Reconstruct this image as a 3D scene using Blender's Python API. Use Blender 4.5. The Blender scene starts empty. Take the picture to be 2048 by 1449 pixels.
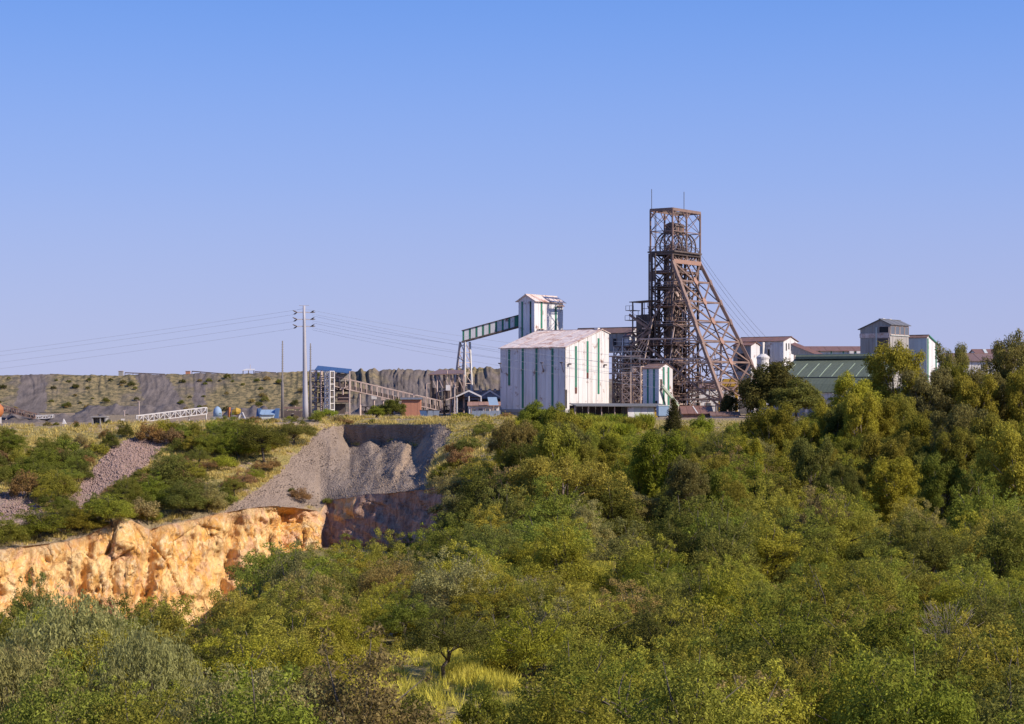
import bpy, math, random
import numpy as np
from mathutils import Vector, Matrix, noise

random.seed(7)
rng = np.random.default_rng(7)
scene = bpy.context.scene
col = scene.collection

# ------------------------------------------------------------------ camera, light
F = 3822.0            # focal length in photograph pixels (2048 wide)
HZ = 790.0            # horizon row in the photograph
cam_data = bpy.data.cameras.new('camera')
cam_data.sensor_width = 36.0
cam_data.lens = F / 2048 * 36
cam_data.shift_y = (HZ - 724.5) / 2048
cam_data.clip_start = 0.5
cam_data.clip_end = 30000
cam = bpy.data.objects.new('camera', cam_data)
cam.rotation_euler = (math.radians(90), 0, 0)
col.objects.link(cam)
scene.camera = cam

SUN_AZ = math.radians(118)    # clockwise from +Y
SUN_EL = math.radians(35)
world = bpy.data.worlds.new('World')
scene.world = world
world.use_nodes = True
wn, wl = world.node_tree.nodes, world.node_tree.links
bg = wn['Background']
sky = wn.new('ShaderNodeTexSky')
sky.sky_type = 'NISHITA'
sky.sun_disc = False
sky.sun_elevation = SUN_EL
sky.sun_rotation = SUN_AZ
sky.altitude = 1500
sky.air_density = 1.0
sky.dust_density = 0.6
sky.ozone_density = 3.0
# the clear lilac-to-blue air of the place: the Nishita sky blended with a smooth elevation gradient
tcw = wn.new('ShaderNodeTexCoord'); sepw = wn.new('ShaderNodeSeparateXYZ')
wl.new(tcw.outputs['Generated'], sepw.inputs[0])
grad = wn.new('ShaderNodeValToRGB')
grad.color_ramp.interpolation = 'B_SPLINE'
SKYC = [(0.0, (.445, .475, .80)), (0.05, (.43, .48, .83)), (0.11, (.345, .475, .92)), (0.20, (.160, .37, .97)), (0.34, (.09, .25, .76)), (1.0, (.05, .15, .52))]
for i, (p_, c_) in enumerate(SKYC):
    e_ = grad.color_ramp.elements[i] if i < 2 else grad.color_ramp.elements.new(p_)
    e_.position = p_; e_.color = (*c_, 1)
wl.new(sepw.outputs['Z'], grad.inputs[0])
gs = wn.new('ShaderNodeVectorMath'); gs.operation = 'SCALE'; gs.inputs['Scale'].default_value = 10.0
wl.new(grad.outputs[0], gs.inputs[0])
tintn = wn.new('ShaderNodeMixRGB'); tintn.inputs[0].default_value = 0.82
wl.new(sky.outputs[0], tintn.inputs[1]); wl.new(gs.outputs[0], tintn.inputs[2])
wl.new(tintn.outputs[0], bg.inputs[0])
bg.inputs[1].default_value = 0.08

sd = bpy.data.lights.new('sun', 'SUN')
sd.energy = 4.8
sd.angle = math.radians(0.5)
sd.color = (1.0, 0.90, 0.77)
sun = bpy.data.objects.new('sun', sd)
sdir = Vector((math.sin(SUN_AZ) * math.cos(SUN_EL), math.cos(SUN_AZ) * math.cos(SUN_EL), math.sin(SUN_EL)))
sun.rotation_euler = sdir.to_track_quat('Z', 'Y').to_euler()
sun.location = (100, -100, 200)
col.objects.link(sun)
vs = scene.view_settings
vs.view_transform = 'Standard'
vs.look = 'None'
vs.exposure = 0.3
vs.gamma = 1.0
vs.use_curve_mapping = False
scene.cycles.max_bounces = 6
scene.cycles.diffuse_bounces = 3
scene.cycles.transmission_bounces = 4
scene.cycles.transparent_max_bounces = 4
scene.cycles.use_denoising = True

TH = math.radians(35)
E1 = Vector((math.cos(TH), -math.sin(TH), 0))     # along the shaded faces, to the right and nearer
E2 = Vector((math.sin(TH), math.cos(TH), 0))      # along the sunlit faces, to the right and farther
UP = Vector((0, 0, 1))
BASE = -5.0


def P(px, py, Y):
    return Vector(((px - 1024) / F * Y, Y, (HZ - py) / F * Y))


def proj(v):
    return 1024 + v[0] / v[1] * F, HZ - v[2] / v[1] * F


# ------------------------------------------------------------------ materials
MATS = {}


def lerp(a, b, t):
    return a + (b - a) * t


def new_mat(name):
    m = bpy.data.materials.new(name)
    m.use_nodes = True
    return m, m.node_tree.nodes, m.node_tree.links, m.node_tree.nodes['Principled BSDF']


def mixc(n, l, fac, a, b):
    x = n.new('ShaderNodeMixRGB')
    for i, v in ((0, fac), (1, a), (2, b)):
        if hasattr(v, 'is_linked'):
            l.new(v, x.inputs[i])
        elif i == 0:
            x.inputs[0].default_value = v
        else:
            x.inputs[i].default_value = (*v, 1)
    return x.outputs[0]


def noise_n(n, l, scale, detail=4, rough=0.6, vec=None, sc=None, dist=0.0):
    t = n.new('ShaderNodeTexNoise')
    t.inputs['Scale'].default_value = scale
    t.inputs['Detail'].default_value = detail
    t.inputs['Roughness'].default_value = rough
    t.inputs['Distortion'].default_value = dist
    if vec is not None:
        if sc is not None:
            mp = n.new('ShaderNodeMapping')
            mp.inputs['Scale'].default_value = sc
            l.new(vec, mp.inputs[0]); vec = mp.outputs[0]
        l.new(vec, t.inputs['Vector'])
    return t.outputs['Fac']


def ramp(n, l, fac, lo, hi):
    r = n.new('ShaderNodeMapRange')
    r.inputs[1].default_value = lo
    r.inputs[2].default_value = hi
    l.new(fac, r.inputs[0])
    return r.outputs[0]


def geo_pos(n):
    return n.new('ShaderNodeNewGeometry').outputs['Position']


def attr(n, name, out='Fac'):
    a = n.new('ShaderNodeAttribute'); a.attribute_name = name
    return a.outputs[out]


def math_n(n, l, op, a, b):
    m = n.new('ShaderNodeMath'); m.operation = op
    for i, v in ((0, a), (1, b)):
        if hasattr(v, 'is_linked'):
            l.new(v, m.inputs[i])
        else:
            m.inputs[i].default_value = v
    return m.outputs[0]


def bump(n, l, b, h, strength=0.5, dist=0.1):
    x = n.new('ShaderNodeBump')
    x.inputs['Strength'].default_value = strength
    x.inputs['Distance'].default_value = dist
    l.new(h, x.inputs['Height'])
    l.new(x.outputs[0], b.inputs['Normal'])


def sheet_mat(name, base, dirt, rust=0.0, rustc=(0.22, 0.09, 0.045), rough=0.55, streak=0.5, metal=0.0):
    """weathered corrugated sheet: streaks run down, rust patches, ribs as fine relief"""
    m, n, l, b = new_mat(name)
    pos = geo_pos(n)
    st = ramp(n, l, noise_n(n, l, 1.0, 5, 0.65, pos, (1.6, 1.6, 0.12)), 0.42, 0.75)
    c = mixc(n, l, math_n(n, l, 'MULTIPLY', st, streak), base, dirt)
    rnd = n.new('ShaderNodeObjectInfo').outputs['Random']
    c = mixc(n, l, math_n(n, l, 'MULTIPLY', rnd, 0.25), c, dirt)
    if rust > 0:
        pa = ramp(n, l, noise_n(n, l, 0.45, 6, 0.7, pos), 0.62 - rust * 0.35, 0.72 - rust * 0.2)
        c = mixc(n, l, pa, c, rustc)
    l.new(c, b.inputs['Base Color'])
    b.inputs['Roughness'].default_value = rough
    b.inputs['Metallic'].default_value = metal
    w = n.new('ShaderNodeTexWave'); w.wave_type = 'BANDS'; w.bands_direction = 'X'
    w.inputs['Scale'].default_value = 1.1
    tc = n.new('ShaderNodeTexCoord')
    l.new(tc.outputs['Object'], w.inputs['Vector'])
    bump(n, l, b, w.outputs['Fac'], 0.35, 0.05)
    MATS[name] = m
    return m


def paint_mat(name, base, dirt, amount=0.5, scale=0.8, rough=0.7, z=1.0):
    m, n, l, b = new_mat(name)
    pos = geo_pos(n)
    f = ramp(n, l, noise_n(n, l, scale, 6, 0.7, pos, (1, 1, z)), 0.4, 0.65)
    c = mixc(n, l, math_n(n, l, 'MULTIPLY', f, amount), base, dirt)
    rnd = n.new('ShaderNodeObjectInfo').outputs['Random']
    c = mixc(n, l, math_n(n, l, 'MULTIPLY', rnd, 0.3), c, dirt)
    l.new(c, b.inputs['Base Color'])
    b.inputs['Roughness'].default_value = rough
    MATS[name] = m
    return m


sheet_mat('white_sheet', (0.73, 0.71, 0.71), (0.42, 0.36, 0.34), rust=0.10, streak=0.7)
sheet_mat('pale_sheet', (0.62, 0.66, 0.62), (0.42, 0.40, 0.36), streak=0.5)
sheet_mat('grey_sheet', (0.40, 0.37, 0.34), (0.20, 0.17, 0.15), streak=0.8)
sheet_mat('rust_white_roof', (0.80, 0.69, 0.63), (0.50, 0.30, 0.22), rust=0.36, rustc=(0.42, 0.20, 0.125), streak=0.7)
sheet_mat('rust_roof', (0.25, 0.125, 0.085), (0.13, 0.07, 0.052), rust=0.1, streak=0.8)
sheet_mat('brown_roof', (0.24, 0.14, 0.105), (0.11, 0.07, 0.055), streak=0.7)
sheet_mat('grey_roof', (0.17, 0.165, 0.17), (0.10, 0.095, 0.09), streak=0.6)
sheet_mat('green_roof', (0.135, 0.152, 0.10), (0.07, 0.085, 0.055), streak=0.6, rough=0.6)
sheet_mat('blue_roof', (0.04, 0.10, 0.24), (0.05, 0.06, 0.1), streak=0.5)
sheet_mat('fence_sheet', (0.25, 0.29, 0.36), (0.16, 0.17, 0.2), streak=0.5)
paint_mat('green_strip', (0.03, 0.20, 0.125), (0.03, 0.12, 0.08), 0.5)
paint_mat('skylight', (0.42, 0.50, 0.36), (0.25, 0.3, 0.2), 0.5)
paint_mat('rust_steel', (0.265, 0.165, 0.130), (0.14, 0.09, 0.075), 0.8, 0.6)
paint_mat('dark_steel', (0.135, 0.095, 0.08), (0.06, 0.045, 0.04), 0.7, 0.6)
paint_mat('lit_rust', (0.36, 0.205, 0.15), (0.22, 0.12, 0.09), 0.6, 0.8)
paint_mat('pale_steel', (0.58, 0.45, 0.39), (0.34, 0.23, 0.185), 0.7, 0.7)
paint_mat('white_paint', (0.70, 0.67, 0.65), (0.42, 0.36, 0.33), 0.5)
paint_mat('pole_steel', (0.46, 0.43, 0.46), (0.34, 0.31, 0.33), 0.5, 0.5, 0.5, 0.2)
paint_mat('wood_pole', (0.24, 0.21, 0.20), (0.14, 0.12, 0.11), 0.6)
paint_mat('dark_opening', (0.018, 0.016, 0.018), (0.03, 0.026, 0.025), 0.5)
paint_mat('rust_patch', (0.13, 0.035, 0.025), (0.07, 0.025, 0.02), 0.6)
paint_mat('brick_orange', (0.46, 0.20, 0.12), (0.36, 0.15, 0.10), 0.6, 2)
paint_mat('concrete', (0.34, 0.32, 0.30), (0.22, 0.20, 0.18), 0.6, 0.7)
paint_mat('yellow_paint', (0.52, 0.32, 0.03), (0.3, 0.17, 0.03), 0.5)
paint_mat('blue_paint', (0.06, 0.13, 0.28), (0.08, 0.12, 0.22), 0.5)
paint_mat('pale_blue', (0.25, 0.35, 0.48), (0.2, 0.27, 0.38), 0.4)
paint_mat('orange_paint', (0.5, 0.17, 0.05), (0.26, 0.09, 0.03), 0.5)
paint_mat('cable', (0.16, 0.17, 0.21), (0.12, 0.13, 0.16), 0.3)
paint_mat('bright_wire', (0.42, 0.43, 0.48), (0.34, 0.35, 0.4), 0.3)
paint_mat('bark_pale', (0.33, 0.26, 0.21), (0.16, 0.12, 0.095), 0.7, 2.0)
paint_mat('bark_grey', (0.24, 0.19, 0.155), (0.13, 0.10, 0.08), 0.7, 2.0)
paint_mat('bark_dark', (0.10, 0.075, 0.055), (0.05, 0.04, 0.032), 0.7, 3.0)
paint_mat('stone_pink', (0.34, 0.225, 0.185), (0.20, 0.13, 0.11), 0.6, 1.5, 0.9)
paint_mat('stone_grey', (0.28, 0.21, 0.165), (0.18, 0.135, 0.105), 0.6, 1.5, 0.9)


def glass_mat():
    m, n, l, b = new_mat('window_glass')
    b.inputs['Base Color'].default_value = (0.10, 0.11, 0.13, 1)
    b.inputs['Roughness'].default_value = 0.12
    MATS['window_glass'] = m


glass_mat()


def leaf_mat(name, trans=0.42, dry=(0.30, 0.19, 0.07), dryamt=0.25):
    m, n, l, b = new_mat(name)
    n.remove(b)
    oi = n.new('ShaderNodeObjectInfo')
    tn = attr(n, 'tint')
    k = n.new('ShaderNodeMapRange')
    k.inputs[3].default_value = 0.65; k.inputs[4].default_value = 1.7
    l.new(tn, k.inputs[0])
    g = n.new('ShaderNodeCombineXYZ')
    for i in range(3):
        l.new(k.outputs[0], g.inputs[i])
    x = n.new('ShaderNodeMixRGB'); x.blend_type = 'MULTIPLY'; x.inputs[0].default_value = 1
    l.new(oi.outputs['Color'], x.inputs[1]); l.new(g.outputs[0], x.inputs[2])
    # clumps of drier, yellower leaves inside one crown
    pos = geo_pos(n)
    f = ramp(n, l, noise_n(n, l, 0.55, 3, 0.6, pos), 0.5, 0.8)
    c = mixc(n, l, math_n(n, l, 'MULTIPLY', f, dryamt), x.outputs[0], dry)
    d = n.new('ShaderNodeBsdfDiffuse'); t = n.new('ShaderNodeBsdfTranslucent')
    l.new(c, d.inputs[0]); l.new(c, t.inputs[0])
    mx = n.new('ShaderNodeMixShader'); mx.inputs[0].default_value = trans
    l.new(d.outputs[0], mx.inputs[1]); l.new(t.outputs[0], mx.inputs[2])
    l.new(mx.outputs[0], n['Material Output'].inputs['Surface'])
    MATS[name] = m


leaf_mat('leaf')
leaf_mat('grass_blade', 0.4, (0.55, 0.42, 0.17), 0.5)


def ground_mat(name, veg=True):
    m, n, l, b = new_mat(name)
    pos = geo_pos(n)
    f1 = noise_n(n, l, 0.16, 6, 0.7, pos)
    f2 = noise_n(n, l, 1.6, 5, 0.7, pos)
    grass = mixc(n, l, ramp(n, l, f1, 0.38, 0.62), (0.30, 0.235, 0.08), (0.18, 0.155, 0.05))
    grass = mixc(n, l, ramp(n, l, f2, 0.42, 0.7), grass, (0.40, 0.31, 0.125))
    soil = mixc(n, l, ramp(n, l, f2, 0.35, 0.65), (0.27, 0.19, 0.14), (0.36, 0.26, 0.20))
    c = mixc(n, l, ramp(n, l, noise_n(n, l, 0.35, 5, 0.65, pos), 0.56, 0.66), grass, soil)
    # loose rock colours where the 'rock' weight is set: pink grey spoil, bluish grey spoil
    vo = n.new('ShaderNodeTexVoronoi'); vo.inputs['Scale'].default_value = 2.6
    l.new(pos, vo.inputs['Vector'])
    sp = n.new('ShaderNodeSeparateColor'); l.new(vo.outputs['Color'], sp.inputs[0])
    pink = mixc(n, l, sp.outputs[0], (0.25, 0.18, 0.135), (0.345, 0.255, 0.195))
    f3 = noise_n(n, l, 1.0, 6, 0.7, pos, (0.5, 0.15, 0.12))
    grey = mixc(n, l, ramp(n, l, f3, 0.38, 0.62), (0.16, 0.125, 0.105), (0.29, 0.225, 0.18))
    grey = mixc(n, l, math_n(n, l, 'MULTIPLY', sp.outputs[0], 0.3), grey, (0.31, 0.24, 0.19))
    tan = mixc(n, l, f2, (0.36, 0.27, 0.16), (0.42, 0.28, 0.2))
    c = mixc(n, l, attr(n, 'tan'), c, tan)
    c = mixc(n, l, attr(n, 'pink'), c, pink)
    c = mixc(n, l, attr(n, 'grey'), c, grey)
    l.new(c, b.inputs['Base Color'])
    b.inputs['Roughness'].default_value = 0.95
    b.inputs['Specular IOR Level'].default_value = 0.1
    bump(n, l, b, math_n(n, l, 'ADD', f2, vo.outputs['Distance']), 0.9, 0.25)
    MATS[name] = m


ground_mat('earth')


def cliff_mat():
    m, n, l, b = new_mat('cliff_rock')
    pos = geo_pos(n)
    f1 = noise_n(n, l, 0.11, 5, 0.65, pos, (1, 1, 0.8), 1.2)
    f2 = noise_n(n, l, 0.5, 7, 0.72, pos, (1, 1, 0.55), 0.8)
    f3 = noise_n(n, l, 1.0, 6, 0.75, pos, (1.2, 0.5, 0.14))
    c = mixc(n, l, ramp(n, l, f1, 0.42, 0.56), (0.84, 0.44, 0.11), (0.88, 0.58, 0.25))
    c = mixc(n, l, ramp(n, l, f2, 0.50, 0.60), c, (0.92, 0.68, 0.37))
    c = mixc(n, l, math_n(n, l, 'MULTIPLY', ramp(n, l, f3, 0.53, 0.62), 0.8), c, (0.70, 0.31, 0.09))
    f4 = noise_n(n, l, 0.17, 7, 0.75, pos, (1, 1, 1), 0.8)
    c = mixc(n, l, math_n(n, l, 'MULTIPLY', ramp(n, l, f4, 0.53, 0.60), 0.7), c, (0.74, 0.43, 0.27))
    crack = noise_n(n, l, 0.55, 9, 0.82, pos, (1.3, 1.3, 0.4), 1.5)
    c = mixc(n, l, math_n(n, l, 'MULTIPLY', ramp(n, l, crack, 0.58, 0.63), 0.5), c, (0.50, 0.25, 0.10))
    # fracture network
    nz = n.new('ShaderNodeTexNoise'); nz.inputs['Scale'].default_value = 0.5; nz.inputs['Detail'].default_value = 5
    l.new(pos, nz.inputs['Vector'])
    vm = n.new('ShaderNodeVectorMath'); vm.operation = 'MULTIPLY_ADD'; vm.inputs[1].default_value = (3.2, 3.2, 3.2)
    l.new(nz.outputs['Color'], vm.inputs[0]); l.new(pos, vm.inputs[2])
    frs = []
    for sc_, st in ((0.22, (1.2, .6, .55)), (0.7, (1.3, .6, .45))):
        mp = n.new('ShaderNodeMapping'); mp.inputs['Scale'].default_value = st; mp.inputs['Rotation'].default_value = (0, .45, 0)
        l.new(vm.outputs[0], mp.inputs[0])
        ve = n.new('ShaderNodeTexVoronoi'); ve.feature = 'DISTANCE_TO_EDGE'; ve.inputs['Scale'].default_value = sc_
        l.new(mp.outputs[0], ve.inputs['Vector'])
        frs.append(ramp(n, l, ve.outputs['Distance'], 0.0, 0.05))
    inv = math_n(n, l, 'SUBTRACT', 1.0, frs[0])
    c = mixc(n, l, math_n(n, l, 'MULTIPLY', inv, 0.55), c, (0.42, 0.19, 0.07))
    inv2 = math_n(n, l, 'SUBTRACT', 1.0, frs[1])
    c = mixc(n, l, math_n(n, l, 'MULTIPLY', inv2, 0.3), c, (0.55, 0.27, 0.11))
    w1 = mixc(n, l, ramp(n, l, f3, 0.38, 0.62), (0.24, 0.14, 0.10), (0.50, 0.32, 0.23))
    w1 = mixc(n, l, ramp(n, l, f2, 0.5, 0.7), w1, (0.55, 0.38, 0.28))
    c = mixc(n, l, attr(n, 'grey'), c, w1)  # on the cliff this weight mixes in the wall's painted shade
    c = mixc(n, l, attr(n, 'pink'), c, mixc(n, l, f2, (0.2, 0.13, 0.1), (0.4, 0.26, 0.2)))
    l.new(c, b.inputs['Base Color'])
    b.inputs['Roughness'].default_value = 0.9
    b.inputs['Specular IOR Level'].default_value = 0.15
    hb = math_n(n, l, 'ADD', math_n(n, l, 'MULTIPLY', f2, 0.8), math_n(n, l, 'MULTIPLY', crack, -1.2))
    hb = math_n(n, l, 'ADD', hb, math_n(n, l, 'MULTIPLY', frs[0], 0.5))
    hb = math_n(n, l, 'ADD', hb, math_n(n, l, 'MULTIPLY', frs[1], 0.25))
    bump(n, l, b, hb, 0.8, 0.6)
    MATS['cliff_rock'] = m


cliff_mat()


def dump_mat():
    m, n, l, b = new_mat('dump_rock')
    pos = geo_pos(n)
    f2 = noise_n(n, l, 0.8, 6, 0.75, pos, (0.5, 0.12, 0.2))
    c = mixc(n, l, ramp(n, l, f2, 0.36, 0.62), (0.10, 0.082, 0.076), (0.19, 0.155, 0.14))
    f3 = noise_n(n, l, 0.5, 6, 0.75, pos)
    g = mixc(n, l, ramp(n, l, f3, 0.44, 0.56), (0.27, 0.205, 0.105), (0.10, 0.088, 0.05))
    c = mixc(n, l, attr(n, 'tan'), c, g)
    l.new(c, b.inputs['Base Color'])
    b.inputs['Roughness'].default_value = 0.95
    b.inputs['Specular IOR Level'].default_value = 0.1
    bump(n, l, b, f2, 0.8, 0.5)
    MATS['dump_rock'] = m


dump_mat()


# ------------------------------------------------------------------ object helpers
def link(o, parent=None):
    col.objects.link(o)
    if parent is not None:
        o.parent = parent
    return o


def thing(name, label, cat, loc=(0, 0, 0), group=None, mesh=None):
    o = bpy.data.objects.new(name, mesh)
    col.objects.link(o)
    o.location = loc
    o['label'] = label
    o['category'] = cat
    if group:
        o['group'] = group
    return o


def rootloc(root):
    return Vector(root.location) if root is not None else Vector((0, 0, 0))


CUBES = {}


def cube(mat):
    if mat not in CUBES:
        me = bpy.data.meshes.new('box_' + mat)
        v = [(x, y, z) for x in (-.5, .5) for y in (-.5, .5) for z in (-.5, .5)]
        me.from_pydata(v, [], [(0, 1, 3, 2), (4, 6, 7, 5), (0, 4, 5, 1), (2, 3, 7, 6), (0, 2, 6, 4), (1, 5, 7, 3)])
        me.materials.append(MATS[mat])
        CUBES[mat] = me
    return CUBES[mat]


def box(root, name, mat, c, dims, ax=None):
    """box centred at world c, dims along ax (=x axis, horizontal), its left normal, z"""
    x = (ax or Vector((1, 0, 0))).normalized()
    y = UP.cross(x).normalized()
    M = Matrix((x * dims[0], y * dims[1], UP * dims[2])).transposed().to_4x4()
    M.translation = Vector(c) - rootloc(root)
    o = bpy.data.objects.new(name, cube(mat))
    link(o, root)
    o.matrix_local = M
    return o


def beam(root, name, mat, p, q, w=0.3, h=None):
    p, q = Vector(p), Vector(q)
    d = q - p
    L = d.length
    z = d / L
    ref = UP if abs(z.z) < 0.95 else E1
    x = z.cross(ref).normalized()
    y = z.cross(x)
    M = Matrix((x * w, y * (h or w), z * (L + 0.02))).transposed().to_4x4()
    M.translation = (p + q) / 2 - rootloc(root)
    o = bpy.data.objects.new(name, cube(mat))
    link(o, root)
    o.matrix_local = M
    return o


class MB:
    """collects polygons for one mesh"""
    def __init__(s):
        s.v, s.f = [], []

    def poly(s, pts):
        i = len(s.v); s.v += [tuple(p) for p in pts]; s.f.append(tuple(range(i, i + len(pts))))

    def prism(s, pts, off):
        """polygon pts extruded by the vector off"""
        a = [Vector(p) for p in pts]; b = [p + off for p in a]
        nrm = (a[1] - a[0]).cross(a[2] - a[0])
        if nrm.dot(off) > 0:
            a, b = a[::-1], b[::-1]
        s.poly(a); s.poly(b[::-1])
        k = len(a)
        for i in range(k):
            j = (i + 1) % k
            s.poly([a[j], a[i], b[i], b[j]])

    def bar(s, p, q, w):
        p, q = Vector(p), Vector(q); z = (q - p).normalized()
        x = z.cross(UP if abs(z.z) < 0.95 else E1).normalized() * w / 2
        y = z.cross(x).normalized() * w / 2
        c = [x + y, x - y, -x - y, -x + y]
        s.prism([p + k for k in c], q - p)

    def tube(s, pts, rad, k=6):
        rings = []
        for i, p in enumerate(pts):
            d = (pts[min(i + 1, len(pts) - 1)] - pts[max(i - 1, 0)]).normalized()
            x = d.cross(UP if abs(d.z) < 0.9 else Vector((1, 0, 0))).normalized(); y = d.cross(x)
            r = rad[i] if hasattr(rad, '__len__') else rad
            base = len(s.v)
            for j in range(k):
                a = 2 * math.pi * j / k
                s.v.append(tuple(p + x * math.cos(a) * r + y * math.sin(a) * r))
            rings.append(base)
        for a, b in zip(rings, rings[1:]):
            for j in range(k):
                s.f.append((a + j, a + (j + 1) % k, b + (j + 1) % k, b + j))
        s.f.append(tuple(rings[0] + j for j in range(k))[::-1])
        s.f.append(tuple(rings[-1] + j for j in range(k)))

    def mesh(s, name, mats, loc=Vector((0, 0, 0)), smooth=False):
        me = bpy.data.meshes.new(name)
        me.from_pydata([(a[0] - loc[0], a[1] - loc[1], a[2] - loc[2]) for a in s.v], [], s.f)
        for m in (mats if isinstance(mats, (list, tuple)) else [mats]):
            me.materials.append(MATS[m])
        if smooth:
            me.polygons.foreach_set('use_smooth', [True] * len(me.polygons))
        return me

    def build(s, name, mat, root=None, kind=None, smooth=False):
        o = bpy.data.objects.new(name, s.mesh(name, mat, rootloc(root), smooth))
        link(o, root)
        if kind:
            o['kind'] = kind
        return o


def wall(root, p0, p1, z0, top, n, mat, out, name='wall_sheet', th=0.12, breaks=()):
    """cladding sheets from p0 to p1 (xy), each its own object; top(t) gives the height, out the outward normal"""
    p0, p1 = Vector(p0), Vector(p1)
    ts = sorted(set([i / n for i in range(n + 1)] + list(breaks)))
    for i, (a, b) in enumerate(zip(ts, ts[1:])):
        g = 0.004 * (1 if b - a > 0.02 else 0)
        a2, b2 = a + g / 2, b - g / 2
        A, B = p0.lerp(p1, a2), p0.lerp(p1, b2)
        m = MB()
        o = out * (0.025 * (i % 2))
        m.prism([Vector((A.x, A.y, z0)) + o, Vector((B.x, B.y, z0)) + o, Vector((B.x, B.y, top(b2))) + o, Vector((A.x, A.y, top(a2))) + o], -out * th)
        m.build(name, mat, root)


def roof(root, e0, e1, r0, r1, n, mat, th=0.14, name='roof_sheet'):
    """roof plane between the eave e0-e1 and the ridge r0-r1, split in n sheets"""
    nv = (e1 - e0).cross(r0 - e0).normalized()
    if nv.z < 0:
        nv = -nv
    for i in range(n):
        a, b = (i + 0.015) / n, (i + 0.985) / n
        m = MB()
        o = nv * (0.03 * (i % 2))
        m.prism([e0.lerp(e1, a) + o, e0.lerp(e1, b) + o, r0.lerp(r1, b) + o, r0.lerp(r1, a) + o], nv * th)
        m.build(name, mat, root)


def strip(root, p, along, out, w, z0, z1, mat='green_strip', name='translucent_strip', d=0.10):
    p = Vector(p)
    m = MB()
    a, b = p - along * w / 2, p + along * w / 2
    m.prism([Vector((a.x, a.y, z0)), Vector((b.x, b.y, z0)), Vector((b.x, b.y, z1)), Vector((a.x, a.y, z1))], out * d)
    return m.build(name, mat, root)


def floor_slab(root, pts, z, th, mat, name='base_slab'):
    m = MB(); m.prism([Vector((p.x, p.y, z)) for p in pts], Vector((0, 0, th)))
    return m.build(name, mat, root)


# ------------------------------------------------------------------ terrain
COLS = np.array(list(range(-1500, -120, 60)) + list(range(-120, 700, 2)) + list(range(700, 1060, 4)) + list(range(1060, 2220, 14)) + list(range(2220, 3600, 60)), float)


def ci(xs, ys):
    return np.interp(COLS, xs, ys)


cliffY = ([-1500, -300, 0, 240, 430, 560, 630, 655, 700, 780, 860, 900, 1000, 1150, 3600],
          [250, 300, 318, 334, 350, 360, 368, 374, 369, 360, 352, 342, 305, 290, 290])
cliffpy = ([-300, 0, 60, 120, 180, 240, 265, 300, 350, 430, 480, 530, 590, 640, 655, 700, 780, 860, 920, 1000, 1150],
           [1105, 1100, 1094, 1083, 1070, 1037, 1040, 1060, 1046, 1028, 1018, 1014, 1016, 1022, 1000, 994, 986, 978, 975, 1004, 1004])
Yc = ci(*cliffY)
zc = np.where(COLS < 1050, (HZ - ci(*cliffpy)) / F * Yc, -16.3)
topY = ci([-300, 0, 500, 640, 690, 860, 890, 1000, 3600], [398, 400, 402, 404, 409, 394, 392, 396, 396])
toppy = ci([-300, 0, 150, 250, 400, 620, 690, 870, 900, 1000, 1100, 1300, 3600], [852, 852, 853, 846, 846, 846, 849, 849, 842, 838, 852, 855, 860])
ztop = (HZ - toppy) / F * topY
sc = ci([660, 700, 830, 870], [0, 1, 1, 0])     # steep scarp under the lip
ft = 0.955 - 0.0 * sc
scY = lerp(Yc, topY, ft) * (1 - sc) + (topY + 0.9) * sc
scn = np.array([noise.fractal(Vector((x * .022, 4, 0)), 1.1, 2.0, 3) for x in COLS])
scZ = lerp(zc, ztop, ft) * (1 - sc) + (ztop - np.clip(3.9 + 1.5 * scn, 2.0, 6.0)) * sc
KEY = [
    (np.full_like(COLS, 10.0), np.full_like(COLS, -5.0)),
    (np.full_like(COLS, 45.0), np.full_like(COLS, -12.8)),
    (np.full_like(COLS, 75.0), np.full_like(COLS, -16.2)),
    (np.full_like(COLS, 110.0), np.full_like(COLS, -17.9)),
    (np.full_like(COLS, 150.0), ci([0, 430, 520, 900, 1100], [-21, -21.5, -19.5, -18.8, -18.6])),
    (ci([500, 545, 870, 950], [205, 236, 236, 205]), ci([500, 550, 860, 960], [-45, -24.0, -23.5, -18.6])),
    (ci(*cliffY) - ci([500, 545, 860, 960], [11, 5, 5, 45]), ci([500, 550, 860, 960], [-47, -29.5, -29, -18.0])),
    (Yc, zc),
    (scY, scZ),
    (topY, ztop),
    (topY + 8, ci([0, 300, 500, 640], [-6.8, -6.5, -5.6, -5.1])),
    (np.full_like(COLS, 600.0), ci([0, 300, 500, 640], [-5.8, -5.6, -5.3, -5.0])),
    (np.full_like(COLS, 1400.0), np.full_like(COLS, -6.0)),
    (np.full_like(COLS, 12000.0), np.full_like(COLS, -25.0)),
]
KY = np.array([k[0] for k in KEY]); KZ = np.array([k[1] for k in KEY])


def gz(px, Y):
    """ground height under photo column px at distance Y"""
    ys = [np.interp(px, COLS, r) for r in KY]
    zs = [np.interp(px, COLS, r) for r in KZ]
    z = float(np.interp(Y, ys, zs))
    return z


SUB = [3, 5, 8, 10, 14, 10, 120, 70, 12, 4, 26, 8, 8]
AMP = [.2, .3, .35, .4, .4, .5, 0.2, 0.3, .3, .15, .1, .15, .5, 0]


def inpoly(x, y, poly):
    c = False
    j = len(poly) - 1
    for i in range(len(poly)):
        xi, yi = poly[i]; xj, yj = poly[j]
        if (yi > y) != (yj > y) and x < (xj - xi) * (y - yi) / (yj - yi) + xi:
            c = not c
        j = i
    return c


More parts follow.
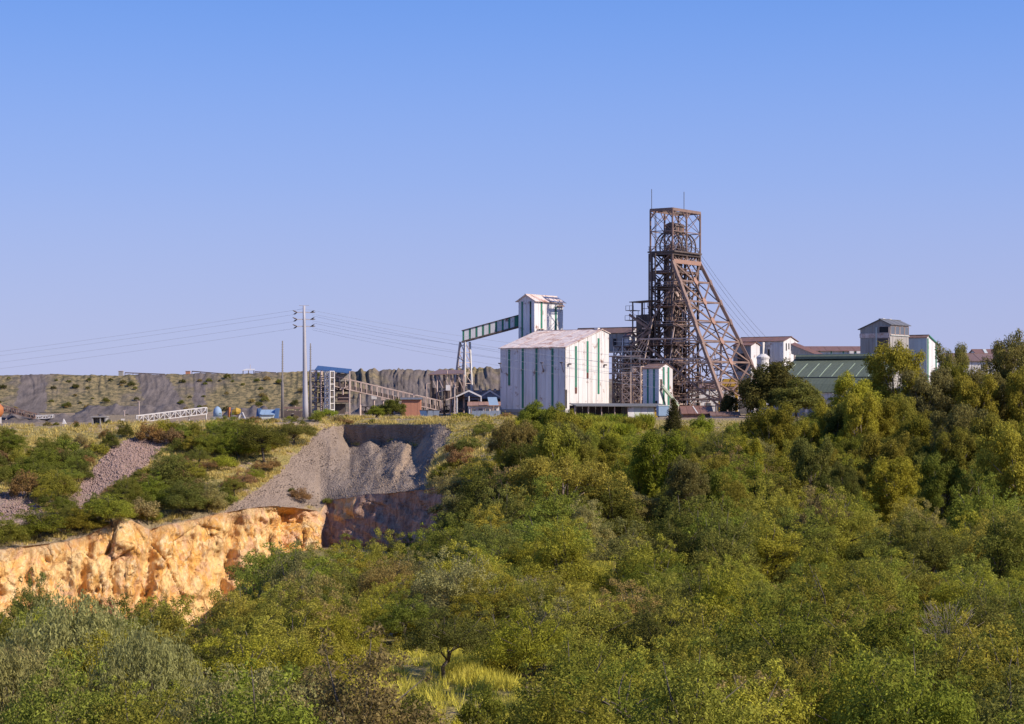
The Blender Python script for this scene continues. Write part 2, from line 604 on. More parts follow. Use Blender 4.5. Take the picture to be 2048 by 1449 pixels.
SPOIL = [(415, 1045), (560, 945), (640, 860), (690, 846), (880, 846), (905, 860), (862, 930), (850, 985), (700, 1000), (640, 1012), (520, 1020), (440, 1034)]
SCREE = [(225, 893), (262, 878), (345, 880), (318, 905), (270, 950), (215, 980), (165, 1022), (125, 1020), (165, 965)]
SCREE2 = [(40, 975), (62, 1000), (98, 1032), (60, 1050), (-60, 1052), (-60, 1010), (10, 985)]

rows = []
for k in range(len(SUB)):
    for s in range(SUB[k]):
        rows.append((k, s / SUB[k]))
rows.append((len(SUB) - 1, 1.0))
NR, NC = len(rows), len(COLS)
GP = np.zeros((NR, NC, 3)); GA = np.zeros((NR, NC, 3))     # positions; weights pink, grey, tan
for r, (k, t) in enumerate(rows):
    Yr = lerp(KY[k], KY[k + 1], t); Zr = lerp(KZ[k], KZ[k + 1], t)
    amp = lerp(AMP[k], AMP[k + 1], t)
    for c in range(NC):
        px, Y, z = COLS[c], Yr[c], Zr[c]
        X = (px - 1024) / F * Y
        if Y < 700 and amp:
            z += amp * noise.fractal(Vector((X * .12, Y * .12, 0)), 1.0, 2.0, 4)
        py = HZ - z / Y * F
        if 6 <= k <= 8 and px < 1060:
            if k == 6:                                   # rock face: broken, ledged, gullied
                m = min(1, max(0, (930 - px) / 60))
                w = m * (0.25 + 0.75 * min(1, (1 - t) * 6)) * min(1, t * 5 + .2)
                q = Vector((X * .075, z * .07, Y * .075))
                d = 4.6 * noise.noise(Vector((X * .085, z * .05, 2.0))) + 2.6 * abs(noise.noise(q * 2.3 + Vector((9, 2, 1)))) - 1.2
                for gx, gw, gd in ((305, 15, 5.0), (470, 11, 3.0), (182, 9, 2.0), (575, 16, 2.4), (60, 12, 1.6)):
                    e_ = (px + (py - 1080) * .18 + 10 * noise.noise(Vector((z * .25, gx, 0))) - gx) / gw
                    d -= gd * math.exp(-e_ * e_)
                lay = (z * .32 + X * .06 + 1.2 * noise.noise(Vector((X * .08, 1, z * .1))))
                d += (.9 if px > 500 else .35) * (abs((lay % 1.0) - .5) * 2 - .5)
                q1 = Vector((X * .15, Y * .05, z * .075 + X * (.075 if px > 500 else .02)))
                vd = noise.voronoi(q1)
                cc = vd[1][0]; hv = noise.noise_vector(cc * 5.7 + Vector((3, 1, 2)))
                d += 1.3 * hv.x + 4.6 * (hv.y * (q1.x - cc.x) + hv.z * .6 * (q1.z - cc.z)) - 1.0 * max(0, .06 - (vd[0][1] - vd[0][0])) * 10
                q2 = Vector((X * .62, Y * .2, z * .24 + X * (.2 if px > 500 else .05)))
                vd2 = noise.voronoi(q2)
                cc = vd2[1][0]; hv = noise.noise_vector(cc * 4.3)
                d += .42 * hv.x + 1.2 * (hv.y * (q2.x - cc.x) + hv.z * (q2.z - cc.z)) - .35 * max(0, .08 - (vd2[0][1] - vd2[0][0])) * 10
                rq = Vector((X * .30 + z * .10, 3.0, z * .16 - X * .06))
                d += 1.1 * (noise.ridged_multi_fractal(rq, .9, 2.2, 5, 1.0, 2.0) - 1.0)
                d += 0.45 * noise.fractal(Vector((X * .9, Y * .4, z * .55)), 0.7, 2.1, 5)
                if px > 655:
                    d = d * 0.6 + 0.5 * noise.noise(Vector((px * .12, 3, z * .05)))
                dx = 0.35 if px < 640 else -0.4
                X += d * w * dx; Y -= d * w * 0.9
                z += 0.25 * d * w * (1 - t)
                wall_shade = min(1, max(0, (px - 640 + 10 * noise.noise(Vector((z * .5, 0, 0)))) / 12))  # shade of the left-facing wall, put into its rock colour
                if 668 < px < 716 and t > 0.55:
                    wall_shade *= 0.35  # sunlit patch on that wall, painted by easing the darker colour
                GA[r, c, 1] = wall_shade
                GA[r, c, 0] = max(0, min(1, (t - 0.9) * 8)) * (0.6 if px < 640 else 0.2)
            else:
                jx = px + 10 * noise.noise(Vector((X * .25, Y * .25, 1))); jy = py + 6 * noise.noise(Vector((X * .3, Y * .3, 7)))
                if inpoly(jx, jy, SPOIL):
                    g = (jx - 560 + (jy - 900) * .6) / 160
                    GA[r, c, 0] = 1; GA[r, c, 1] = min(1, max(0, g))
                    wq = 14 * noise.noise(Vector((px * .02, py * .03, 14)))
                    gul = 0.8 * noise.noise(Vector(((px + wq) * .035 + py * .020, py * .006, 4))) + 0.5 * noise.noise(Vector(((px + wq) * .11 + py * .06, py * .014, 8))) + .3 * noise.fractal(Vector((X * .5, Y * .5, z * .5)), .8, 2, 4)
                    f = .8 * min(1, max(0, (px - 640) / 120)) * min(1, max(0.0, (1 - t) * 4) if k == 8 else 1)
                    if k == 7:
                        f *= min(1, t * 4)
                    Y -= gul * f * 1.5; z += gul * f * 0.8
                    if px > 700 and 880 < jy < 990 and noise.noise(Vector((px * .03 + py * .02, py * .006, 20))) > 0.22:
                        GA[r, c, 2] = 1; GA[r, c, 0] = 0.2; GA[r, c, 1] = 0.25
                elif inpoly(jx, jy, SCREE) or inpoly(jx, jy, SCREE2):
                    GA[r, c, 0] = 1
                elif k == 7 and t < 0.14:
                    GA[r, c, 0] = .7 - t * 4
                elif 0.35 < noise.noise(Vector((X * .1, Y * .1, 5))):
                    GA[r, c, 2] = .7
        elif (k >= 10 or k == 9 and px < 640) and k < 12:
            n_ = noise.fractal(Vector((X * .03, Y * .03, 2)), 1, 2, 3)
            GA[r, c, 2] = min(1, max(0, n_ * 2 + .1)); GA[r, c, 0] = .55; GA[r, c, 1] = min(.7, max(0, .3 - n_))
        if 4 <= k <= 6 and px < 460:
            GA[r, c, 2] = max(GA[r, c, 2], .6)
        GP[r, c] = (X, Y, z)


def np_mesh(name, verts, faces, mat, smooth=False, attrs=None):
    """fast mesh: verts (N,3), faces (M,k)"""
    me = bpy.data.meshes.new(name)
    nv, (nf, k) = len(verts), faces.shape
    me.vertices.add(nv); me.vertices.foreach_set('co', np.ascontiguousarray(verts, np.float32).ravel())
    me.loops.add(nf * k); me.loops.foreach_set('vertex_index', np.ascontiguousarray(faces, np.int32).ravel())
    me.polygons.add(nf)
    me.polygons.foreach_set('loop_start', np.arange(0, nf * k, k, dtype=np.int32))
    me.polygons.foreach_set('loop_total', np.full(nf, k, np.int32))
    if smooth:
        me.polygons.foreach_set('use_smooth', np.ones(nf, bool))
    for an, (dom, val) in (attrs or {}).items():
        a = me.attributes.new(an, 'FLOAT', dom)
        a.data.foreach_set('value', np.ascontiguousarray(val, np.float32))
    for m in (mat if isinstance(mat, (list, tuple)) else [mat]):
        me.materials.append(MATS[m])
    me.update(calc_edges=True)
    me.validate()
    return me


def patch(name, r0, r1, c0, c1, mat, smooth=True):
    sub = GP[r0:r1 + 1, c0:c1 + 1].reshape(-1, 3)
    at = GA[r0:r1 + 1, c0:c1 + 1].reshape(-1, 3)
    w = c1 - c0 + 1; h = r1 - r0 + 1
    i = np.arange((h - 1) * w).reshape(h - 1, w)[:, :-1].ravel()
    f = np.stack([i, i + 1, i + w + 1, i + w], 1)
    me = np_mesh(name, sub, f, mat, smooth, {'pink': ('POINT', at[:, 0]), 'grey': ('POINT', at[:, 1]), 'tan': ('POINT', at[:, 2])})
    o = bpy.data.objects.new(name, me); link(o)
    o['kind'] = 'structure'
    return o


def row_of(k):
    return sum(SUB[:k])


cs = int(np.searchsorted(COLS, 940))
o = patch('valley_ground', 0, row_of(6), 0, NC - 1, 'earth'); o['label'] = 'dry grassy ground of the valley under the brush'
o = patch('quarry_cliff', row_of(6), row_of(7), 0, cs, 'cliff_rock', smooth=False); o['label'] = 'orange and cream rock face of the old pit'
o = patch('wooded_slope', row_of(6), row_of(7), cs, NC - 1, 'earth'); o['label'] = 'grassy slope under the gum trees'
o = patch('hillside', row_of(7), row_of(10), 0, NC - 1, 'earth'); o['label'] = 'steep hillside of yellow grass, scree and grey spoil'
o = patch('plateau', row_of(10), NR - 1, 0, NC - 1, 'earth'); o['label'] = 'flat yard ground of the mine'


# waste rock dump behind the plant
def build_dump():
    px = np.concatenate([np.arange(-1400, -60, 10.0), np.arange(-60, 1060, 2.5), np.arange(1060, 1500, 10.0)])
    tp = np.interp(px, [-1400, -200, 0, 60, 200, 300, 400, 480, 560, 620, 700, 760, 800, 860, 930, 1000, 1100, 1300, 1500],
                   [762, 753, 751, 750, 751, 750, 748, 747, 745, 744, 742, 741, 739, 742, 738, 737, 745, 770, 815])
    NV = 34
    V = []; T = []
    for r in range(NV + 8):
        for x, ty in zip(px, tp):
            if r <= NV:
                t = r / NV
                Y0, Y1 = 598, 640
                zt = (HZ - ty) / F * Y1
                Y = lerp(Y0, Y1, t); z = lerp(-5.6, zt, t ** 1.06)
                X = (x - 1024) / F * Y
                rill = .8 * noise.noise(Vector((x * .17 + 3 * noise.noise(Vector((x * .02, t * 2, 0))), t * .6, 3)))
                rill += 0.7 * abs(noise.noise(Vector((x * .4 + t, t * .8, 5))))
                bare = 1 if (x > 660) else 0
                a = (0.4 + 0.9 * bare) * (0.35 + t * .65) * min(1, t * 5)
                Y -= rill * a * 2.0; z += rill * a * 0.55 * (0.4 + t)
                z += 0.5 * noise.fractal(Vector((X * .12, Y * .12, 4)), 1, 2, 4) * min(1, t * 4)
                g = 0.95 + 1.1 * noise.fractal(Vector((X * .035, t * 1.2, 9)), 1, 2, 3) + .5 * noise.noise(Vector((X * .3, t * 9, 2)))
                for cx, wd in ((60 + t * 10, 34), (320 - (t - .5) * 40, 42), (400, 14)):
                    if abs(x - cx - 8 * noise.noise(Vector((t * 4, cx, 0)))) < wd * (1.0 - .3 * t):
                        g = 0
                if x > 640:
                    g -= 0.55 * min(1, (x - 640) / 80) + .35
            else:
                k = (r - NV) / 7
                Y = lerp(640, 900, k); zt = (HZ - ty) / F * 640
                X = (x - 1024) / F * Y
                z = zt + 0.4 * noise.noise(Vector((X * .1, Y * .1, 0))) - (0.3 if k else 0) - max(0, k - .6) * 40
                g = .3
            V.append((X, Y, z)); T.append(min(1, max(0, g)))
    w = len(px); h = NV + 8
    i = np.arange((h - 1) * w).reshape(h - 1, w)[:, :-1].ravel()
    f = np.stack([i, i + 1, i + w + 1, i + w], 1)
    me = np_mesh('waste_dump', np.array(V), f, 'dump_rock', True, {'tan': ('POINT', np.array(T))})
    o = bpy.data.objects.new('waste_dump_hill', me); link(o)
    o['kind'] = 'structure'; o['label'] = 'long grey waste rock dump with rilled sides behind the plant'
    # low pale heap at its foot
    V = []; w = 60
    for r in range(12):
        for c in range(w):
            x = lerp(150, 380, c / (w - 1)); t = r / 11
            hgt = math.sin(t * math.pi) * (2.6 + 1.2 * noise.noise(Vector((x * .05, 0, 0)))) * min(1, min(c, w - 1 - c) / 8)
            Y = lerp(560, 592, t)
            V.append(((x - 1024) / F * Y, Y, -5.9 + hgt + .5 * noise.fractal(Vector((x * .1, Y * .2, 0)), 1, 2, 3)))
    i = np.arange(11 * w).reshape(11, w)[:, :-1].ravel()
    f = np.stack([i, i + 1, i + w + 1, i + w], 1)
    me = np_mesh('ore_heap', np.array(V), f, 'dump_rock', True)
    o = thing('ore_heap', 'long low heap of pale grey crushed ore at the foot of the dump', 'ore heap', mesh=me)


build_dump()
for x0_, x1_, Ya, Yb, hh, lab_ in ((-30, 236, 446, 476, 2.0, 'low dark heap of waste rock on the yard beside the stacker conveyor'), (440, 560, 470, 500, 2.6, 'dark rough heap of waste rock behind the yellow machine'), (700, 860, 500, 530, 2.2, 'dark rough heap of waste rock behind the long inclined conveyor')):
    V = []; w = 46
    for r in range(12):
        for c in range(w):
            x = lerp(x0_, x1_, c / (w - 1)); t = r / 11; Y = lerp(Ya, Yb, t)
            h = math.sin(t * math.pi) * hh * (1 + .7 * noise.noise(Vector((x * .06, 2, 0)))) * min(1, min(c, w - 1 - c) / 6)
            X = (x - 1024) / F * Y
            V.append((X, Y, gz(x, Y) - .4 + h + .5 * noise.fractal(Vector((X * .4, Y * .4, 0)), 1, 2, 4)))
    i = np.arange(11 * w).reshape(11, w)[:, :-1].ravel()
    me = np_mesh('rock_heap', np.array(V), np.stack([i, i + 1, i + w + 1, i + w], 1), 'dump_rock', False)
    thing('rock_heap', lab_, 'rock heap', mesh=me)

# ------------------------------------------------------------------ headframe
HO = P(1351, HZ, 470); HO.z = BASE


def H(a, b, z):
    v = HO + E1 * a + E2 * b; v.z = z
    return v


def build_headframe():
    R = thing('mine_headframe', 'tall rusty lattice mine headframe with sheave wheels and inclined backstay legs', 'headframe', HO)
    A, B = 3.1, 6.8
    zb, zm, zt = 34.4, 39.8, 45.0
    posts = [(-A, -B), (A, -B), (A, 0), (A, B), (-A, B), (-A, 0)]
    for a, b in posts:
        beam(R, 'cage_post', 'rust_steel', H(a, b, zb - (2 if (a, b) != (A, B) else 3.5)), H(a, b, zt), .34)
    ring = posts + posts[:1]
    for (a, b), (c, d) in zip(ring, ring[1:]):
        beam(R, 'cage_top_beam', 'rust_steel', H(a, b, zt), H(c, d, zt), .4, .7)
        beam(R, 'cage_rail', 'rust_steel', H(a, b, zm), H(c, d, zm), .2)
        beam(R, 'cage_floor_beam', 'dark_steel', H(a, b, zb), H(c, d, zb), .4, .8)
        for z0, z1 in ((zm, zt - .5), (zb + .5, zm)):
            beam(R, 'cage_brace', 'rust_steel', H(a, b, z0), H(c, d, z1), .11)
            beam(R, 'cage_brace', 'rust_steel', H(a, b, z1), H(c, d, z0), .11)
        mid = H((a + c) / 2, (b + d) / 2, zt - .4)
        beam(R, 'knee_brace', 'rust_steel', H(a, b, zt - 2.2), lerp(H(a, b, zt - .4), mid, .5), .18)
        beam(R, 'knee_brace', 'rust_steel', H(c, d, zt - 2.2), lerp(H(c, d, zt - .4), mid, .5), .18)
    for b in (-3.4, 3.4):
        beam(R, 'crane_beam', 'lit_rust', H(-A, b, zt), H(A, b, zt), .3, .6)
    beam(R, 'crane_rail', 'dark_steel', H(0, -B, zt - .2), H(0, B, zt - .2), .3, .5)
    for a, b, h in ((-A, -B + .6, 50.2), (A, -1.2, 49.6)):
        beam(R, 'lightning_rod', 'cable', H(a, b, zt), H(a, b, h), .13)
    # hanging ladder in the cage
    for s in (-.25, .25):
        beam(R, 'ladder_rail', 'dark_steel', H(-A + .9, -B + .9 + s, zb), H(-A + .9, -B + .9 + s, zt), .1)
    m = MB()
    for i in range(24):
        m.bar(H(-A + .9, -B + .65, zb + i * .44), H(-A + .9, -B + 1.15, zb + i * .44), .08)
    m.build('ladder_rungs', 'dark_steel', R, 'stuff')
    # sheave deck
    m = MB(); m.prism([H(-A - .6, -B - .4, zb + .2), H(A + .8, -B - .4, zb + .2), H(A + .8, B - .5, zb + .2), H(-A - .6, B - .5, zb + .2)], Vector((0, 0, .35)))
    m.build('sheave_deck', 'dark_steel', R)
    for bb in (-B + .2, 0, B - 1.2):
        for aa in (-A - .5, A + .7):
            beam(R, 'deck_post', 'dark_steel', H(aa, bb, zb + .5), H(aa, bb, zb + 1.7), .09)
    for zz in (zb + 1.1, zb + 1.7):
        beam(R, 'deck_rail', 'dark_steel', H(A + .7, -B + .2, zz), H(A + .7, B - 1.2, zz), .08)
        beam(R, 'deck_rail', 'dark_steel', H(-A - .5, -B - .2, zz), H(A + .7, -B - .2, zz), .08)
    # sheave wheels: rim, hub, spokes; planes run along E1 (towards the backstay)
    for b, zc_ in ((-3.6, 36.2), (-1.6, 36.4), (1.2, 36.4), (3.2, 36.2)):
        ctr = H(0.2, b, zc_); r = 3.7
        rimo = None
        m = MB(); m.tube([ctr + E1 * r * math.cos(k * math.pi / 16) + UP * r * math.sin(k * math.pi / 16) for k in range(33)], .19, 6)
        wheel = m.build('sheave_wheel', 'dark_steel', R)
        m = MB(); m.tube([ctr - E2 * .35, ctr + E2 * .35], .4, 10); m.build('hub', 'rust_steel', wheel).matrix_local = Matrix.Identity(4)
        for k in range(12):
            aa = k * math.pi / 6
            beam(wheel, 'spoke', 'rust_steel', ctr + E1 * .3 * math.cos(aa) + UP * .3 * math.sin(aa), ctr + E1 * r * math.cos(aa) + UP * r * math.sin(aa), .12).location -= rootloc(R)
        for s in (-.7, .7):
            beam(R, 'bearing_stand', 'rust_steel', H(.2 + s, b - .5, zb + .4), ctr - E2 * .5, .3)
    # hub objects were built relative to the root
    for ch in R.children:
        if ch.name.startswith('sheave_wheel'):
            for g in ch.children:
                if g.name.startswith('hub'):
                    g.location = -rootloc(R)
    # hoist cabin on the wheels
    cz0, cz1 = 39.3, 41.3
    for i in range(4):
        b0 = -2.1 + i * 1.05
        m = MB(); m.prism([H(1.3, b0 + .02, cz0), H(1.3, b0 + 1.02, cz0), H(1.3, b0 + 1.02, cz1), H(1.3, b0 + .02, cz1)], -E1 * .1)
        m.build('cabin_panel', 'brown_roof' if i % 2 else 'dark_steel', R)
    for i in range(3):
        a0 = -1.6 + i * .97
        m = MB(); m.prism([H(a0 + .02, -2.1, cz0), H(a0 + .95, -2.1, cz0), H(a0 + .95, -2.1, cz1), H(a0 + .02, -2.1, cz1)], E2 * .1)
        m.build('cabin_panel', 'dark_steel', R)
    m = MB()
    arc = [(-1.9, cz1), (-1.2, cz1 + .6), (-.1, cz1 + 1.0), (.9, cz1 + .7), (1.6, cz1)]
    m.prism([H(a, -2.4, z) for a, z in arc], E2 * 4.8)
    m.build('cabin_roof', 'dark_steel', R)
    # main shaft tower
    a0, a1, b0, b1 = -3.0, 2.7, -6.4, 6.4
    cor = [(a0, b0), (a1, b0), (a1, b1), (a0, b1)]
    for a, b in cor + [(a0, 0), (a1, 0)]:
        beam(R, 'tower_leg', 'dark_steel', H(a, b, BASE), H(a, b, zb), .48)
    lv = [BASE + .3 + i * 4.35 for i in range(10)]
    faces = [((a0, b0), (a1, b0)), ((a1, b0), (a1, 0)), ((a1, 0), (a1, b1)), ((a0, b1), (a1, b1)), ((a0, b0), (a0, 0)), ((a0, 0), (a0, b1))]
    for i, (p, q) in enumerate(faces):
        for k, z in enumerate(lv[:-1]):
            beam(R, 'tower_beam', ('dark_steel', 'rust_steel')[(i + k) % 2], H(*p, lv[k + 1]), H(*q, lv[k + 1]), .28, .38)
            beam(R, 'tower_brace', ('rust_steel', 'dark_steel')[(i + k) % 2], H(*p, z), H(*q, lv[k + 1]), .22)
            if i != 3:
                beam(R, 'tower_brace', 'dark_steel', H(*q, z), H(*p, lv[k + 1]), .22)
    # shaft guides, pipes and skip ways filling the tower
    rr = random.Random(5)
    for i in range(46):
        a, b = rr.uniform(a0 + .5, a1 - .4), rr.uniform(b0 + .6, b1 - 2.6)
        z1 = rr.choice([zb, zb, zb - 6, 22, 15])
        beam(R, 'shaft_guide', rr.choice(['dark_steel', 'dark_steel', 'rust_steel', 'pale_steel']), H(a, b, BASE), H(a, b, z1), rr.choice([.14, .22, .3, .45]))
    # dark sheeted skip compartment
    for k in range(7):
        z = BASE + k * 4.35
        for j, (p, q) in enumerate((((-1.2, -2.8), (-1.2, 2.2)), ((-1.2, -2.8), (1.4, -2.8)))):
            m = MB(); m.prism([H(*p, z + .05), H(*q, z + .05), H(*q, z + 4.3 - (k % 3) * .9), H(*p, z + 4.3 - (k % 2) * 1.2)], (E2 if j else -E1) * .1)
            m.build('skip_sheet', 'dark_steel', R)
    # stairs zig-zag with landings
    for k in range(8):
        z = BASE + 1 + k * 4.35
        s = 1 if k % 2 else -1
        beam(R, 'stair_flight', 'pale_steel' if k % 3 == 0 else 'rust_steel', H(a1 - .4, -5.2 * s * .4 - 2.8, z), H(a1 - .4, 5.2 * s * .4 - 2.8, z + 4.35), .18, .7)
        beam(R, 'stair_rail', 'pale_steel', H(a1 - .2, -5.2 * s * .4 - 2.8, z + 1), H(a1 - .2, 5.2 * s * .4 - 2.8, z + 5.35), .08)
        m = MB(); m.prism([H(a0 + .3, -5.6, z), H(a1 + .4, -5.6, z), H(a1 + .4, 5.2 - (k % 3) * 3, z), H(a0 + .3, 5.2 - (k % 3) * 3, z)], Vector((0, 0, .14)))
        m.build('landing', 'dark_steel', R)
        beam(R, 'landing_rail', 'rust_steel', H(a1 + .4, -5.6, z + 1.1), H(a1 + .4, 3, z + 1.1), .08)
    # slanted chutes and clutter
    for i in range(120):
        z = rr.uniform(BASE + 1, 31); a = rr.uniform(a0, a1); b = rr.uniform(b0, b1)
        d = rr.choice([E1 * rr.uniform(-2, 2) + UP * rr.uniform(1, 3), E2 * rr.uniform(-4, 4) + UP * rr.uniform(-2, 2), E2 * rr.uniform(2, 4)])
        p = H(a, b, z)
        if i % 3 == 0:
            a = rr.choice([a0, a1]); p = H(a, b, z)
        beam(R, 'tower_stay', rr.choice(['rust_steel', 'pale_steel', 'dark_steel']), p, p + d, rr.choice([.12, .2, .28]))
    # service platforms hung round the tower
    for k, (z, ba, bb, aa, ab) in enumerate(((2.5, -8.5, 2, -4.5, 4.4), (7.2, -8.2, -1, -5.2, 4.2), (12.0, -8.4, 3, -4.6, 4.0), (16.6, -7.6, 0, -4.2, 4.0), (21.5, -7.4, 2, -3.6, 3.8), (26.2, -7.2, 4, -3.4, 3.6), (29.6, -7.0, 5, -3.4, 3.6))):
        m = MB(); m.prism([H(aa, ba, z), H(ab, ba, z), H(ab, bb, z), H(aa, bb, z)], Vector((0, 0, .16)))
        m.build('platform', 'dark_steel' if k % 2 else 'rust_steel', R)
        for zz in (.6, 1.15):
            beam(R, 'platform_rail', 'pale_steel' if k % 2 else 'rust_steel', H(aa, ba, z + zz), H(ab, ba, z + zz), .08)
            beam(R, 'platform_rail', 'rust_steel', H(ab, ba, z + zz), H(ab, bb, z + zz), .08)
        for q in range(5):
            t = q / 4
            beam(R, 'rail_post', 'rust_steel', H(lerp(aa, ab, t), ba, z), H(lerp(aa, ab, t), ba, z + 1.15), .08)
            beam(R, 'rail_post', 'rust_steel', H(ab, lerp(ba, bb, t), z), H(ab, lerp(ba, bb, t), z + 1.15), .08)
        beam(R, 'bracket', 'rust_steel', H(aa, ba, z), H(aa + 1.4, b0, z - 2.2), .18)
        beam(R, 'bracket', 'rust_steel', H(ab, ba, z), H(ab - 1.2, b0, z - 2.2), .18)
        for q in range(4):
            bq = lerp(ba + .6, bb - .6, q / 3)
            beam(R, 'drop_pipe', rr.choice(['pale_steel', 'rust_steel', 'dark_steel']), H(ab - .3, bq, z), H(ab - .3 - rr.uniform(0, 1), bq, z - rr.uniform(2.5, 4.5)), rr.choice([.12, .2, .3]))
    # side ladder tower, shaded side, with rungs as little cages
    for k, (aa, bb) in enumerate(((-3.4, -6.9), (-2.4, -7.5), (-1.2, -7.7))):
        beam(R, 'side_post', 'dark_steel', H(aa, bb, BASE), H(aa, bb, zb), .3)
    for k in range(18):
        z = BASE + 4 + k * 2.05
        if z < zb:
            beam(R, 'side_rung', 'dark_steel', H(-3.4, -6.9, z), H(-1.2, -7.7, z), .16)
    m = MB(); m.prism([H(-3.4, -7.0, 27.8), H(-1.6, -7.6, 27.8), H(-1.6, -7.6, 30.0), H(-3.4, -7.0, 30.0)], E2 * .4); m.build('side_box', 'dark_steel', R)
    for z in (19, 21, 22.6):
        beam(R, 'side_cage', 'dark_steel', H(-4.4, -8.2, z), H(-3.0, -7.2, z), .12)
    for aa in (-4.4, -4.0):
        beam(R, 'side_cage', 'dark_steel', H(aa, -8.2, 17), H(aa, -8.2, 22.6), .12)
    # crown beam and backstay
    zk = 32.4
    LT, RT = H(A, -B, zk), H(A, B, zk)
    LF, RF = H(A + 18.4, -B - 5.6, BASE), H(A + 18.4, B + 5.6, BASE)
    beam(R, 'crown_beam', 'lit_rust', LT + E1 * .1, RT + E1 * .1, .6, 1.0)
    for i in range(9):
        b = -B + .8 + i * 1.45
        beam(R, 'crown_strut', 'pale_steel' if i % 3 else 'rust_steel', H(A - 1.2, b - .6, zb - .2), H(A + .2, b, zk + .4), .22)
    beam(R, 'backstay_leg', 'rust_steel', LT, LF, .75)
    beam(R, 'backstay_leg', 'rust_steel', RT, RF, .75)
    fr = [0.0, .128, .262, .39, .52, .655, .79, .90]
    g_prev = None
    nb = (RT - LT).cross(LF - LT).normalized()
    for i, t in enumerate(fr):
        l_, r_ = LT.lerp(LF, t), RT.lerp(RF, t); g = (l_ + r_) / 2
        if i:
            beam(R, 'backstay_beam', 'rust_steel', l_, r_, .34, .42)
            beam(R, 'backstay_spine', 'rust_steel', g_prev, g, .36)
            beam(R, 'backstay_brace', 'rust_steel', lp, g, .34)
            beam(R, 'backstay_brace', 'rust_steel', rp, g, .34)
            if i >= 4:
                beam(R, 'backstay_brace', 'rust_steel', g_prev, l_, .3)
                beam(R, 'backstay_brace', 'rust_steel', g_prev, r_, .3)
            if i < 6:
                dn = (LF - LT).normalized(); sd_ = (RT - LT).normalized(); s = .75
                m = MB(); off = nb * (0.28 if nb.dot(Vector((0, -1, 0))) > 0 else -0.28)
                m.prism([g + off + dn * 1.5 * s, g + off + sd_ * 1.1 * s + dn * .5, g + off + sd_ * 1.1 * s - dn * .5, g + off - dn * 1.5 * s, g + off - sd_ * 1.1 * s - dn * .5, g + off - sd_ * 1.1 * s + dn * .5], off * .3)
                m.build('gusset_plate', 'lit_rust', R)
                for e in (l_, r_):
                    m = MB(); m.prism([e + off + dn * .8 + sd_ * .5, e + off + sd_ * .6 - dn * .8, e + off - sd_ * .6 - dn * .8, e + off - sd_ * .5 + dn * .8], off * .4)
                    m.build('gusset_plate', 'rust_steel', R)
        g_prev, lp, rp = g, l_, r_
    # ties from tower to backstay, in two side planes
    for b, T, Fo in ((-B, LT, LF), (B, RT, RF)):
        for i, t in enumerate(fr[1:]):
            e = T.lerp(Fo, t)
            tower = H(a1, b0 if b < 0 else b1, e.z)
            beam(R, 'tie_beam', 'pale_steel' if i in (3, 4) else 'rust_steel', tower, e, .26)
            pz = T.lerp(Fo, fr[i])
            beam(R, 'tie_brace', 'rust_steel', H(a1, b0 if b < 0 else b1, pz.z), e, .24)
            if i > 2:
                beam(R, 'tie_brace', 'rust_steel', tower, pz, .2)
    # long front braces on the shaded side
    beam(R, 'front_leg', 'pale_steel', H(-1.5, -8.2, 19), H(-4.2, -10.4, 2), .28)
    beam(R, 'front_leg', 'pale_steel', H(-4.2, -10.4, 2), H(-4.3, -10.5, BASE), .28)
    beam(R, 'front_beam', 'pale_steel', H(-4.0, -10.2, 13.5), H(A + 8.6, -B - 2.7, 13.5), .3)
    beam(R, 'front_beam', 'pale_steel', H(-4.2, -10.4, 8.6), H(A + 11.3, -B - 3.2, 8.6), .28)
    beam(R, 'front_brace', 'rust_steel', H(-4.0, -10.2, 13.3), LF.lerp(LT, .02), .36)
    beam(R, 'front_brace', 'rust_steel', H(-4.0, -10.2, 13.6), H(a1, b0, 26), .3)
    beam(R, 'front_brace', 'pale_steel', H(-4.2, -10.4, BASE), LT.lerp(LF, .56), .3)
    # centre support under the spine
    g = (LT.lerp(LF, .52) + RT.lerp(RF, .52)) / 2
    foot = g.copy(); foot.z = BASE
    beam(R, 'support_column', 'pale_steel', g, foot, .42)
    for z in (-1, 3.2, 7.6):
        beam(R, 'support_beam', 'pale_steel', Vector((g.x, g.y, z)), H(a1, -3, z), .26)
    beam(R, 'support_brace', 'rust_steel', Vector((g.x, g.y, 7.6)), H(a1, -3, -1), .24)
    beam(R, 'support_brace', 'rust_steel', Vector((g.x, g.y, -1)), H(a1, -3, 7.6), .24)
    for i in range(70):      # pipes, walkways and braces tangled round the foot of the frame
        t = rr.uniform(.05, .85); z = rr.uniform(BASE + .5, 9)
        e = H(lerp(a1, A + 14, t * (1 - (z + 5) / 30)), lerp(-B - 2, B + 2, rr.random()), z)
        d = rr.choice([E1 * rr.uniform(2, 6) + UP * rr.uniform(-1.5, 1.5), E2 * rr.uniform(2, 6), UP * rr.uniform(1.5, 4), E1 * rr.uniform(-3, 3) + UP * rr.uniform(2, 4)])
        beam(R, 'base_stay', rr.choice(['rust_steel', 'rust_steel', 'dark_steel', 'pale_steel']), e, e + d, rr.choice([.12, .18, .26]))
    for p in (LF, RF):
        box(R, 'footing', 'concrete', p + Vector((0, 0, .2)), (2.4, 2.4, 1.2), E1)
    return R


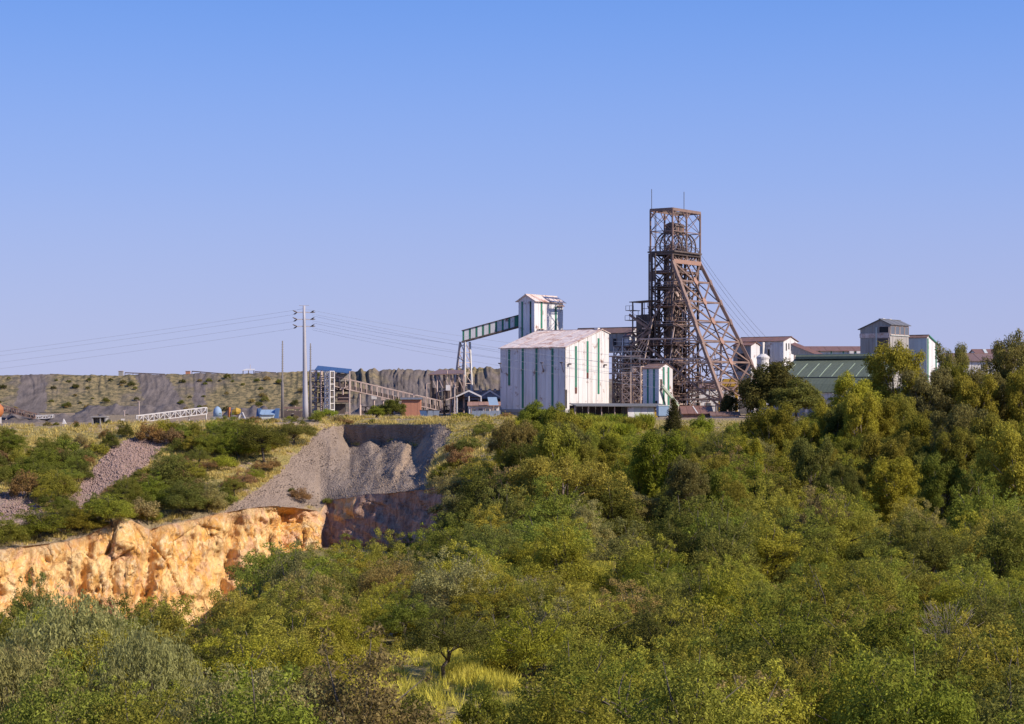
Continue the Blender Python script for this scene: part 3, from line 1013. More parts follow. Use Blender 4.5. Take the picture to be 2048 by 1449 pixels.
headframe = build_headframe()
WH0 = P(1567, 683, 520)
for i, (b, zz) in enumerate(((-3.9, 36.4 + 2.9), (-2.0, 36.6 + 2.9), (1.4, 36.6 + 2.9), (3.3, 36.4 + 2.9))):
    p0 = H(2.4, b, zz - 1.0); p1 = P(1500 + i * 11, 676, 519)
    m = MB(); m.tube([p0.lerp(p1, t) - UP * (1.2 * 4 * t * (1 - t)) for t in np.linspace(0, 1, 14)], .045, 4)
    thing('hoist_rope', ['steel hoist rope of the wheel nearest the white shed', 'second hoist rope from the white shed side of the sheaves',
                         'third hoist rope from the white shed side of the sheaves', 'outermost hoist rope reaching the winder house roof farthest along'][i], 'rope', (0, 0, 0), 'hoist ropes of the headframe', m.mesh('hoist_rope', 'cable'))


# ------------------------------------------------------------------ buildings
def Z(px_y, Y):
    return (HZ - px_y) / F * Y


def gabled(name, label, corner_px, Y, L1, L2, zbase, ze, zr, ridge='E2', mats=('white_sheet', 'white_sheet', 'rust_white_roof'), n1=4, n2=5, nr=4, ridge_t=0.5, zback=None, over=0.35, cat='building'):
    """building with its near corner at corner_px; left face along -E1 (shaded), right face along E2 (sunlit)"""
    C = P(corner_px, HZ, Y); C.z = zbase
    R = thing(name, label, cat, C)
    Lc = C - E1 * L1; Rc = C + E2 * L2; Bc = Lc + E2 * L2
    zbk = ze if zback is None else zback

    def at(v, z):
        return Vector((v.x, v.y, z))
    if ridge == 'E1':      # gable on the sunlit face, eave over the shaded face
        t = ridge_t
        gab = lambda u: lerp(ze, zr, u / t) if u < t else lerp(zr, zbk, (u - t) / (1 - t))
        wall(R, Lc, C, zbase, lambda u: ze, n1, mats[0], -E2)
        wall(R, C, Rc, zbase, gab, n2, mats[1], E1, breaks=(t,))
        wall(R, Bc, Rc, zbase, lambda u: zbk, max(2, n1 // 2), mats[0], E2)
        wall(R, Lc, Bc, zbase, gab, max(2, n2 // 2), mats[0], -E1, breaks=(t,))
        rp, rl = C + E2 * L2 * t, Lc + E2 * L2 * t
        sl = (zr - ze) / (L2 * t); sb = (zbk - zr) / (L2 * (1 - t))
        o1 = E1 * over
        roof(R, at(Lc - E2 * over - o1, ze - sl * over + .05), at(C - E2 * over + o1, ze - sl * over + .05), at(rl - o1, zr + .05), at(rp + o1, zr + .05), nr, mats[2])
        roof(R, at(Bc + E2 * over - o1, zbk + sb * over + .05), at(Rc + E2 * over + o1, zbk + sb * over + .05), at(rl - o1, zr + .05), at(rp + o1, zr + .05), max(2, nr // 2), mats[2])
        beam(R, 'ridge_cap', mats[2], at(rl - o1, zr + .22), at(rp + o1, zr + .22), .5, .12)
    else:                  # gable on the shaded face
        t = ridge_t
        gab = lambda u: lerp(ze, zr, u / t) if u < t else lerp(zr, zbk, (u - t) / (1 - t))
        wall(R, Lc, C, zbase, gab, n1, mats[0], -E2, breaks=(t,))
        wall(R, C, Rc, zbase, lambda u: zbk, n2, mats[1], E1)
        wall(R, Lc, Bc, zbase, lambda u: ze, max(2, n2 // 2), mats[0], -E1)
        wall(R, Bc, Rc, zbase, gab, max(2, n1 // 2), mats[0], E2, breaks=(t,))
        rf, rb = Lc + E1 * L1 * t, Bc + E1 * L1 * t
        sl = (zr - zbk) / (L1 * (1 - t)); s2 = (zr - ze) / (L1 * t)
        o2 = E2 * over
        roof(R, at(C + E1 * over - o2, zbk - sl * over + .05), at(Rc + E1 * over + o2, zbk - sl * over + .05), at(rf - o2, zr + .05), at(rb + o2, zr + .05), nr, mats[2])
        roof(R, at(Lc - E1 * over - o2, ze - s2 * over + .05), at(Bc - E1 * over + o2, ze - s2 * over + .05), at(rf - o2, zr + .05), at(rb + o2, zr + .05), max(2, nr // 2), mats[2])
        beam(R, 'ridge_cap', mats[2], at(rf - o2, zr + .22), at(rb + o2, zr + .22), .5, .12)
    floor_slab(R, [C + (E1 - E2) * .2, Rc + (E1 + E2) * .2, Bc + (E2 - E1) * .2, Lc - (E1 + E2) * .2], zbase - .6, .75, 'concrete')
    return R, C, Lc, Rc, Bc


def face_strips(R, p0, along, out, L, items, w=.5):
    """items: (fraction, z0, z1, material)"""
    for f, z0, z1, mt in items:
        strip(R, p0 + along * L * f, along, out, w, z0, z1, mt, 'translucent_strip' if mt == 'green_strip' else 'rusted_gap', .11)


def opening(R, p, along, out, w, z0, z1, name='window', mat='dark_opening', d=.09, frame=True):
    o = strip(R, p, along, out, w, z0, z1, mat, name, d)
    if frame and w > .5:
        m = MB()
        p = Vector(p)
        for s in (-1, 1):
            a = p + along * s * w / 2
            m.bar(Vector((a.x, a.y, z0)) + out * d, Vector((a.x, a.y, z1)) + out * d, .12)
        for z in (z0, z1):
            m.bar(Vector(((p - along * w / 2).x, (p - along * w / 2).y, z)) + out * d, Vector(((p + along * w / 2).x, (p + along * w / 2).y, z)) + out * d, .12)
        me = m.mesh('frame', 'pale_steel', rootloc(R))
        f = bpy.data.objects.new('frame', me); link(f, o)
    return o


# crusher shed
R, C, Lc, Rc, Bc = gabled('crusher_shed', 'big white corrugated shed with green strips and long rust-streaked roof', 1130, 448, 18.6, 19.4, -3.6, 11.1, 15.6, 'E1',
                          n1=10, n2=10, nr=9, ridge_t=.82, zback=14.8)
z1 = 10.95
face_strips(R, C, -E1, -E2, 18.6, [((1130 - 1021) / 127, 2.2, z1, 'green_strip'), ((1130 - 1048) / 127, -3.2, z1, 'green_strip'), ((1130 - 1075) / 127, -3.2, z1, 'green_strip'), ((1130 - 1106) / 127, -3.2, z1, 'green_strip')], .55)
face_strips(R, C, E2, E1, 19.4, [(22 / 92, 1.8, 11.5, 'green_strip'), (22 / 92, .3, 1.75, 'rust_patch'), (46 / 92, 5.3, 12.8, 'green_strip'), (46 / 92, 3.9, 5.25, 'rust_patch'), (69 / 92, .2, 13.6, 'green_strip')], .75)
opening(R, C + E2 * .5, E2, E1, .5, -3.2, 1.2, 'wall_gap', frame=False)
for i in range(6):
    p = C - E1 * (18.6 * (i + .5) / 6)
    m = MB(); a, b = p - E1 * 1.45, p + E1 * 1.45
    m.prism([Vector((a.x, a.y, -5.3)), Vector((b.x, b.y, -5.3)), Vector((b.x, b.y, -3.65)), Vector((a.x, a.y, -3.65))], E2 * .4)
    m.build('plinth_panel', 'concrete', R)
for f in (.02, .32, .97):
    p = C - E1 * 18.6 * f - E2 * .1
    q = p - E2 * 1.6 + E1 * .5
    beam(R, 'lamp_arm', 'dark_steel', Vector((p.x, p.y, 5.3)), Vector((q.x, q.y, 7.4)), .12)
    box(R, 'lamp_head', 'dark_steel', Vector((q.x, q.y, 7.5)), (.7, .4, .25), E1)
for f in (.07, .88):
    p = C + E2 * 19.4 * f
    box(R, 'lamp_head', 'dark_steel', Vector((p.x, p.y, 7.2)) + E1 * .45, (.7, .5, .35), E2)
box(R, 'roof_vent', 'white_paint', C + E2 * 15.9 - E1 * 1.2 + Vector((0, 0, 15.75 + 3.6)), (1.0, 1.0, .8), E1)
beam(R, 'downpipe', 'dark_steel', C + E1 * .14 - E2 * .14, C + E1 * .14 - E2 * .14 + Vector((0, 0, 14.7)), .12)

# tower behind it
R, C, Lc, Rc, Bc = gabled('ore_tower', 'tall narrow white clad tower with rusty gable roof behind the big shed', 1069, 474, 4.84, 12.8, BASE, 23.4, 24.8, 'E2', n1=3, n2=7, nr=6, over=.6)
face_strips(R, C, -E1, -E2, 4.84, [(.76, 6, 23.2, 'green_strip'), (.24, 6, 23.2, 'green_strip')], .42)
opening(R, C - E1 * 1.16 - E2 * .11, -E1, -E2, .3, 20, 23.0, 'wall_gap', frame=False)
opening(R, C - E1 * 1.16 - E2 * .11, -E1, -E2, .3, 16, 19.2, 'wall_gap', frame=False)
face_strips(R, C, E2, E1, 12.8, [(.235, 16.5, 23.1, 'green_strip'), (.74, 15.4, 22.2, 'green_strip')], .75)
o = opening(R, C + E2 * 12.8 * .20, E2, E1, 3.0, 13.8, 16.4, 'window')
for i in range(3):
    beam(R, 'window_bar', 'white_paint', C + E2 * (1.3 + i * 1.2) + E1 * .14 + Vector((0, 0, 18.9)), C + E2 * (1.3 + i * 1.2) + E1 * .14 + Vector((0, 0, 21.3)), .12)
m = MB(); p = C + E2 * 9.8; m.prism([Vector((p.x, p.y, 22.4)) + E1 * .2, Vector((p.x, p.y, 22.6)) + E1 * .2 + E2 * 2.9, Vector((p.x, p.y, 22.3)) + E1 * .6 + E2 * 2.9, Vector((p.x, p.y, 22.2)) + E1 * .6], Vector((0, 0, .12)))
m.build('canopy', 'brown_roof', R)
for f in (.70, .90):
    p = C + E2 * 12.8 * f
    beam(R, 'gutter_bracket', 'dark_steel', Vector((p.x, p.y, 21.0)) + E1 * .15, Vector((p.x, p.y, 22.2)) + E1 * .6, .1)
beam(R, 'wall_rail', 'pale_steel', C + E2 * 7.6 + E1 * .16 + Vector((0, 0, 20.5)), C + E2 * 12.6 + E1 * .16 + Vector((0, 0, 20.5)), .14)
TC, TL = C, Lc

# conveyor gallery to the tower
g0 = TL + E1 * 2.0 - E2 * .05; g0 = Vector((P(1037, 0, 476.5).x, 477.2, 0)) + E2 * 1.0
Lg = 18.2
GE = Vector((1, -0.10, 0)).normalized(); GN = UP.cross(GE)
Lg = 14.9
g1 = g0 - GE * Lg


def gal_z(t, top):
    return lerp((20.1 if top else 17.2), (16.1 if top else 13.3), t)


G = thing('conveyor_gallery', 'inclined conveyor gallery with white and green bands joining the tower', 'conveyor', (g0.x, g0.y, 17))
nb_ = 18
for side in (0, 1):
    off = GN * (2.4 * side)
    for i in range(nb_):
        t0, t1 = i / nb_ + .001, (i + 1) / nb_ - .001
        grn = (i % 2 == 1) or i < 2
        if grn and i >= 2:
            t0 += .012; t1 -= .012
        if not grn and i >= 2:
            t0 -= .011 if i else 0; t1 = min(1, t1 + .011)
        m = MB()
        A_, B_ = g0.lerp(g1, t0) + off, g0.lerp(g1, t1) + off
        m.prism([Vector((A_.x, A_.y, gal_z(t0, 0))), Vector((B_.x, B_.y, gal_z(t1, 0))), Vector((B_.x, B_.y, gal_z(t1, 1))), Vector((A_.x, A_.y, gal_z(t0, 1)))], GN * .1)
        m.build('green_panel' if grn else 'white_panel', 'green_strip' if grn else 'white_sheet', G)
    for top, mt, w in ((1, 'dark_steel', .16), (0, 'dark_steel', .34)):
        a, b = g0 + off - GN * .1, g1 + off - GN * .1
        beam(G, 'gallery_chord', mt, Vector((a.x, a.y, gal_z(0, top))), Vector((b.x, b.y, gal_z(1, top))), .3, w)
m = MB()
for zz, th_ in ((1, .1), (0, .25)):
    A_, B_ = g0 + GN * .1, g1 + GN * .1
    m.prism([Vector((A_.x, A_.y, gal_z(0, zz))), Vector((B_.x, B_.y, gal_z(1, zz))), Vector((B_.x, B_.y, gal_z(1, zz))) + GN * 2.3, Vector((A_.x, A_.y, gal_z(0, zz))) + GN * 2.3], Vector((0, 0, -th_)))
m.build('gallery_deck', 'dark_steel', G)
TR = thing('conveyor_trestle', 'pale rusty steel A-frame trestle under the gallery end', 'trestle', (g1.x, g1.y, BASE))
topc = g1 + GE * .7 + GN * 1.2
for k, (s, lean) in enumerate(((-1, 2.2), (1, 0.3))):
    tp_ = topc + E1 * s * .75; ft_ = topc + E1 * s * (.75) + E1 * s * lean
    legs_ = []
    for e in (-1, 1):
        t_ = Vector((tp_.x, tp_.y, 13.3)) + E2 * e * 1.0; f_ = Vector((ft_.x, ft_.y, BASE)) + E2 * e * 1.9
        beam(TR, 'leg', 'pale_steel' if k == 0 else 'white_paint', t_, f_, .42); legs_.append((t_, f_))
    for i in range(7):
        a, b = i / 7, (i + 1) / 7
        beam(TR, 'brace', 'pale_steel', legs_[0][0].lerp(legs_[0][1], a), legs_[1][0].lerp(legs_[1][1], b), .14)
        beam(TR, 'cross_tie', 'pale_steel', legs_[0][0].lerp(legs_[0][1], b), legs_[1][0].lerp(legs_[1][1], b), .14)
    if k == 0:
        keep = legs_
    else:
        for i in range(6):
            a = (i + .5) / 7
            beam(TR, 'rung', 'rust_steel', keep[0][0].lerp(keep[0][1], a), legs_[0][0].lerp(legs_[0][1], a + (.06 if i % 2 else -.04)), .13)

# small striped bin house
R, C, Lc, Rc, Bc = gabled('bin_house', 'small white bin house with wide green strips below the headframe', 1318, 442, 4.4, 6.2, -3.2, 6.0, 7.1, 'E1', n1=4, n2=4, nr=3, mats=('white_sheet', 'white_sheet', 'brown_roof'), over=.2)
face_strips(R, C, -E1, -E2, 4.4, [(.30, -3, 5.9, 'green_strip'), (.68, -3, 5.9, 'green_strip')], .42)
face_strips(R, C, E2, E1, 6.2, [(.33, -3, 6.4, 'green_strip'), (.68, -3, 6.4, 'green_strip')], .72)
opening(R, C + E2 * .8, E2, E1, .75, 1.0, 3.6)
opening(R, C + E2 * 5.2, E2, E1, .9, -2.0, .6)
opening(R, C - E1 * .7, -E1, -E2, .5, -3.1, -1.4, 'door')
m = MB(); p = C + E1 * .6 + E2 * .5; q = p + E1 * 2.0 + E2 * 3.8
ch = thing('discharge_chute', 'pale green sloping chute leaning on the small bin house', 'chute', (p.x, p.y, 1.5))
beam(ch, 'trough', 'skylight', Vector((p.x, p.y, 1.8)), Vector((q.x, q.y, -2.6)), .8, .35)
beam(ch, 'side_rail', 'white_paint', Vector((p.x, p.y, 2.5)), Vector((q.x, q.y, -1.9)), .12)
beam(ch, 'prop', 'pale_steel', Vector((q.x, q.y, -2.7)), Vector((q.x, q.y, BASE)), .25)

# gantry frames between shed and headframe
G = thing('lattice_gantry', 'pale rusty lattice gantry with decks between the white shed and the headframe', 'gantry', P(1262, 830, 470))
gc = P(1228, HZ, 470); gc.z = BASE
rr = random.Random(3)
tiers = [BASE, -1.2, 2.6, 6.4, 9.2, 11.8]
for bay in range(5):
    for row_ in range(3):
        p = gc + E1 * (bay * 2.5) + E2 * (row_ * 3.0)
        hi = tiers[5 if bay < 3 else 4]
        beam(G, 'column', ('white_paint', 'pale_steel', 'rust_steel')[row_ if bay % 2 else 0], Vector((p.x, p.y, BASE)), Vector((p.x, p.y, hi + (2 if (bay, row_) == (1, 0) else 0))), .34 if row_ == 0 else .28)
        for k in range(5):
            za, zb_ = tiers[k], tiers[k + 1]
            if zb_ > hi + .1:
                continue
            if bay < 4:
                q = p + E1 * 2.5
                beam(G, 'deck_beam', 'pale_steel' if k in (2, 3) else 'rust_steel', Vector((p.x, p.y, zb_)), Vector((q.x, q.y, zb_)), .26)
                mt = ('pale_steel', 'pale_steel', 'rust_steel')[row_]
                beam(G, 'brace', mt, Vector((p.x, p.y, za)), Vector((q.x, q.y, zb_)), .18)
                beam(G, 'brace', mt, Vector((q.x, q.y, za)), Vector((p.x, p.y, zb_)), .18)
            if row_ < 2:
                q = p + E2 * 3
                beam(G, 'deck_beam', 'rust_steel', Vector((p.x, p.y, zb_)), Vector((q.x, q.y, zb_)), .22)
                if k % 2 == 0:
                    beam(G, 'brace', 'rust_steel', Vector((p.x, p.y, za)), Vector((q.x, q.y, zb_)), .16)
for k, (x0, x1) in ((3, (0, 10)), (4, (0, 10)), (5, (0, 5))):
    p, q = gc + E1 * x0, gc + E1 * x1; z = tiers[k]
    m = MB(); m.prism([Vector((p.x, p.y, z + .15)), Vector((q.x, q.y, z + .15)), Vector((q.x, q.y, z + .15)) + E2 * 6, Vector((p.x, p.y, z + .15)) + E2 * 6], Vector((0, 0, .2)))
    m.build('deck', 'rust_steel' if k == 4 else 'concrete', G)
    beam(G, 'handrail', 'white_paint', Vector((p.x, p.y, z + 1.3)), Vector((q.x, q.y, z + 1.3)), .1)
for i in range(3):
    p = gc + E1 * (6 + i * .8) - E2 * .6; q = gc + E1 * (8.6 + i * .8) - E2 * .6
    beam(G, 'stair_stringer', 'pale_steel', Vector((p.x, p.y, 9.2)), Vector((q.x, q.y, 13.5)), .16)
for i in range(85):
    p = gc + E1 * rr.uniform(0, 10) + E2 * rr.uniform(-.6, 6); z = rr.uniform(-4, 10)
    beam(G, 'pipe_run', rr.choice(['rust_steel', 'dark_steel', 'pale_steel', 'dark_steel']), Vector((p.x, p.y, z)), Vector((p.x, p.y, z)) + E1 * rr.uniform(1, 4) + UP * rr.uniform(-1.2, 1.2), rr.choice([.15, .3, .5]))
for px_, y_, zt_ in ((1238, 470, 9.4), (1258, 463, 5.4), (1278, 462, 6.8)):
    cq = P(px_, HZ, y_); ay = UP.cross(E2)
    for i in range(6):
        za, zb_ = lerp(BASE, zt_, i / 6), lerp(BASE, zt_, (i + 1) / 6)
        for sx_ in (-1, 1):
            if i == 0:
                for sy_ in (-1, 1):
                    q0 = cq + E1 * 1.15 * sx_ + E2 * 1.15 * sy_
                    beam(G, 'column', 'pale_steel', Vector((q0.x, q0.y, BASE)), Vector((q0.x, q0.y, zt_)), .26)
            for d0, d1 in ((E1 * -1.15 + E2 * 1.15 * sx_, E1 * 1.15 + E2 * 1.15 * sx_), (E1 * 1.15 * sx_ - E2 * 1.15, E1 * 1.15 * sx_ + E2 * 1.15)):
                p_, q_ = cq + d0, cq + d1
                beam(G, 'brace', 'rust_steel' if i % 2 else 'pale_steel', Vector((p_.x, p_.y, za)), Vector((q_.x, q_.y, zb_)), .17)
                beam(G, 'brace', 'rust_steel' if sx_ > 0 else 'pale_steel', Vector((q_.x, q_.y, za)), Vector((p_.x, p_.y, zb_)), .17)
                beam(G, 'tie', 'pale_steel', Vector((p_.x, p_.y, zb_)), Vector((q_.x, q_.y, zb_)), .2)
for z_, x0_, x1_, mt_ in ((5.2, 0, 11, 'pale_steel'), (7.6, 1, 10, 'rust_roof'), (9.4, 0, 9, 'pale_steel'), (2.4, 2, 11, 'rust_steel')):
    p_, q_ = gc + E1 * x0_ - E2 * 1.8, gc + E1 * x1_ - E2 * 1.8
    beam(G, 'walkway', mt_, Vector((p_.x, p_.y, z_)), Vector((q_.x, q_.y, z_)), 1.1, .3)
    beam(G, 'handrail', 'white_paint', Vector((p_.x, p_.y, z_ + 1.2)), Vector((q_.x, q_.y, z_ + 1.2)), .09)
# dark crusher bin in front of the headframe
Bn = thing('hopper_bin', 'dark steel hopper bin with flat roof and platforms beside the headframe', 'hopper', P(1292, 700, 470))
bc = P(1293, HZ, 468); bc.z = 0


def bpt(a, b, z):
    v = bc + E1 * a + E2 * b; v.z = z
    return v


for k, (s, d) in enumerate(((-1, E2), (1, -E2))):
    m = MB(); m.prism([bpt(-1.8, s * 1.8, 13), bpt(1.8, s * 1.8, 13), bpt(1.9, s * 1.8, 19.5), bpt(-1.9, s * 1.8, 19.5)], d * .12); m.build('bin_plate', 'dark_steel', Bn)
for k, (s, d) in enumerate(((-1, E1), (1, -E1))):
    m = MB(); m.prism([bpt(s * 1.8, -1.8, 13), bpt(s * 1.8, 1.8, 13), bpt(s * 1.9, 1.8, 19.5), bpt(s * 1.9, -1.8, 19.5)], d * .12); m.build('bin_plate', 'dark_steel', Bn)
m = MB(); top4 = [bpt(-1.8, -1.8, 13), bpt(1.8, -1.8, 13), bpt(1.8, 1.8, 13), bpt(-1.8, 1.8, 13)]; bot4 = [bpt(-.5, -.5, 9), bpt(.5, -.5, 9), bpt(.5, .5, 9), bpt(-.5, .5, 9)]
for i in range(4):
    m.poly([top4[i], bot4[i], bot4[(i + 1) % 4], top4[(i + 1) % 4]])
m.build('hopper_cone', 'dark_steel', Bn)
for a in (-2.6, 0, 2.4):
    for b in (-2.2, 2.2):
        beam(Bn, 'post', 'dark_steel', bpt(a, b, BASE), bpt(a, b, 22.6), .26)
m = MB(); m.prism([bpt(-3.4, -2.6, 22.6), bpt(3, -2.6, 22.9), bpt(3, 2.6, 22.9), bpt(-3.4, 2.6, 22.6)], Vector((0, 0, .18))); m.build('flat_roof', 'dark_steel', Bn)
for z in (15.2, 11.2, 7.5):
    m = MB(); m.prism([bpt(-3.6, -2.8, z), bpt(3, -2.8, z), bpt(3, 2.8, z), bpt(-3.6, 2.8, z)], Vector((0, 0, .16))); m.build('platform', 'dark_steel', Bn)
    for zz in (.6, 1.2):
        beam(Bn, 'platform_rail', 'dark_steel', bpt(-3.6, -2.8, z + zz), bpt(3, -2.8, z + zz), .09)
    beam(Bn, 'bin_brace', 'rust_steel', bpt(-2.6, -2.2, z), bpt(2.4, -2.2, z - 4), .2)
    beam(Bn, 'bin_brace', 'rust_steel', bpt(2.4, -2.2, z), bpt(-2.6, -2.2, z - 4), .2)
for i in range(10):
    beam(Bn, 'chute_pipe', rr.choice(['dark_steel', 'rust_steel']), bpt(rr.uniform(-3, 3), rr.uniform(-2, 2), rr.uniform(4, 12)), bpt(rr.uniform(-2, 6), rr.uniform(-2, 2), rr.uniform(4, 14)), rr.choice([.2, .35, .5]))

for i in range(70):
    p = bpt(rr.uniform(-4.2, 3.2), rr.uniform(-2.8, 2.2), rr.uniform(-4, 21)); d = rr.choice([E1 * rr.uniform(1, 3.2), UP * rr.uniform(1.5, 4.5), E1 * rr.uniform(1, 3) + UP * rr.uniform(-2.4, 2.4), E2 * rr.uniform(1, 3)])
    beam(Bn, 'bin_stay', rr.choice(['dark_steel', 'rust_steel', 'rust_steel', 'pale_steel']), p, p + d, rr.choice([.1, .16, .24, .34]))
for k, z in enumerate((17.4, 13.2, 9.4, 5.2, 1.4)):
    s_ = 1 if k % 2 else -1
    beam(Bn, 'stair_flight', 'rust_steel', bpt(-3.0 * s_, -3.2, z - 1.6), bpt(3.0 * s_, -3.2, z + 2.2), .16, .6)
    beam(Bn, 'stair_rail', 'pale_steel', bpt(-3.0 * s_, -3.3, z - .6), bpt(3.0 * s_, -3.3, z + 3.2), .08)
for k, (a0_, a1_, z_) in enumerate(((-4.6, -2.4, 20.6), (-4.8, -2.2, 18.2), (-5.4, -2.0, 12.6), (-5.0, -2.0, 8.4))):
    m = MB(); m.prism([bpt(a0_, -2.2, z_), bpt(a1_, -2.2, z_), bpt(a1_, 1, z_), bpt(a0_, 1, z_)], Vector((0, 0, .14))); m.build('side_landing', 'dark_steel', Bn)
    for q in range(3):
        aq = lerp(a0_, a1_, q / 2)
        beam(Bn, 'rail_post', 'dark_steel', bpt(aq, -2.2, z_), bpt(aq, -2.2, z_ + 1.2), .08)
    beam(Bn, 'platform_rail', 'dark_steel', bpt(a0_, -2.2, z_ + 1.2), bpt(a1_, -2.2, z_ + 1.2), .08)

# long rusty-roofed conveyor house behind the shed
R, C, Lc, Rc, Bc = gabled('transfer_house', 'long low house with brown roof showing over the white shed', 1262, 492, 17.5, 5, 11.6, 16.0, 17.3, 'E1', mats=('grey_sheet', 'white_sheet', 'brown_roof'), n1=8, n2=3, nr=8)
for i in (0, 6):
    beam(R, 'post', 'white_paint', Lc + E1 * (i * 2.8) - Vector((0, 0, 16.4)), Lc + E1 * (i * 2.8), .35)
for i in range(3):
    opening(R, C - E1 * (2.4 + i * 2.4), -E1, -E2, 1.2, 12.6, 14.6)
R, C, Lc, Rc, Bc = gabled('white_hut', 'tiny white hut with red roof perched above the gantry deck', 1258, 480, 1.4, 3.0, 12.0, 14.6, 15.4, 'E1', mats=('white_sheet', 'white_sheet', 'rust_roof'), n1=1, n2=2, nr=2)
opening(R, C + E2 * 1.5, E2, E1, .9, 12.8, 13.9)
for a, b in ((0, 0), (-1.4, 0), (0, 3), (-1.4, 3)):
    p = C + E1 * a + E2 * b
    beam(R, 'stilt', 'pale_steel', Vector((p.x, p.y, BASE)), Vector((p.x, p.y, 11.6)), .3)

# low service sheds at the brow
p0 = P(1150, HZ, 430); p1 = P(1334, HZ, 434); ax = (p1 - p0).normalized(); nrm = Vector((ax.y, -ax.x, 0)); L = (p1 - p0).length
R = thing('open_service_shed', 'long low open-fronted shed with flat grey roof and white panels below the gantry', 'shed', (p0.x, p0.y, -6.8))
m = MB(); m.prism([Vector((p0.x, p0.y, -2.6)) + nrm * 1.2, Vector((p1.x, p1.y, -2.7)) + nrm * 1.2, Vector((p1.x, p1.y, -2.2)) - nrm * 6, Vector((p0.x, p0.y, -2.1)) - nrm * 6], Vector((0, 0, .18))); m.build('flat_roof', 'grey_roof', R)
for i in range(8):
    q = p0.lerp(p1, i / 7); beam(R, 'post', 'pale_steel', Vector((q.x, q.y, -7)), Vector((q.x, q.y, -2.6)), .2)
for i in range(14):
    f = i / 14; q = p0.lerp(p1, f + .035)
    if i in (8, 9, 10, 11):
        strip(R, q, ax, nrm, L / 14 - .05, -7, -2.8, ('white_sheet', 'pale_sheet')[i % 2], 'front_panel', .08)
    strip(R, q - nrm * 5.8, ax, nrm, L / 14 - .03, -7, -2.4, 'dark_steel' if i < 8 else 'grey_sheet', 'back_panel', .08)
strip(R, p0.lerp(p1, .89), ax, nrm, 1.0, -6.9, -3.4, 'yellow_paint', 'door', .1)
q = P(1325, HZ, 428)
R = thing('water_tank', 'pale blue square steel tank at the end of the low open shed', 'tank', (q.x, q.y, -6))
box(R, 'tank_body', 'pale_blue', Vector((q.x, q.y, -3.6)), (2.3, 2.0, 2.2), ax)
box(R, 'tank_lid', 'pale_sheet', Vector((q.x, q.y, -2.4)), (2.5, 2.2, .15), ax)
box(R, 'tank_stand', 'concrete', Vector((q.x, q.y, -5.6)), (1.8, 1.6, 1.8), ax)


def simple_house(name, label, pxa, pxb, Y, yb, ye, yr, depth, roofm, wallm, tilt=0.0, n=5, cat='house', zb_=None):
    """house seen broadside: eave towards the camera"""
    a = P(pxa, HZ, Y); b = P(pxb, HZ, Y + tilt); ax = (b - a).normalized(); nr_ = Vector((ax.y, -ax.x, 0))
    zb0 = Z(yb, Y) if zb_ is None else zb_; ze = Z(ye, Y); zr = Z(yr, Y + depth / 2)
    R = thing(name, label, cat, (a.x, a.y, zb0))
    at = lambda v, z: Vector((v.x, v.y, z))
    back = -nr_ * depth
    gab = lambda u: ze + (zr - ze) * (1 - abs(2 * u - 1))
    wall(R, a, b, zb0, lambda u: ze, n, wallm, nr_)
    wall(R, a + back, b + back, zb0, lambda u: ze, max(2, n // 2), wallm, -nr_)
    wall(R, a, a + back, zb0, gab, 2, wallm, -ax)
    wall(R, b, b + back, zb0, gab, 2, wallm, ax)
    o = ax * .4; f = nr_ * .5; dz = (zr - ze) / (depth / 2) * .5
    roof(R, at(a + f - o, ze - dz + .06), at(b + f + o, ze - dz + .06), at(a + back / 2 - o, zr + .06), at(b + back / 2 + o, zr + .06), n, roofm)
    roof(R, at(a + back - f - o, ze - dz + .06), at(b + back - f + o, ze - dz + .06), at(a + back / 2 - o, zr + .06), at(b + back / 2 + o, zr + .06), max(2, n // 2), roofm)
    beam(R, 'ridge_cap', roofm, at(a + back / 2 - o, zr + .22), at(b + back / 2 + o, zr + .22), .4, .1)
    return R, a, b, ax, nr_, zb0, ze, zr


R, a, b, ax, nr_, zb0, ze, zr = simple_house('rust_roof_shed', 'low shed with a wide red rusty roof under the headframe', 1366, 1424, 424, 845, 828, 814, 9, 'rust_roof', 'brown_roof', n=5)
p = a.lerp(b, .5); p2 = a.lerp(b, .4)
beam(R, 'roof_flashing', 'white_paint', Vector((p.x, p.y, ze + .1)) + nr_ * .4, Vector((p2.x, p2.y, zr + .15)) - nr_ * 4.2, .25, .06)
R, a, b, ax, nr_, zb0, ze, zr = simple_house('white_cottage', 'small white walled hut with low brown roof beside the rust-roofed shed', 1424, 1478, 420, 856, 832, 826, 5, 'brown_roof', 'white_sheet', n=5)
opening(R, a.lerp(b, .45), ax, nr_, 1.1, zb0 + 1.0, zb0 + 2.2, 'window', 'window_glass')
opening(R, a.lerp(b, .62), ax, nr_, .7, zb0 + .1, zb0 + 2.2, 'door')
R, a, b, ax, nr_, zb0, ze, zr = simple_house('site_workshop', 'long pale workshop wall seen through the backstay legs', 1380, 1478, 505, 832, 777, 770, 8, 'brown_roof', 'white_sheet', n=9)
for i in range(4):
    opening(R, a.lerp(b, .15 + i * .22), ax, nr_, 1.4, zb0 + 1.2, zb0 + 3.4, 'window', 'window_glass')

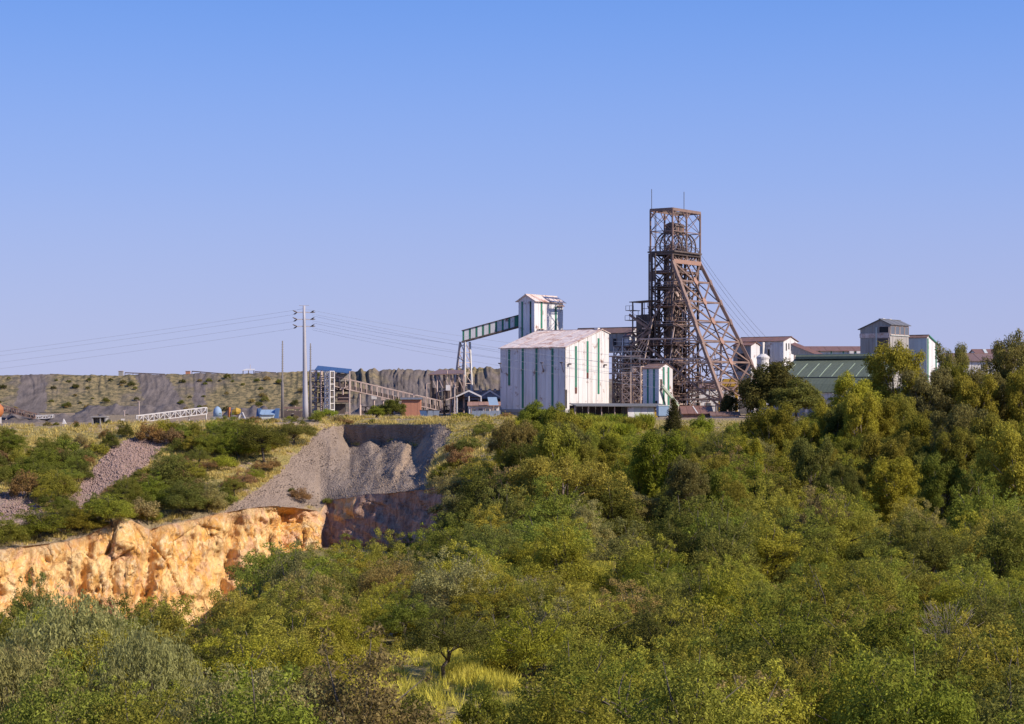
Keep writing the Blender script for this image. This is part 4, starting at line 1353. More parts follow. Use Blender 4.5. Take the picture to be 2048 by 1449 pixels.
# yellow ore chute frame behind the backstay
q = P(1460, HZ, 480)
R = thing('yellow_chute_frame', 'yellow steel frame with hopper hood between the backstay and the dark tree', 'frame', (q.x, q.y, BASE))
for dx in (-2.6, 1.6):
    for dy in (-1.5, 1.5):
        beam(R, 'post', 'yellow_paint', q + Vector((dx, dy, BASE)), q + Vector((dx, dy, 2.0)), .3)
for z in (-2, 0, 2):
    for dy in (-1.5, 1.5):
        beam(R, 'rail', 'yellow_paint', q + Vector((-2.6, dy, z)), q + Vector((1.6, dy, z)), .2)
m = MB(); m.prism([q + Vector((-3, -1.8, 2.1)), q + Vector((2.6, -1.8, 2.1)), q + Vector((1.2, -1.8, 4.0)), q + Vector((-1.6, -1.8, 4.0))], Vector((0, 3.6, 0))); m.build('hood', 'yellow_paint', R)

# winder house on the rise behind
R, C, Lc, Rc, Bc = gabled('winder_house', 'white clad winder house with red roof where the hoist ropes end', 1567, 518, 14.8, 8.4, BASE, 14.5, 15.7, 'E1', mats=('white_sheet', 'white_sheet', 'rust_roof'), n1=9, n2=5, nr=8)
for f in (.40, .70):
    p = C - E1 * 14.8 * f - E2 * .9
    box(R, 'pilaster', 'white_paint', Vector((p.x, p.y, 4.6)), (1.1, 1.6, 19.4), E1)
opening(R, C - E1 * 14.8 * .57, -E1, -E2, 1.3, 9.5, 13.6)
opening(R, C - E1 * 14.8 * .3, -E1, -E2, .5, 8, 12.4, 'window', frame=False)
for i in range(4):
    opening(R, C + E2 * (1.6 + i * 1.5), E2, E1, .55, 12.0 + (i % 2) * .4, 14.0, 'window', frame=False)
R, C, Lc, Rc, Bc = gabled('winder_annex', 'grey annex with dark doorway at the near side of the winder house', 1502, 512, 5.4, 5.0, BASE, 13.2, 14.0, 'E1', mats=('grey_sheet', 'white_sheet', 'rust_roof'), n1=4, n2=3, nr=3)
opening(R, C - E1 * 2.7, -E1, -E2, 2.8, 6.2, 11.2, 'doorway')
q = P(1526, HZ, 505)
R = thing('white_silo', 'squat round white silo standing before the winder house', 'silo', (q.x, q.y, BASE))
m = MB(); m.tube([q + Vector((0, 0, z)) for z in (BASE, 9.5)], 1.6, 16); m.build('silo_body', 'white_paint', R, smooth=False)
m = MB(); m.tube([q + Vector((0, 0, z)) for z in (9.5, 10.0, 10.8)], [1.75, 1.75, .7], 16); m.build('silo_cap', 'white_paint', R)
q = P(1582, 690, 514); q2 = P(1655, 720, 500)
R = thing('sloping_conveyor_house', 'sloping rust-roofed conveyor housing coming down beside the winder house', 'conveyor', (q.x, q.y, q.z))
hx = (q2 - q).normalized()
for i in range(5):
    a_, b_ = q.lerp(q2, i / 5 + .004), q.lerp(q2, (i + 1) / 5 - .004)
    m = MB(); m.prism([a_, b_, b_ - UP * 2.4, a_ - UP * 2.4], E2 * .15); m.build('side_panel', 'grey_sheet', R)
    m = MB(); m.prism([a_ + UP * .05 - E2 * .3, b_ + UP * .05 - E2 * .3, b_ + UP * .6 + E2 * 2.2, a_ + UP * .6 + E2 * 2.2], Vector((0, 0, .12))); m.build('roof_panel', 'rust_roof', R)
for t in (.05, .5, .95):
    p = q.lerp(q2, t); beam(R, 'support', 'pale_steel', p - UP * 2.4 + E2, Vector((p.x, p.y, BASE)) + E2, .3)

R, a, b, ax, nr_, zb0, ze, zr = simple_house('long_pale_shed', 'long pale shed with red-brown roof between the winder house and the mill', 1614, 1735, 540, 740, 703, 695, 12, 'rust_roof', 'pale_sheet', n=9, zb_=BASE)
for f in (.72, .84):
    q = a.lerp(b, f) + nr_ * 1.2
    box(R, 'roof_vent', 'white_paint', Vector((q.x, q.y, ze - .6)), (1.2, 1.2, 1.2), ax)
for f in (.2, .4, .6, .8):
    beam(R, 'wall_rib', 'green_strip', Vector((a.lerp(b, f).x, a.lerp(b, f).y, zb0)) + nr_ * .1, Vector((a.lerp(b, f).x, a.lerp(b, f).y, ze)) + nr_ * .1, .25)

# green vaulted hall
a = P(1560, HZ, 452); b = P(1790, HZ, 436); ax = (b - a).normalized(); nr_ = Vector((ax.y, -ax.x, 0)); L = (b - a).length
R = thing('green_hall', 'large hall with curved green corrugated roof and pale skylight strips', 'hall', (a.x, a.y, BASE))
prof = [(-.2, 8.6), (3.0, 7.3), (6.4, 5.75), (9.6, 4.15), (9.62, 4.0), (12.0, 2.5), (14.0, .6)]     # distance towards camera, height
rid = 14.0


def hp(u, d, z):
    v = a + ax * (u * L) + nr_ * (d - 8); v.z = z
    return v


ns = 16
for sgn in (1, -1):
    for i in range(ns if sgn > 0 else 5):
        n_ = ns if sgn > 0 else 5
        for (d0, z0), (d1, z1) in zip(prof, prof[1:]):
            if d1 - d0 < .1:
                continue
            m = MB(); A0 = [hp((i + .01) / n_, sgn * d0, z0), hp((i + .99) / n_, sgn * d0, z0), hp((i + .99) / n_, sgn * d1, z1), hp((i + .01) / n_, sgn * d1, z1)]
            m.prism(A0, Vector((0, 0, -.15))); m.build('roof_sheet', 'green_roof', R)
for i in range(9):
    u = .06 + i * .105
    m = MB()
    for (d0, z0), (d1, z1) in zip(prof[1:3], prof[2:4]):
        m.prism([hp(u - .003, d0, z0 + .03), hp(u + .003, d0, z0 + .03), hp(u + .003, d1, z1 + .03), hp(u - .003, d1, z1 + .03)], Vector((0, 0, .06)))
    m.build('skylight_strip', 'skylight', R)
beam(R, 'eave_gutter', 'dark_steel', hp(0, 9.65, 3.95), hp(1, 9.65, 3.95), .25, .2)
m = MB(); rp = [(-1.1, 8.5), (-1.0, 9.1), (-.5, 9.55), (.3, 9.6), (.9, 9.1), (1.0, 8.5)]
m.prism([hp(.02, d, z) for d, z in rp], ax * (L * .96)); m.build('ridge_vent', 'green_roof', R)
beam(R, 'ridge_flashing', 'pale_sheet', hp(.05, .1, 9.66), hp(.97, .1, 9.66), .5, .1)
for u, d in ((.004, -ax), (.996, ax)):
    m = MB(); pr = [(-d_, z_) for d_, z_ in prof[::-1]] + prof[1:]
    m.prism([hp(u, d_, z_ - .2) for d_, z_ in pr] + [hp(u, 14, BASE), hp(u, -14, BASE)], d * -.15); m.build('end_wall', 'grey_sheet', R)
for i in range(9):
    m = MB(); m.prism([hp((i + .02) / 9, 13.6, BASE - 1), hp((i + .98) / 9, 13.6, BASE - 1), hp((i + .98) / 9, 13.6, .4), hp((i + .02) / 9, 13.6, .4)], nr_ * -.15); m.build('wall_sheet', 'fence_sheet' if i < 4 else 'white_sheet', R)
for u in (.0, .335, .66, 1):
    p = hp(u, 13.9, 0); beam(R, 'column', 'white_paint', Vector((p.x, p.y, BASE - 1)), Vector((p.x, p.y, .2)), .6)

# mill building
R, C, Lc, Rc, Bc = gabled('mill_building', 'tall weathered grey mill building with clerestory windows under the roof', 1780, 480, 8.1, 11.6, BASE, 16.6, 18.9, 'E2', mats=('grey_sheet', 'grey_sheet', 'grey_roof'), n1=6, n2=8, nr=6, ridge_t=.68, zback=17.7, over=.5)
strip(R, C - E1 * 4.1 - E2 * .06, -E1, -E2, 8.2, 14.4, 15.5, 'rust_white_roof', 'fascia_band', .1)
opening(R, C - E1 * 1.9, -E1, -E2, 3.0, 9.0, 14.3, 'wall_opening', 'dark_steel')
beam(R, 'corner_rib', 'pale_sheet', C - E1 * 3.6 - E2 * .2, C - E1 * 3.6 - E2 * .2 + UP * 22, .3)
opening(R, C - E1 * 1.6, -E1, -E2, 2.6, 15.6, 17.2, 'vent_opening')
for i in range(4):
    p = C + E2 * (11.6 * (i + .5) / 4)
    w_ = opening(R, p, E2, E1, 2.5, 15.2, 17.3, 'window', 'window_glass')
for i, f in enumerate((.2, .55)):
    p = C + E2 * 11.6 * f - E1 * 3.2; box(R, 'roof_vent', 'white_paint', Vector((p.x, p.y, 18.95)), (1.4, 1.2, .7), E2)
beam(R, 'wall_shelf', 'pale_sheet', C + E1 * .15 + Vector((0, 0, 20.0)), Rc + E1 * .15 + Vector((0, 0, 20.0)), .3, .15)
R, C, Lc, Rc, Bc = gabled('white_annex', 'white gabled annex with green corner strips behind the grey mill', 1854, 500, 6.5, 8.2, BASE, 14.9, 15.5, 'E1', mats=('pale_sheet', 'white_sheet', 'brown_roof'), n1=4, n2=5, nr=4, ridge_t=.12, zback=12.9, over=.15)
m = MB()
roofpts = [C + E2 * 1.0 + Vector((0, 0, 20.45)) + E1 * .2, Rc + Vector((0, 0, 17.9)) + E1 * .2]
beam(R, 'verge_trim', 'green_strip', roofpts[0], roofpts[1], .3, .3)
face_strips(R, C, E2, E1, 8.2, [(.06, BASE, 14.8, 'green_strip'), (.72, BASE, 13.2, 'green_strip')], .7)

# rusty roofs at the far right
R, a, b, ax, nr_, zb0, ze, zr = simple_house('rust_roof_store', 'wide low store with brown rusted roof and white wall among the gum trees', 1905, 2075, 424, 752, 723, 709, 14, 'brown_roof', 'white_sheet', n=9, zb_=BASE)
R, a, b, ax, nr_, zb0, ze, zr = simple_house('far_rust_store', 'second rusted roof with pale streaks showing behind the wide low store', 1958, 2090, 455, 752, 712, 701, 12, 'rust_roof', 'white_sheet', n=7, zb_=BASE)
for f in (.12, .3, .5, .72):
    beam(R, 'roof_flashing', 'pale_sheet', Vector((a.lerp(b, f).x, a.lerp(b, f).y, ze + .2)) + nr_ * .4, Vector((a.lerp(b, f + .05).x, a.lerp(b, f + .05).y, zr + .22)) - nr_ * 5.8, .7, .06)


# ------------------------------------------------------------------ plant on the left
def truss(R, p, q, h, w, n, mat, belt='dark_steel', bw=.16, diag=True):
    """conveyor truss from p to q (bottom chord ends): chords, posts, diagonals, belt deck"""
    d = (q - p); s = Vector((d.y, -d.x, 0)).normalized() * (w / 2)
    if s.y > 0:
        s = -s
    for e in (1, -1):
        for z in (0, h):
            beam(R, 'chord', mat, p + s * e + UP * z, q + s * e + UP * z, bw * 1.3)
        for i in range(n + 1):
            a = p.lerp(q, i / n) + s * e
            beam(R, 'post', mat, a, a + UP * h, bw)
            if diag and i < n and e == 1:
                b = p.lerp(q, (i + 1) / n) + s * e
                beam(R, 'diagonal', mat, a + UP * (h if i % 2 else 0), b + UP * (0 if i % 2 else h), bw * .8)
    m = MB(); m.prism([p - s * .9 + UP * .15, q - s * .9 + UP * .15, q + s * .9 + UP * .15, p + s * .9 + UP * .15], Vector((0, 0, .35 * h))); m.build('belt', belt, R)


def lattice(R, c, w, z0, z1, n, mat, bw=.18, ax=E1):
    ay = UP.cross(ax)
    cs_ = [c + ax * w * i + ay * w * j for i, j in ((-.5, -.5), (.5, -.5), (.5, .5), (-.5, .5))]
    for k, p in enumerate(cs_):
        beam(R, 'leg', mat, Vector((p.x, p.y, z0)), Vector((p.x, p.y, z1)), bw * 1.4)
    for i in range(n):
        za, zb_ = lerp(z0, z1, i / n), lerp(z0, z1, (i + 1) / n)
        for k in range(4):
            p, q = cs_[k], cs_[(k + 1) % 4]
            beam(R, 'tie', mat, Vector((p.x, p.y, zb_)), Vector((q.x, q.y, zb_)), bw)
            if k in (0, 3):
                beam(R, 'brace', mat, Vector((p.x, p.y, za)), Vector((q.x, q.y, zb_)), bw * .8)
                beam(R, 'brace', mat, Vector((q.x, q.y, za)), Vector((p.x, p.y, zb_)), bw * .8)


# screen tower with blue roof
S = thing('screening_tower', 'open steel screening tower with dark blue roof and white lattice legs', 'tower', P(660, 832, 455))
Ys = 455
c = P(659, HZ, 448); lattice(S, Vector((c.x, c.y, 0)), 1.5, BASE, Z(743, 448), 7, 'white_paint', .16)
c2 = P(632, HZ, 458); lattice(S, Vector((c2.x, c2.y, 0)), 2.0, BASE, Z(741, 458), 5, 'pale_steel', .2)
a, b = P(632, 737, 452), P(701, 744, 452)
for i in range(5):
    u0, u1 = i / 5 + .003, (i + 1) / 5 - .003
    A_, B_ = a.lerp(b, u0), a.lerp(b, u1)
    m = MB(); m.prism([A_ - UP * .5 + Vector((0, -3, 0)), B_ - UP * .5 + Vector((0, -3, 0)), B_ + UP * .5 + Vector((0, 4, 0)), A_ + UP * .5 + Vector((0, 4, 0))], Vector((0, 0, .2))); m.build('roof_sheet', 'blue_roof', S)
for px in (642, 668, 699):
    for dy in (-3, 4):
        p = P(px, HZ, 452 + dy); beam(S, 'column', 'pale_steel', Vector((p.x, p.y, BASE)), Vector((p.x, p.y, Z(743, 452))), .24)
for yy in (765, 784, 806):
    z = Z(yy, 455); p, q = P(625, HZ, 455), P(702, HZ, 455)
    m = MB(); m.prism([Vector((p.x, 451, z)), Vector((q.x, 451, z)), Vector((q.x, 459, z)), Vector((p.x, 459, z))], Vector((0, 0, .2))); m.build('floor_deck', 'dark_steel', S)
    beam(S, 'deck_rail', 'pale_steel', Vector((p.x, 451, z + 1.2)), Vector((q.x, 451, z + 1.2)), .1)
for i, (x0, x1, y0, y1, mt) in enumerate(((672, 698, 748, 764, 'grey_sheet'), (670, 700, 768, 783, 'dark_steel'), (676, 698, 788, 805, 'rust_steel'), (640, 652, 770, 784, 'dark_steel'), (668, 690, 808, 828, 'dark_steel'), (638, 655, 786, 806, 'dark_steel'))):
    p, q = P(x0, y1, 454), P(x1, y0, 454)
    box(S, 'screen_unit', mt, (p + q) / 2, ((q - p).x, 3.5, abs(q.z - p.z)))
rr = random.Random(11)
for i in range(30):
    p = P(rr.uniform(640, 700), rr.uniform(750, 828), rr.uniform(450, 456)); beam(S, 'pipe', rr.choice(['pale_steel', 'rust_steel', 'dark_steel', 'pale_steel']), p, p + rr.choice([UP * rr.uniform(1, 2.5), Vector((rr.uniform(1, 2.4), 0, rr.uniform(-.7, .7)))]), rr.choice([.12, .2, .3]))
# its conveyor
R = thing('inclined_conveyor', 'long inclined conveyor truss running down from the blue-roofed screening tower', 'conveyor', P(770, 800, 452))
truss(R, P(668, 773, 451), P(880, 822, 456), 2.4, 2.0, 20, 'pale_steel', bw=.16, diag=False)
for px, py in ((720, 785), (776, 797), (830, 809)):
    t = (px - 668) / 212; p = P(668, 773, 451).lerp(P(880, 822, 456), t)
    for s in (-.8, .8):
        beam(R, 'support_leg', 'pale_steel', p + Vector((0, s, 0)), Vector((p.x, p.y + s * 1.5, BASE)), .25)
# transfer station
R = thing('transfer_station', 'dark sheeted conveyor transfer station standing on steel legs beside the trestle', 'building', P(892, 830, 462))
a, b = P(862, HZ, 460), P(928, HZ, 460)
m = MB(); m.prism([Vector((a.x - .5, 456, Z(751, 458))), Vector((b.x, 456, Z(749, 458))), Vector((b.x, 466, Z(742, 462))), Vector((a.x + 1.5, 466, Z(741, 462)))], Vector((0, 0, .2))); m.build('roof', 'brown_roof', R)
for i in range(6):
    u = i / 5; p = a.lerp(b, u)
    for y in (457, 465):
        beam(R, 'column', 'pale_steel' if i % 2 else 'dark_steel', Vector((p.x, y, BASE)), Vector((p.x, y, Z(750, 458))), .24)
for i in range(5):
    A_, B_ = a.lerp(b, i / 5 + .01), a.lerp(b, (i + 1) / 5 - .01)
    m = MB(); zt_ = Z(776, 458) if i < 4 else Z(765, 458); m.prism([Vector((A_.x, 457.5, Z(800, 458))), Vector((B_.x, 457.5, Z(800, 458))), Vector((B_.x, 457.5, zt_)), Vector((A_.x, 457.5, zt_))], Vector((0, .15, 0))); m.build('side_panel', ('dark_steel', 'grey_roof')[i % 2], R)
    beam(R, 'brace', 'pale_steel', Vector((A_.x, 457, Z(752, 458))), Vector((B_.x, 457, Z(778, 458))), .18)
m = MB(); m.prism([Vector((a.x, 457, Z(800, 458))), Vector((b.x, 457, Z(800, 458))), Vector((b.x, 465, Z(800, 458))), Vector((a.x, 465, Z(800, 458)))], Vector((0, 0, .3))); m.build('floor_deck', 'dark_steel', R)
p = P(896, 776, 456); box(R, 'control_box', 'white_paint', p, (1.0, .8, 1.3))
for i in range(14):
    p = P(rr.uniform(864, 925), rr.uniform(755, 828), 456.5); beam(R, 'pipe', rr.choice(['pale_steel', 'rust_steel', 'dark_steel']), p, p + rr.choice([UP * rr.uniform(1, 3), Vector((rr.uniform(1, 3), 0, rr.uniform(-1, 1)))]), rr.choice([.14, .25]))
# horizontal pipe rack / dark conveyors behind hut
R = thing('ground_conveyor', 'low dark conveyor with white posts behind the orange brick hut', 'conveyor', P(770, 825, 468))
truss(R, P(720, 828, 468), P(905, 826, 468), 1.7, 1.8, 16, 'dark_steel', bw=.14)
for i, (px, py, s) in enumerate(((748, 794, 1.2), (766, 797, 1.0), (789, 795, .8))):
    p = P(px, py, 466); box(R, 'motor_housing', 'white_paint' if i % 2 == 0 else 'pale_steel', p, (s, .8, s))
    beam(R, 'housing_stand', 'pale_steel', p - UP * s * .5, Vector((p.x, p.y, BASE)), .3)
R, a, b, ax, nr_, zb0, ze, zr = simple_house('brick_hut', 'small flat orange brick hut beside the dark green trees', 803, 841, 440, 836, 800, 797.5, 4, 'grey_roof', 'brick_orange', n=6)
nbr = 0
# carports
for k, (x0, x1, yr_, ye_, Yk, lab) in enumerate(((912, 963, 782, 794, 452, 'open gabled carport with rusty roof and white edge nearest the trestle'), (956, 1004, 782, 797, 462, 'second rust-roofed carport tucked against the white shed'))):
    a, b = P(x0, HZ, Yk), P(x1, HZ, Yk); mid = (a + b) / 2
    R = thing('carport', lab, 'carport', (a.x, a.y, BASE), 'rusty carports by the shed')
    for p, q in ((a, mid), (b, mid)):
        e0 = Vector((p.x, Yk, Z(ye_, Yk))); r0 = Vector((q.x, Yk, Z(yr_, Yk)))
        for j in range(4):
            o0, o1 = Vector((0, j * 2.5 + .03, 0)), Vector((0, j * 2.5 + 2.47, 0))
            m = MB(); m.prism([e0 + o0, r0 + o0, r0 + o1, e0 + o1], Vector((0, 0, .14))); m.build('roof_sheet', 'rust_roof' if k else 'lit_rust', R)
        beam(R, 'verge_board', 'white_paint', e0 - Vector((0, .1, 0)), r0 - Vector((0, .1, 0)), .14, .35)
    for t in (0.03, .5, .97):
        for dy in (0.2, 9):
            p = a.lerp(b, t); beam(R, 'post', 'white_paint', Vector((p.x, Yk + dy, BASE)), Vector((p.x, Yk + dy, Z(ye_ - 1, Yk))), .24)
    beam(R, 'tie_beam', 'dark_steel', Vector((a.x, Yk + 4, Z(ye_ + 2, Yk))), Vector((b.x, Yk + 4, Z(ye_ + 2, Yk))), .3)
R, a, b, ax, nr_, zb0, ze, zr = simple_house('brown_store', 'long dark store with rusty roof and small roof vents behind the carports', 915, 1006, 478, 836, 800, 783, 14, 'rust_roof', 'dark_steel', n=8)
for f in (.5, .7, .82):
    p = a.lerp(b, f) - nr_ * 6; box(R, 'roof_vent', 'pale_steel', Vector((p.x, p.y, zr + .1)), (.7, .7, 1.1), ax)
for f in (.15, .35, .6):
    p = a.lerp(b, f) - nr_ * 6; beam(R, 'flue', 'pale_steel', Vector((p.x, p.y, zr - .5)), Vector((p.x, p.y, zr + 1.9)), .16)
R, a, b, ax, nr_, zb0, ze, zr = simple_house('low_canteen', 'low pale building under the carport with orange-brown roof', 938, 998, 446, 834, 812, 806, 5, 'lit_rust', 'white_paint', n=6)
for i in range(4):
    opening(R, a.lerp(b, .15 + .23 * i), ax, nr_, 1.0, zb0 + 1.0, zb0 + 2.0, 'window', 'window_glass')
p = P(987, 803, 444); R = thing('solar_panel', 'tilted pale blue panel on the low building against the shed', 'panel', p)
m = MB(); m.prism([p + Vector((-1, -.5, -.9)), p + Vector((1.2, -.5, -.9)), p + Vector((.7, .5, .9)), p + Vector((-1.4, .5, .9))], Vector((0, .06, .06))); m.build('sheet', 'pale_blue', R)
beam(R, 'prop', 'pale_steel', p + Vector((0, .4, .4)), p + Vector((0, .6, -2.2)), .12)
# corrugated boundary fence
R = thing('sheet_fence', 'blue-grey corrugated sheet fence on the brow below the carports', 'fence', P(972, 838, 428))
for i in range(13):
    x0 = 944 + i * 4.4
    p, q = P(x0 + .15, HZ, 428), P(x0 + 4.25, HZ, 428)
    m = MB(); o = Vector((0, .03 * (i % 2), 0)); h = Z(822 + rr.uniform(-.6, .6), 428); m.prism([Vector((p.x, 428, -6.4)) + o, Vector((q.x, 428, -6.4)) + o, Vector((q.x, 428, h)) + o, Vector((p.x, 428, h)) + o], Vector((0, .06, 0))); m.build('fence_sheet', 'fence_sheet', R)
for px, y0, y1, Yp, lab in ((909, 775, 846, 424, 'thin pale lamp pole in front of the trestle foot'), (853, 768, 836, 452, 'thin pole before the dark transfer station')):
    p = P(px, HZ, Yp); R = thing('lamp_pole', lab, 'pole', (p.x, p.y, BASE - .8))
    beam(R, 'pole_shaft', 'pale_steel', Vector((p.x, p.y, BASE - .8)), Vector((p.x, p.y, Z(y0, Yp))), .2)
    beam(R, 'lamp_arm', 'pale_steel', Vector((p.x, p.y, Z(y0, Yp))), Vector((p.x + .9, p.y, Z(y0, Yp) + .15)), .12)
# small parked things near hut
for px, w, lab, mt in ((848, 2.0, 'dark blue drum skip standing beside the orange brick hut', 'blue_paint'), (860, 1.8, 'grey-blue bin second from the orange brick hut', 'fence_sheet'), (872, 1.6, 'small violet-grey bin third from the orange brick hut', 'fence_sheet')):
    p = P(px, 826, 434); R = thing('waste_skip', lab, 'skip', (p.x, p.y, BASE))
    m = MB(); t4 = [p + Vector((-w / 2, -.7, .6)), p + Vector((w / 2, -.7, .6)), p + Vector((w / 2, .7, .6)), p + Vector((-w / 2, .7, .6))]; b4 = [p + Vector((-w * .35, -.6, -.8)), p + Vector((w * .35, -.6, -.8)), p + Vector((w * .35, .6, -.8)), p + Vector((-w * .35, .6, -.8))]
    for i in range(4):
        m.poly([t4[i], b4[i], b4[(i + 1) % 4], t4[(i + 1) % 4]])
    m.poly(b4); m.build('skip_body', mt, R); box(R, 'rim', 'dark_steel', p + UP * .6, (w + .1, 1.5, .12))

# power pole
p = P(608, HZ, 418); zb_ = Z(839, 418); ztp = Z(612, 418)
PP = thing('power_pole', 'tall tapered grey steel power pole with three pairs of crossarms', 'power pole', (p.x, p.y, zb_))
m = MB(); m.tube([Vector((p.x + .35 * (1 - t), p.y, lerp(zb_ - .5, ztp, t))) for t in np.linspace(0, 1, 8)], [lerp(.66, .27, t) for t in np.linspace(0, 1, 8)], 14); m.build('shaft', 'pole_steel', PP, smooth=True)
tips = []
for yy in (625, 639, 653):
    z = Z(yy, 418)
    for s in (-1, 1):
        b0 = Vector((p.x, p.y, z)); tip = Vector((p.x + s * 1.45, p.y + s * .2, z - .05))
        beam(PP, 'crossarm', 'pole_steel', b0, tip, .22)
        m = MB(); e = Vector((p.x + s * 2.35, p.y - .9, z + .36)); e2 = Vector((p.x + s * 2.35, p.y + .9, z - .40 if s < 0 else z + .05))
        m.tube([tip, tip.lerp(e, .5), e], [.07, .15, .07], 6); m.build('insulator', 'dark_steel', PP)
        m = MB(); m.tube([tip, tip.lerp(e2, .5), e2], [.07, .15, .07], 6); m.build('insulator', 'dark_steel', PP)
        tips.append((e, e2, s, yy))
beam(PP, 'earth_arm', 'pole_steel', Vector((p.x - 1.1, p.y, ztp + .05)), Vector((p.x + 1.1, p.y, ztp + .05)), .1)
for px, y0, Yp, lab in ((565, 682, 430, 'thin weathered pole standing clear of the steel power pole'), (621, 687, 430, 'thin weathered pole rising close behind the steel power pole')):
    q = P(px, HZ, Yp); R = thing('mast_pole', lab, 'pole', (q.x, q.y, BASE), 'thin poles by the power pole')
    m = MB(); z0_, z1_ = Z(840, Yp), Z(y0, Yp)
    m.tube([Vector((q.x, q.y, lerp(z0_, z1_, t))) for t in (0, .45, .5, 1)], [.36, .3, .17, .13], 8); m.build('shaft', 'wood_pole', R, smooth=True)
    m = MB()
    for i in range(16):
        z = lerp(z0_, z1_, .5 + i * .03); m.bar(Vector((q.x - .28, q.y - .05, z)), Vector((q.x + .28, q.y - .05, z)), .06)
    m.build('climbing_pegs', 'wood_pole', R, 'stuff')
# overhead cables
rows_r = [(618, 1003, 682), (628, 1003, 700), (632, 1003, 712), (642, 1222, 722), (646, 1003, 722), (656, 1222, 742), (660, 1003, 738)]
names_ = ['topmost', 'second', 'third', 'fourth', 'fifth', 'sixth', 'lowest']
for i, (y0, x1, y1) in enumerate(rows_r):
    a = P(608 + (16 if i else 0), y0, 418); b = P(1330, y1 + (1330 - x1) * .12, 380)
    m = MB(); m.tube([a.lerp(b, t) - UP * (4.0 * t * (1 - t)) for t in np.linspace(0, 1, 24)], .022, 4)
    thing('power_cable', names_[i] + ' overhead wire from the power pole towards the white shed', 'power cable', (0, 0, 0), 'overhead wires right of the power pole', m.mesh('power_cable', 'bright_wire'))
for i, (y0, y1) in enumerate(((618, 694), (629, 702), (643, 715), (657, 727))):
    a = P(608 - (16 if i else 0), y0, 418); b = P(-300, y1 + 46, 470)
    m = MB(); m.tube([a.lerp(b, t) - UP * (2.0 * t * (1 - t)) for t in np.linspace(0, 1, 24)], .022, 4)
    thing('power_cable', ('topmost', 'second', 'third', 'lowest')[i] + ' overhead wire from the power pole over the waste dump', 'power cable', (0, 0, 0), 'overhead wires over the dump', m.mesh('power_cable', 'bright_wire'))

# ore handling at the far left
R = thing('loading_conveyor', 'white truss loading conveyor sloping up on the yard before the dump', 'conveyor', P(350, 840, 440))
truss(R, P(274, 845, 440), P(412, 828, 446), 1.5, 1.8, 13, 'white_paint', bw=.15)
for t in (.45, .75, 1):
    q = P(274, 845, 440).lerp(P(412, 828, 446), t); beam(R, 'leg', 'white_paint', q, Vector((q.x, q.y, BASE - 1.9)), .22)
R = thing('dome_tank', 'pale blue domed tank on a pale base beside the loading conveyor', 'tank', P(435, 828, 446))
q = P(435, 826, 446)
m = MB(); m.tube([q + UP * z for z in (-.9, .2, .8, 1.25, 1.5)], [1.0, 1.0, .85, .5, .1], 14); m.build('dome', 'pale_blue', R, smooth=True)
box(R, 'base', 'concrete', q - UP * 1.4, (2.6, 2.2, 1.0))
R = thing('yellow_loader', 'small yellow drum-shaped machine between the dome tank and the A-frame', 'machine', P(473, 832, 446))
q = P(472, 826, 446)
m = MB(); m.tube([q + Vector((-.9, 0, 0)), q + Vector((.2, 0, .3)), q + Vector((1.0, 0, .2))], [.5, .95, .7], 10); m.build('drum', 'yellow_paint', R)
box(R, 'cab', 'dark_steel', q + Vector((.9, 0, -.6)), (1.2, 1.2, 1.2)); box(R, 'stand', 'dark_steel', q - UP * 1.5, (2, 1.4, 1.2))
beam(R, 'stack', 'orange_paint', q + Vector((-1.6, 0, -1)), q + Vector((-1.6, 0, 1.3)), .5)
R = thing('steel_a_frame', 'white steel A-frame stand on the yard beside the blue-roofed box', 'frame', P(484, 842, 436))
q = P(484, 826, 436); base_z = -6
for dy in (-.6, .6):
    for s in (-1, 1):
        beam(R, 'leg', 'white_paint', q + Vector((s * .12, dy, 0)), Vector((q.x + s * .95, q.y + dy * 1.4, base_z)), .2)
beam(R, 'cross_bar', 'white_paint', Vector((q.x - .6, q.y - .8, -5.2)), Vector((q.x + .6, q.y - .8, -5.2)), .16); beam(R, 'head_bar', 'white_paint', q + Vector((0, -.8, 0)), q + Vector((0, .8, 0)), .3)
R = thing('blue_roofed_box', 'small plant box with bright blue sheet roof and dark blue ends', 'hut', P(535, 840, 438))
q = P(535, 832, 438)
box(R, 'wall', 'pale_sheet', q - UP * .6, (3.6, 2.4, 1.6)); box(R, 'plinth', 'concrete', q - UP * 1.5, (4.6, 2.8, .6))
for i in range(3):
    x0 = -1.7 + i * 1.2
    m = MB(); m.prism([q + Vector((x0, -1.5, .2)), q + Vector((x0 + 1.16, -1.5, .2)), q + Vector((x0 + 1.16, 1.0, 1.3)), q + Vector((x0, 1.0, 1.3))], Vector((0, 0, .1))); m.build('roof_sheet', 'pale_blue', R)
for s in (-2.1, 2.1):
    m = MB(); m.prism([q + Vector((s - .4, -1.3, -.6)), q + Vector((s + .4, -1.3, -.6)), q + Vector((s + .6, -1.0, 1.7)), q + Vector((s - .2, -1.0, 1.7))], Vector((0, 1.8, 0))); m.build('end_panel', 'blue_paint', R)
R = thing('concrete_shelter', 'small grey block shelter with open front on the yard edge', 'shelter', P(200, 852, 430))
q = P(200, 848, 430)
for x, w in ((-1.45, .3), (1.45, .3), (0.3, .2)):
    box(R, 'pier', 'concrete', q + Vector((x, 0, .2)), (w, 2.4, 2.6))
box(R, 'roof', 'concrete', q + UP * 1.55, (3.6, 2.8, .2)); box(R, 'back_wall', 'grey_sheet', q + Vector((0, 1.1, .2)), (3, .15, 2.5)); box(R, 'parapet', 'concrete', q + Vector((0, -1.1, -.5)), (2.9, .2, 1.0))
q = P(242, 846, 430); R = thing('white_plate', 'leaning white steel plate beside the block shelter', 'plate', q)
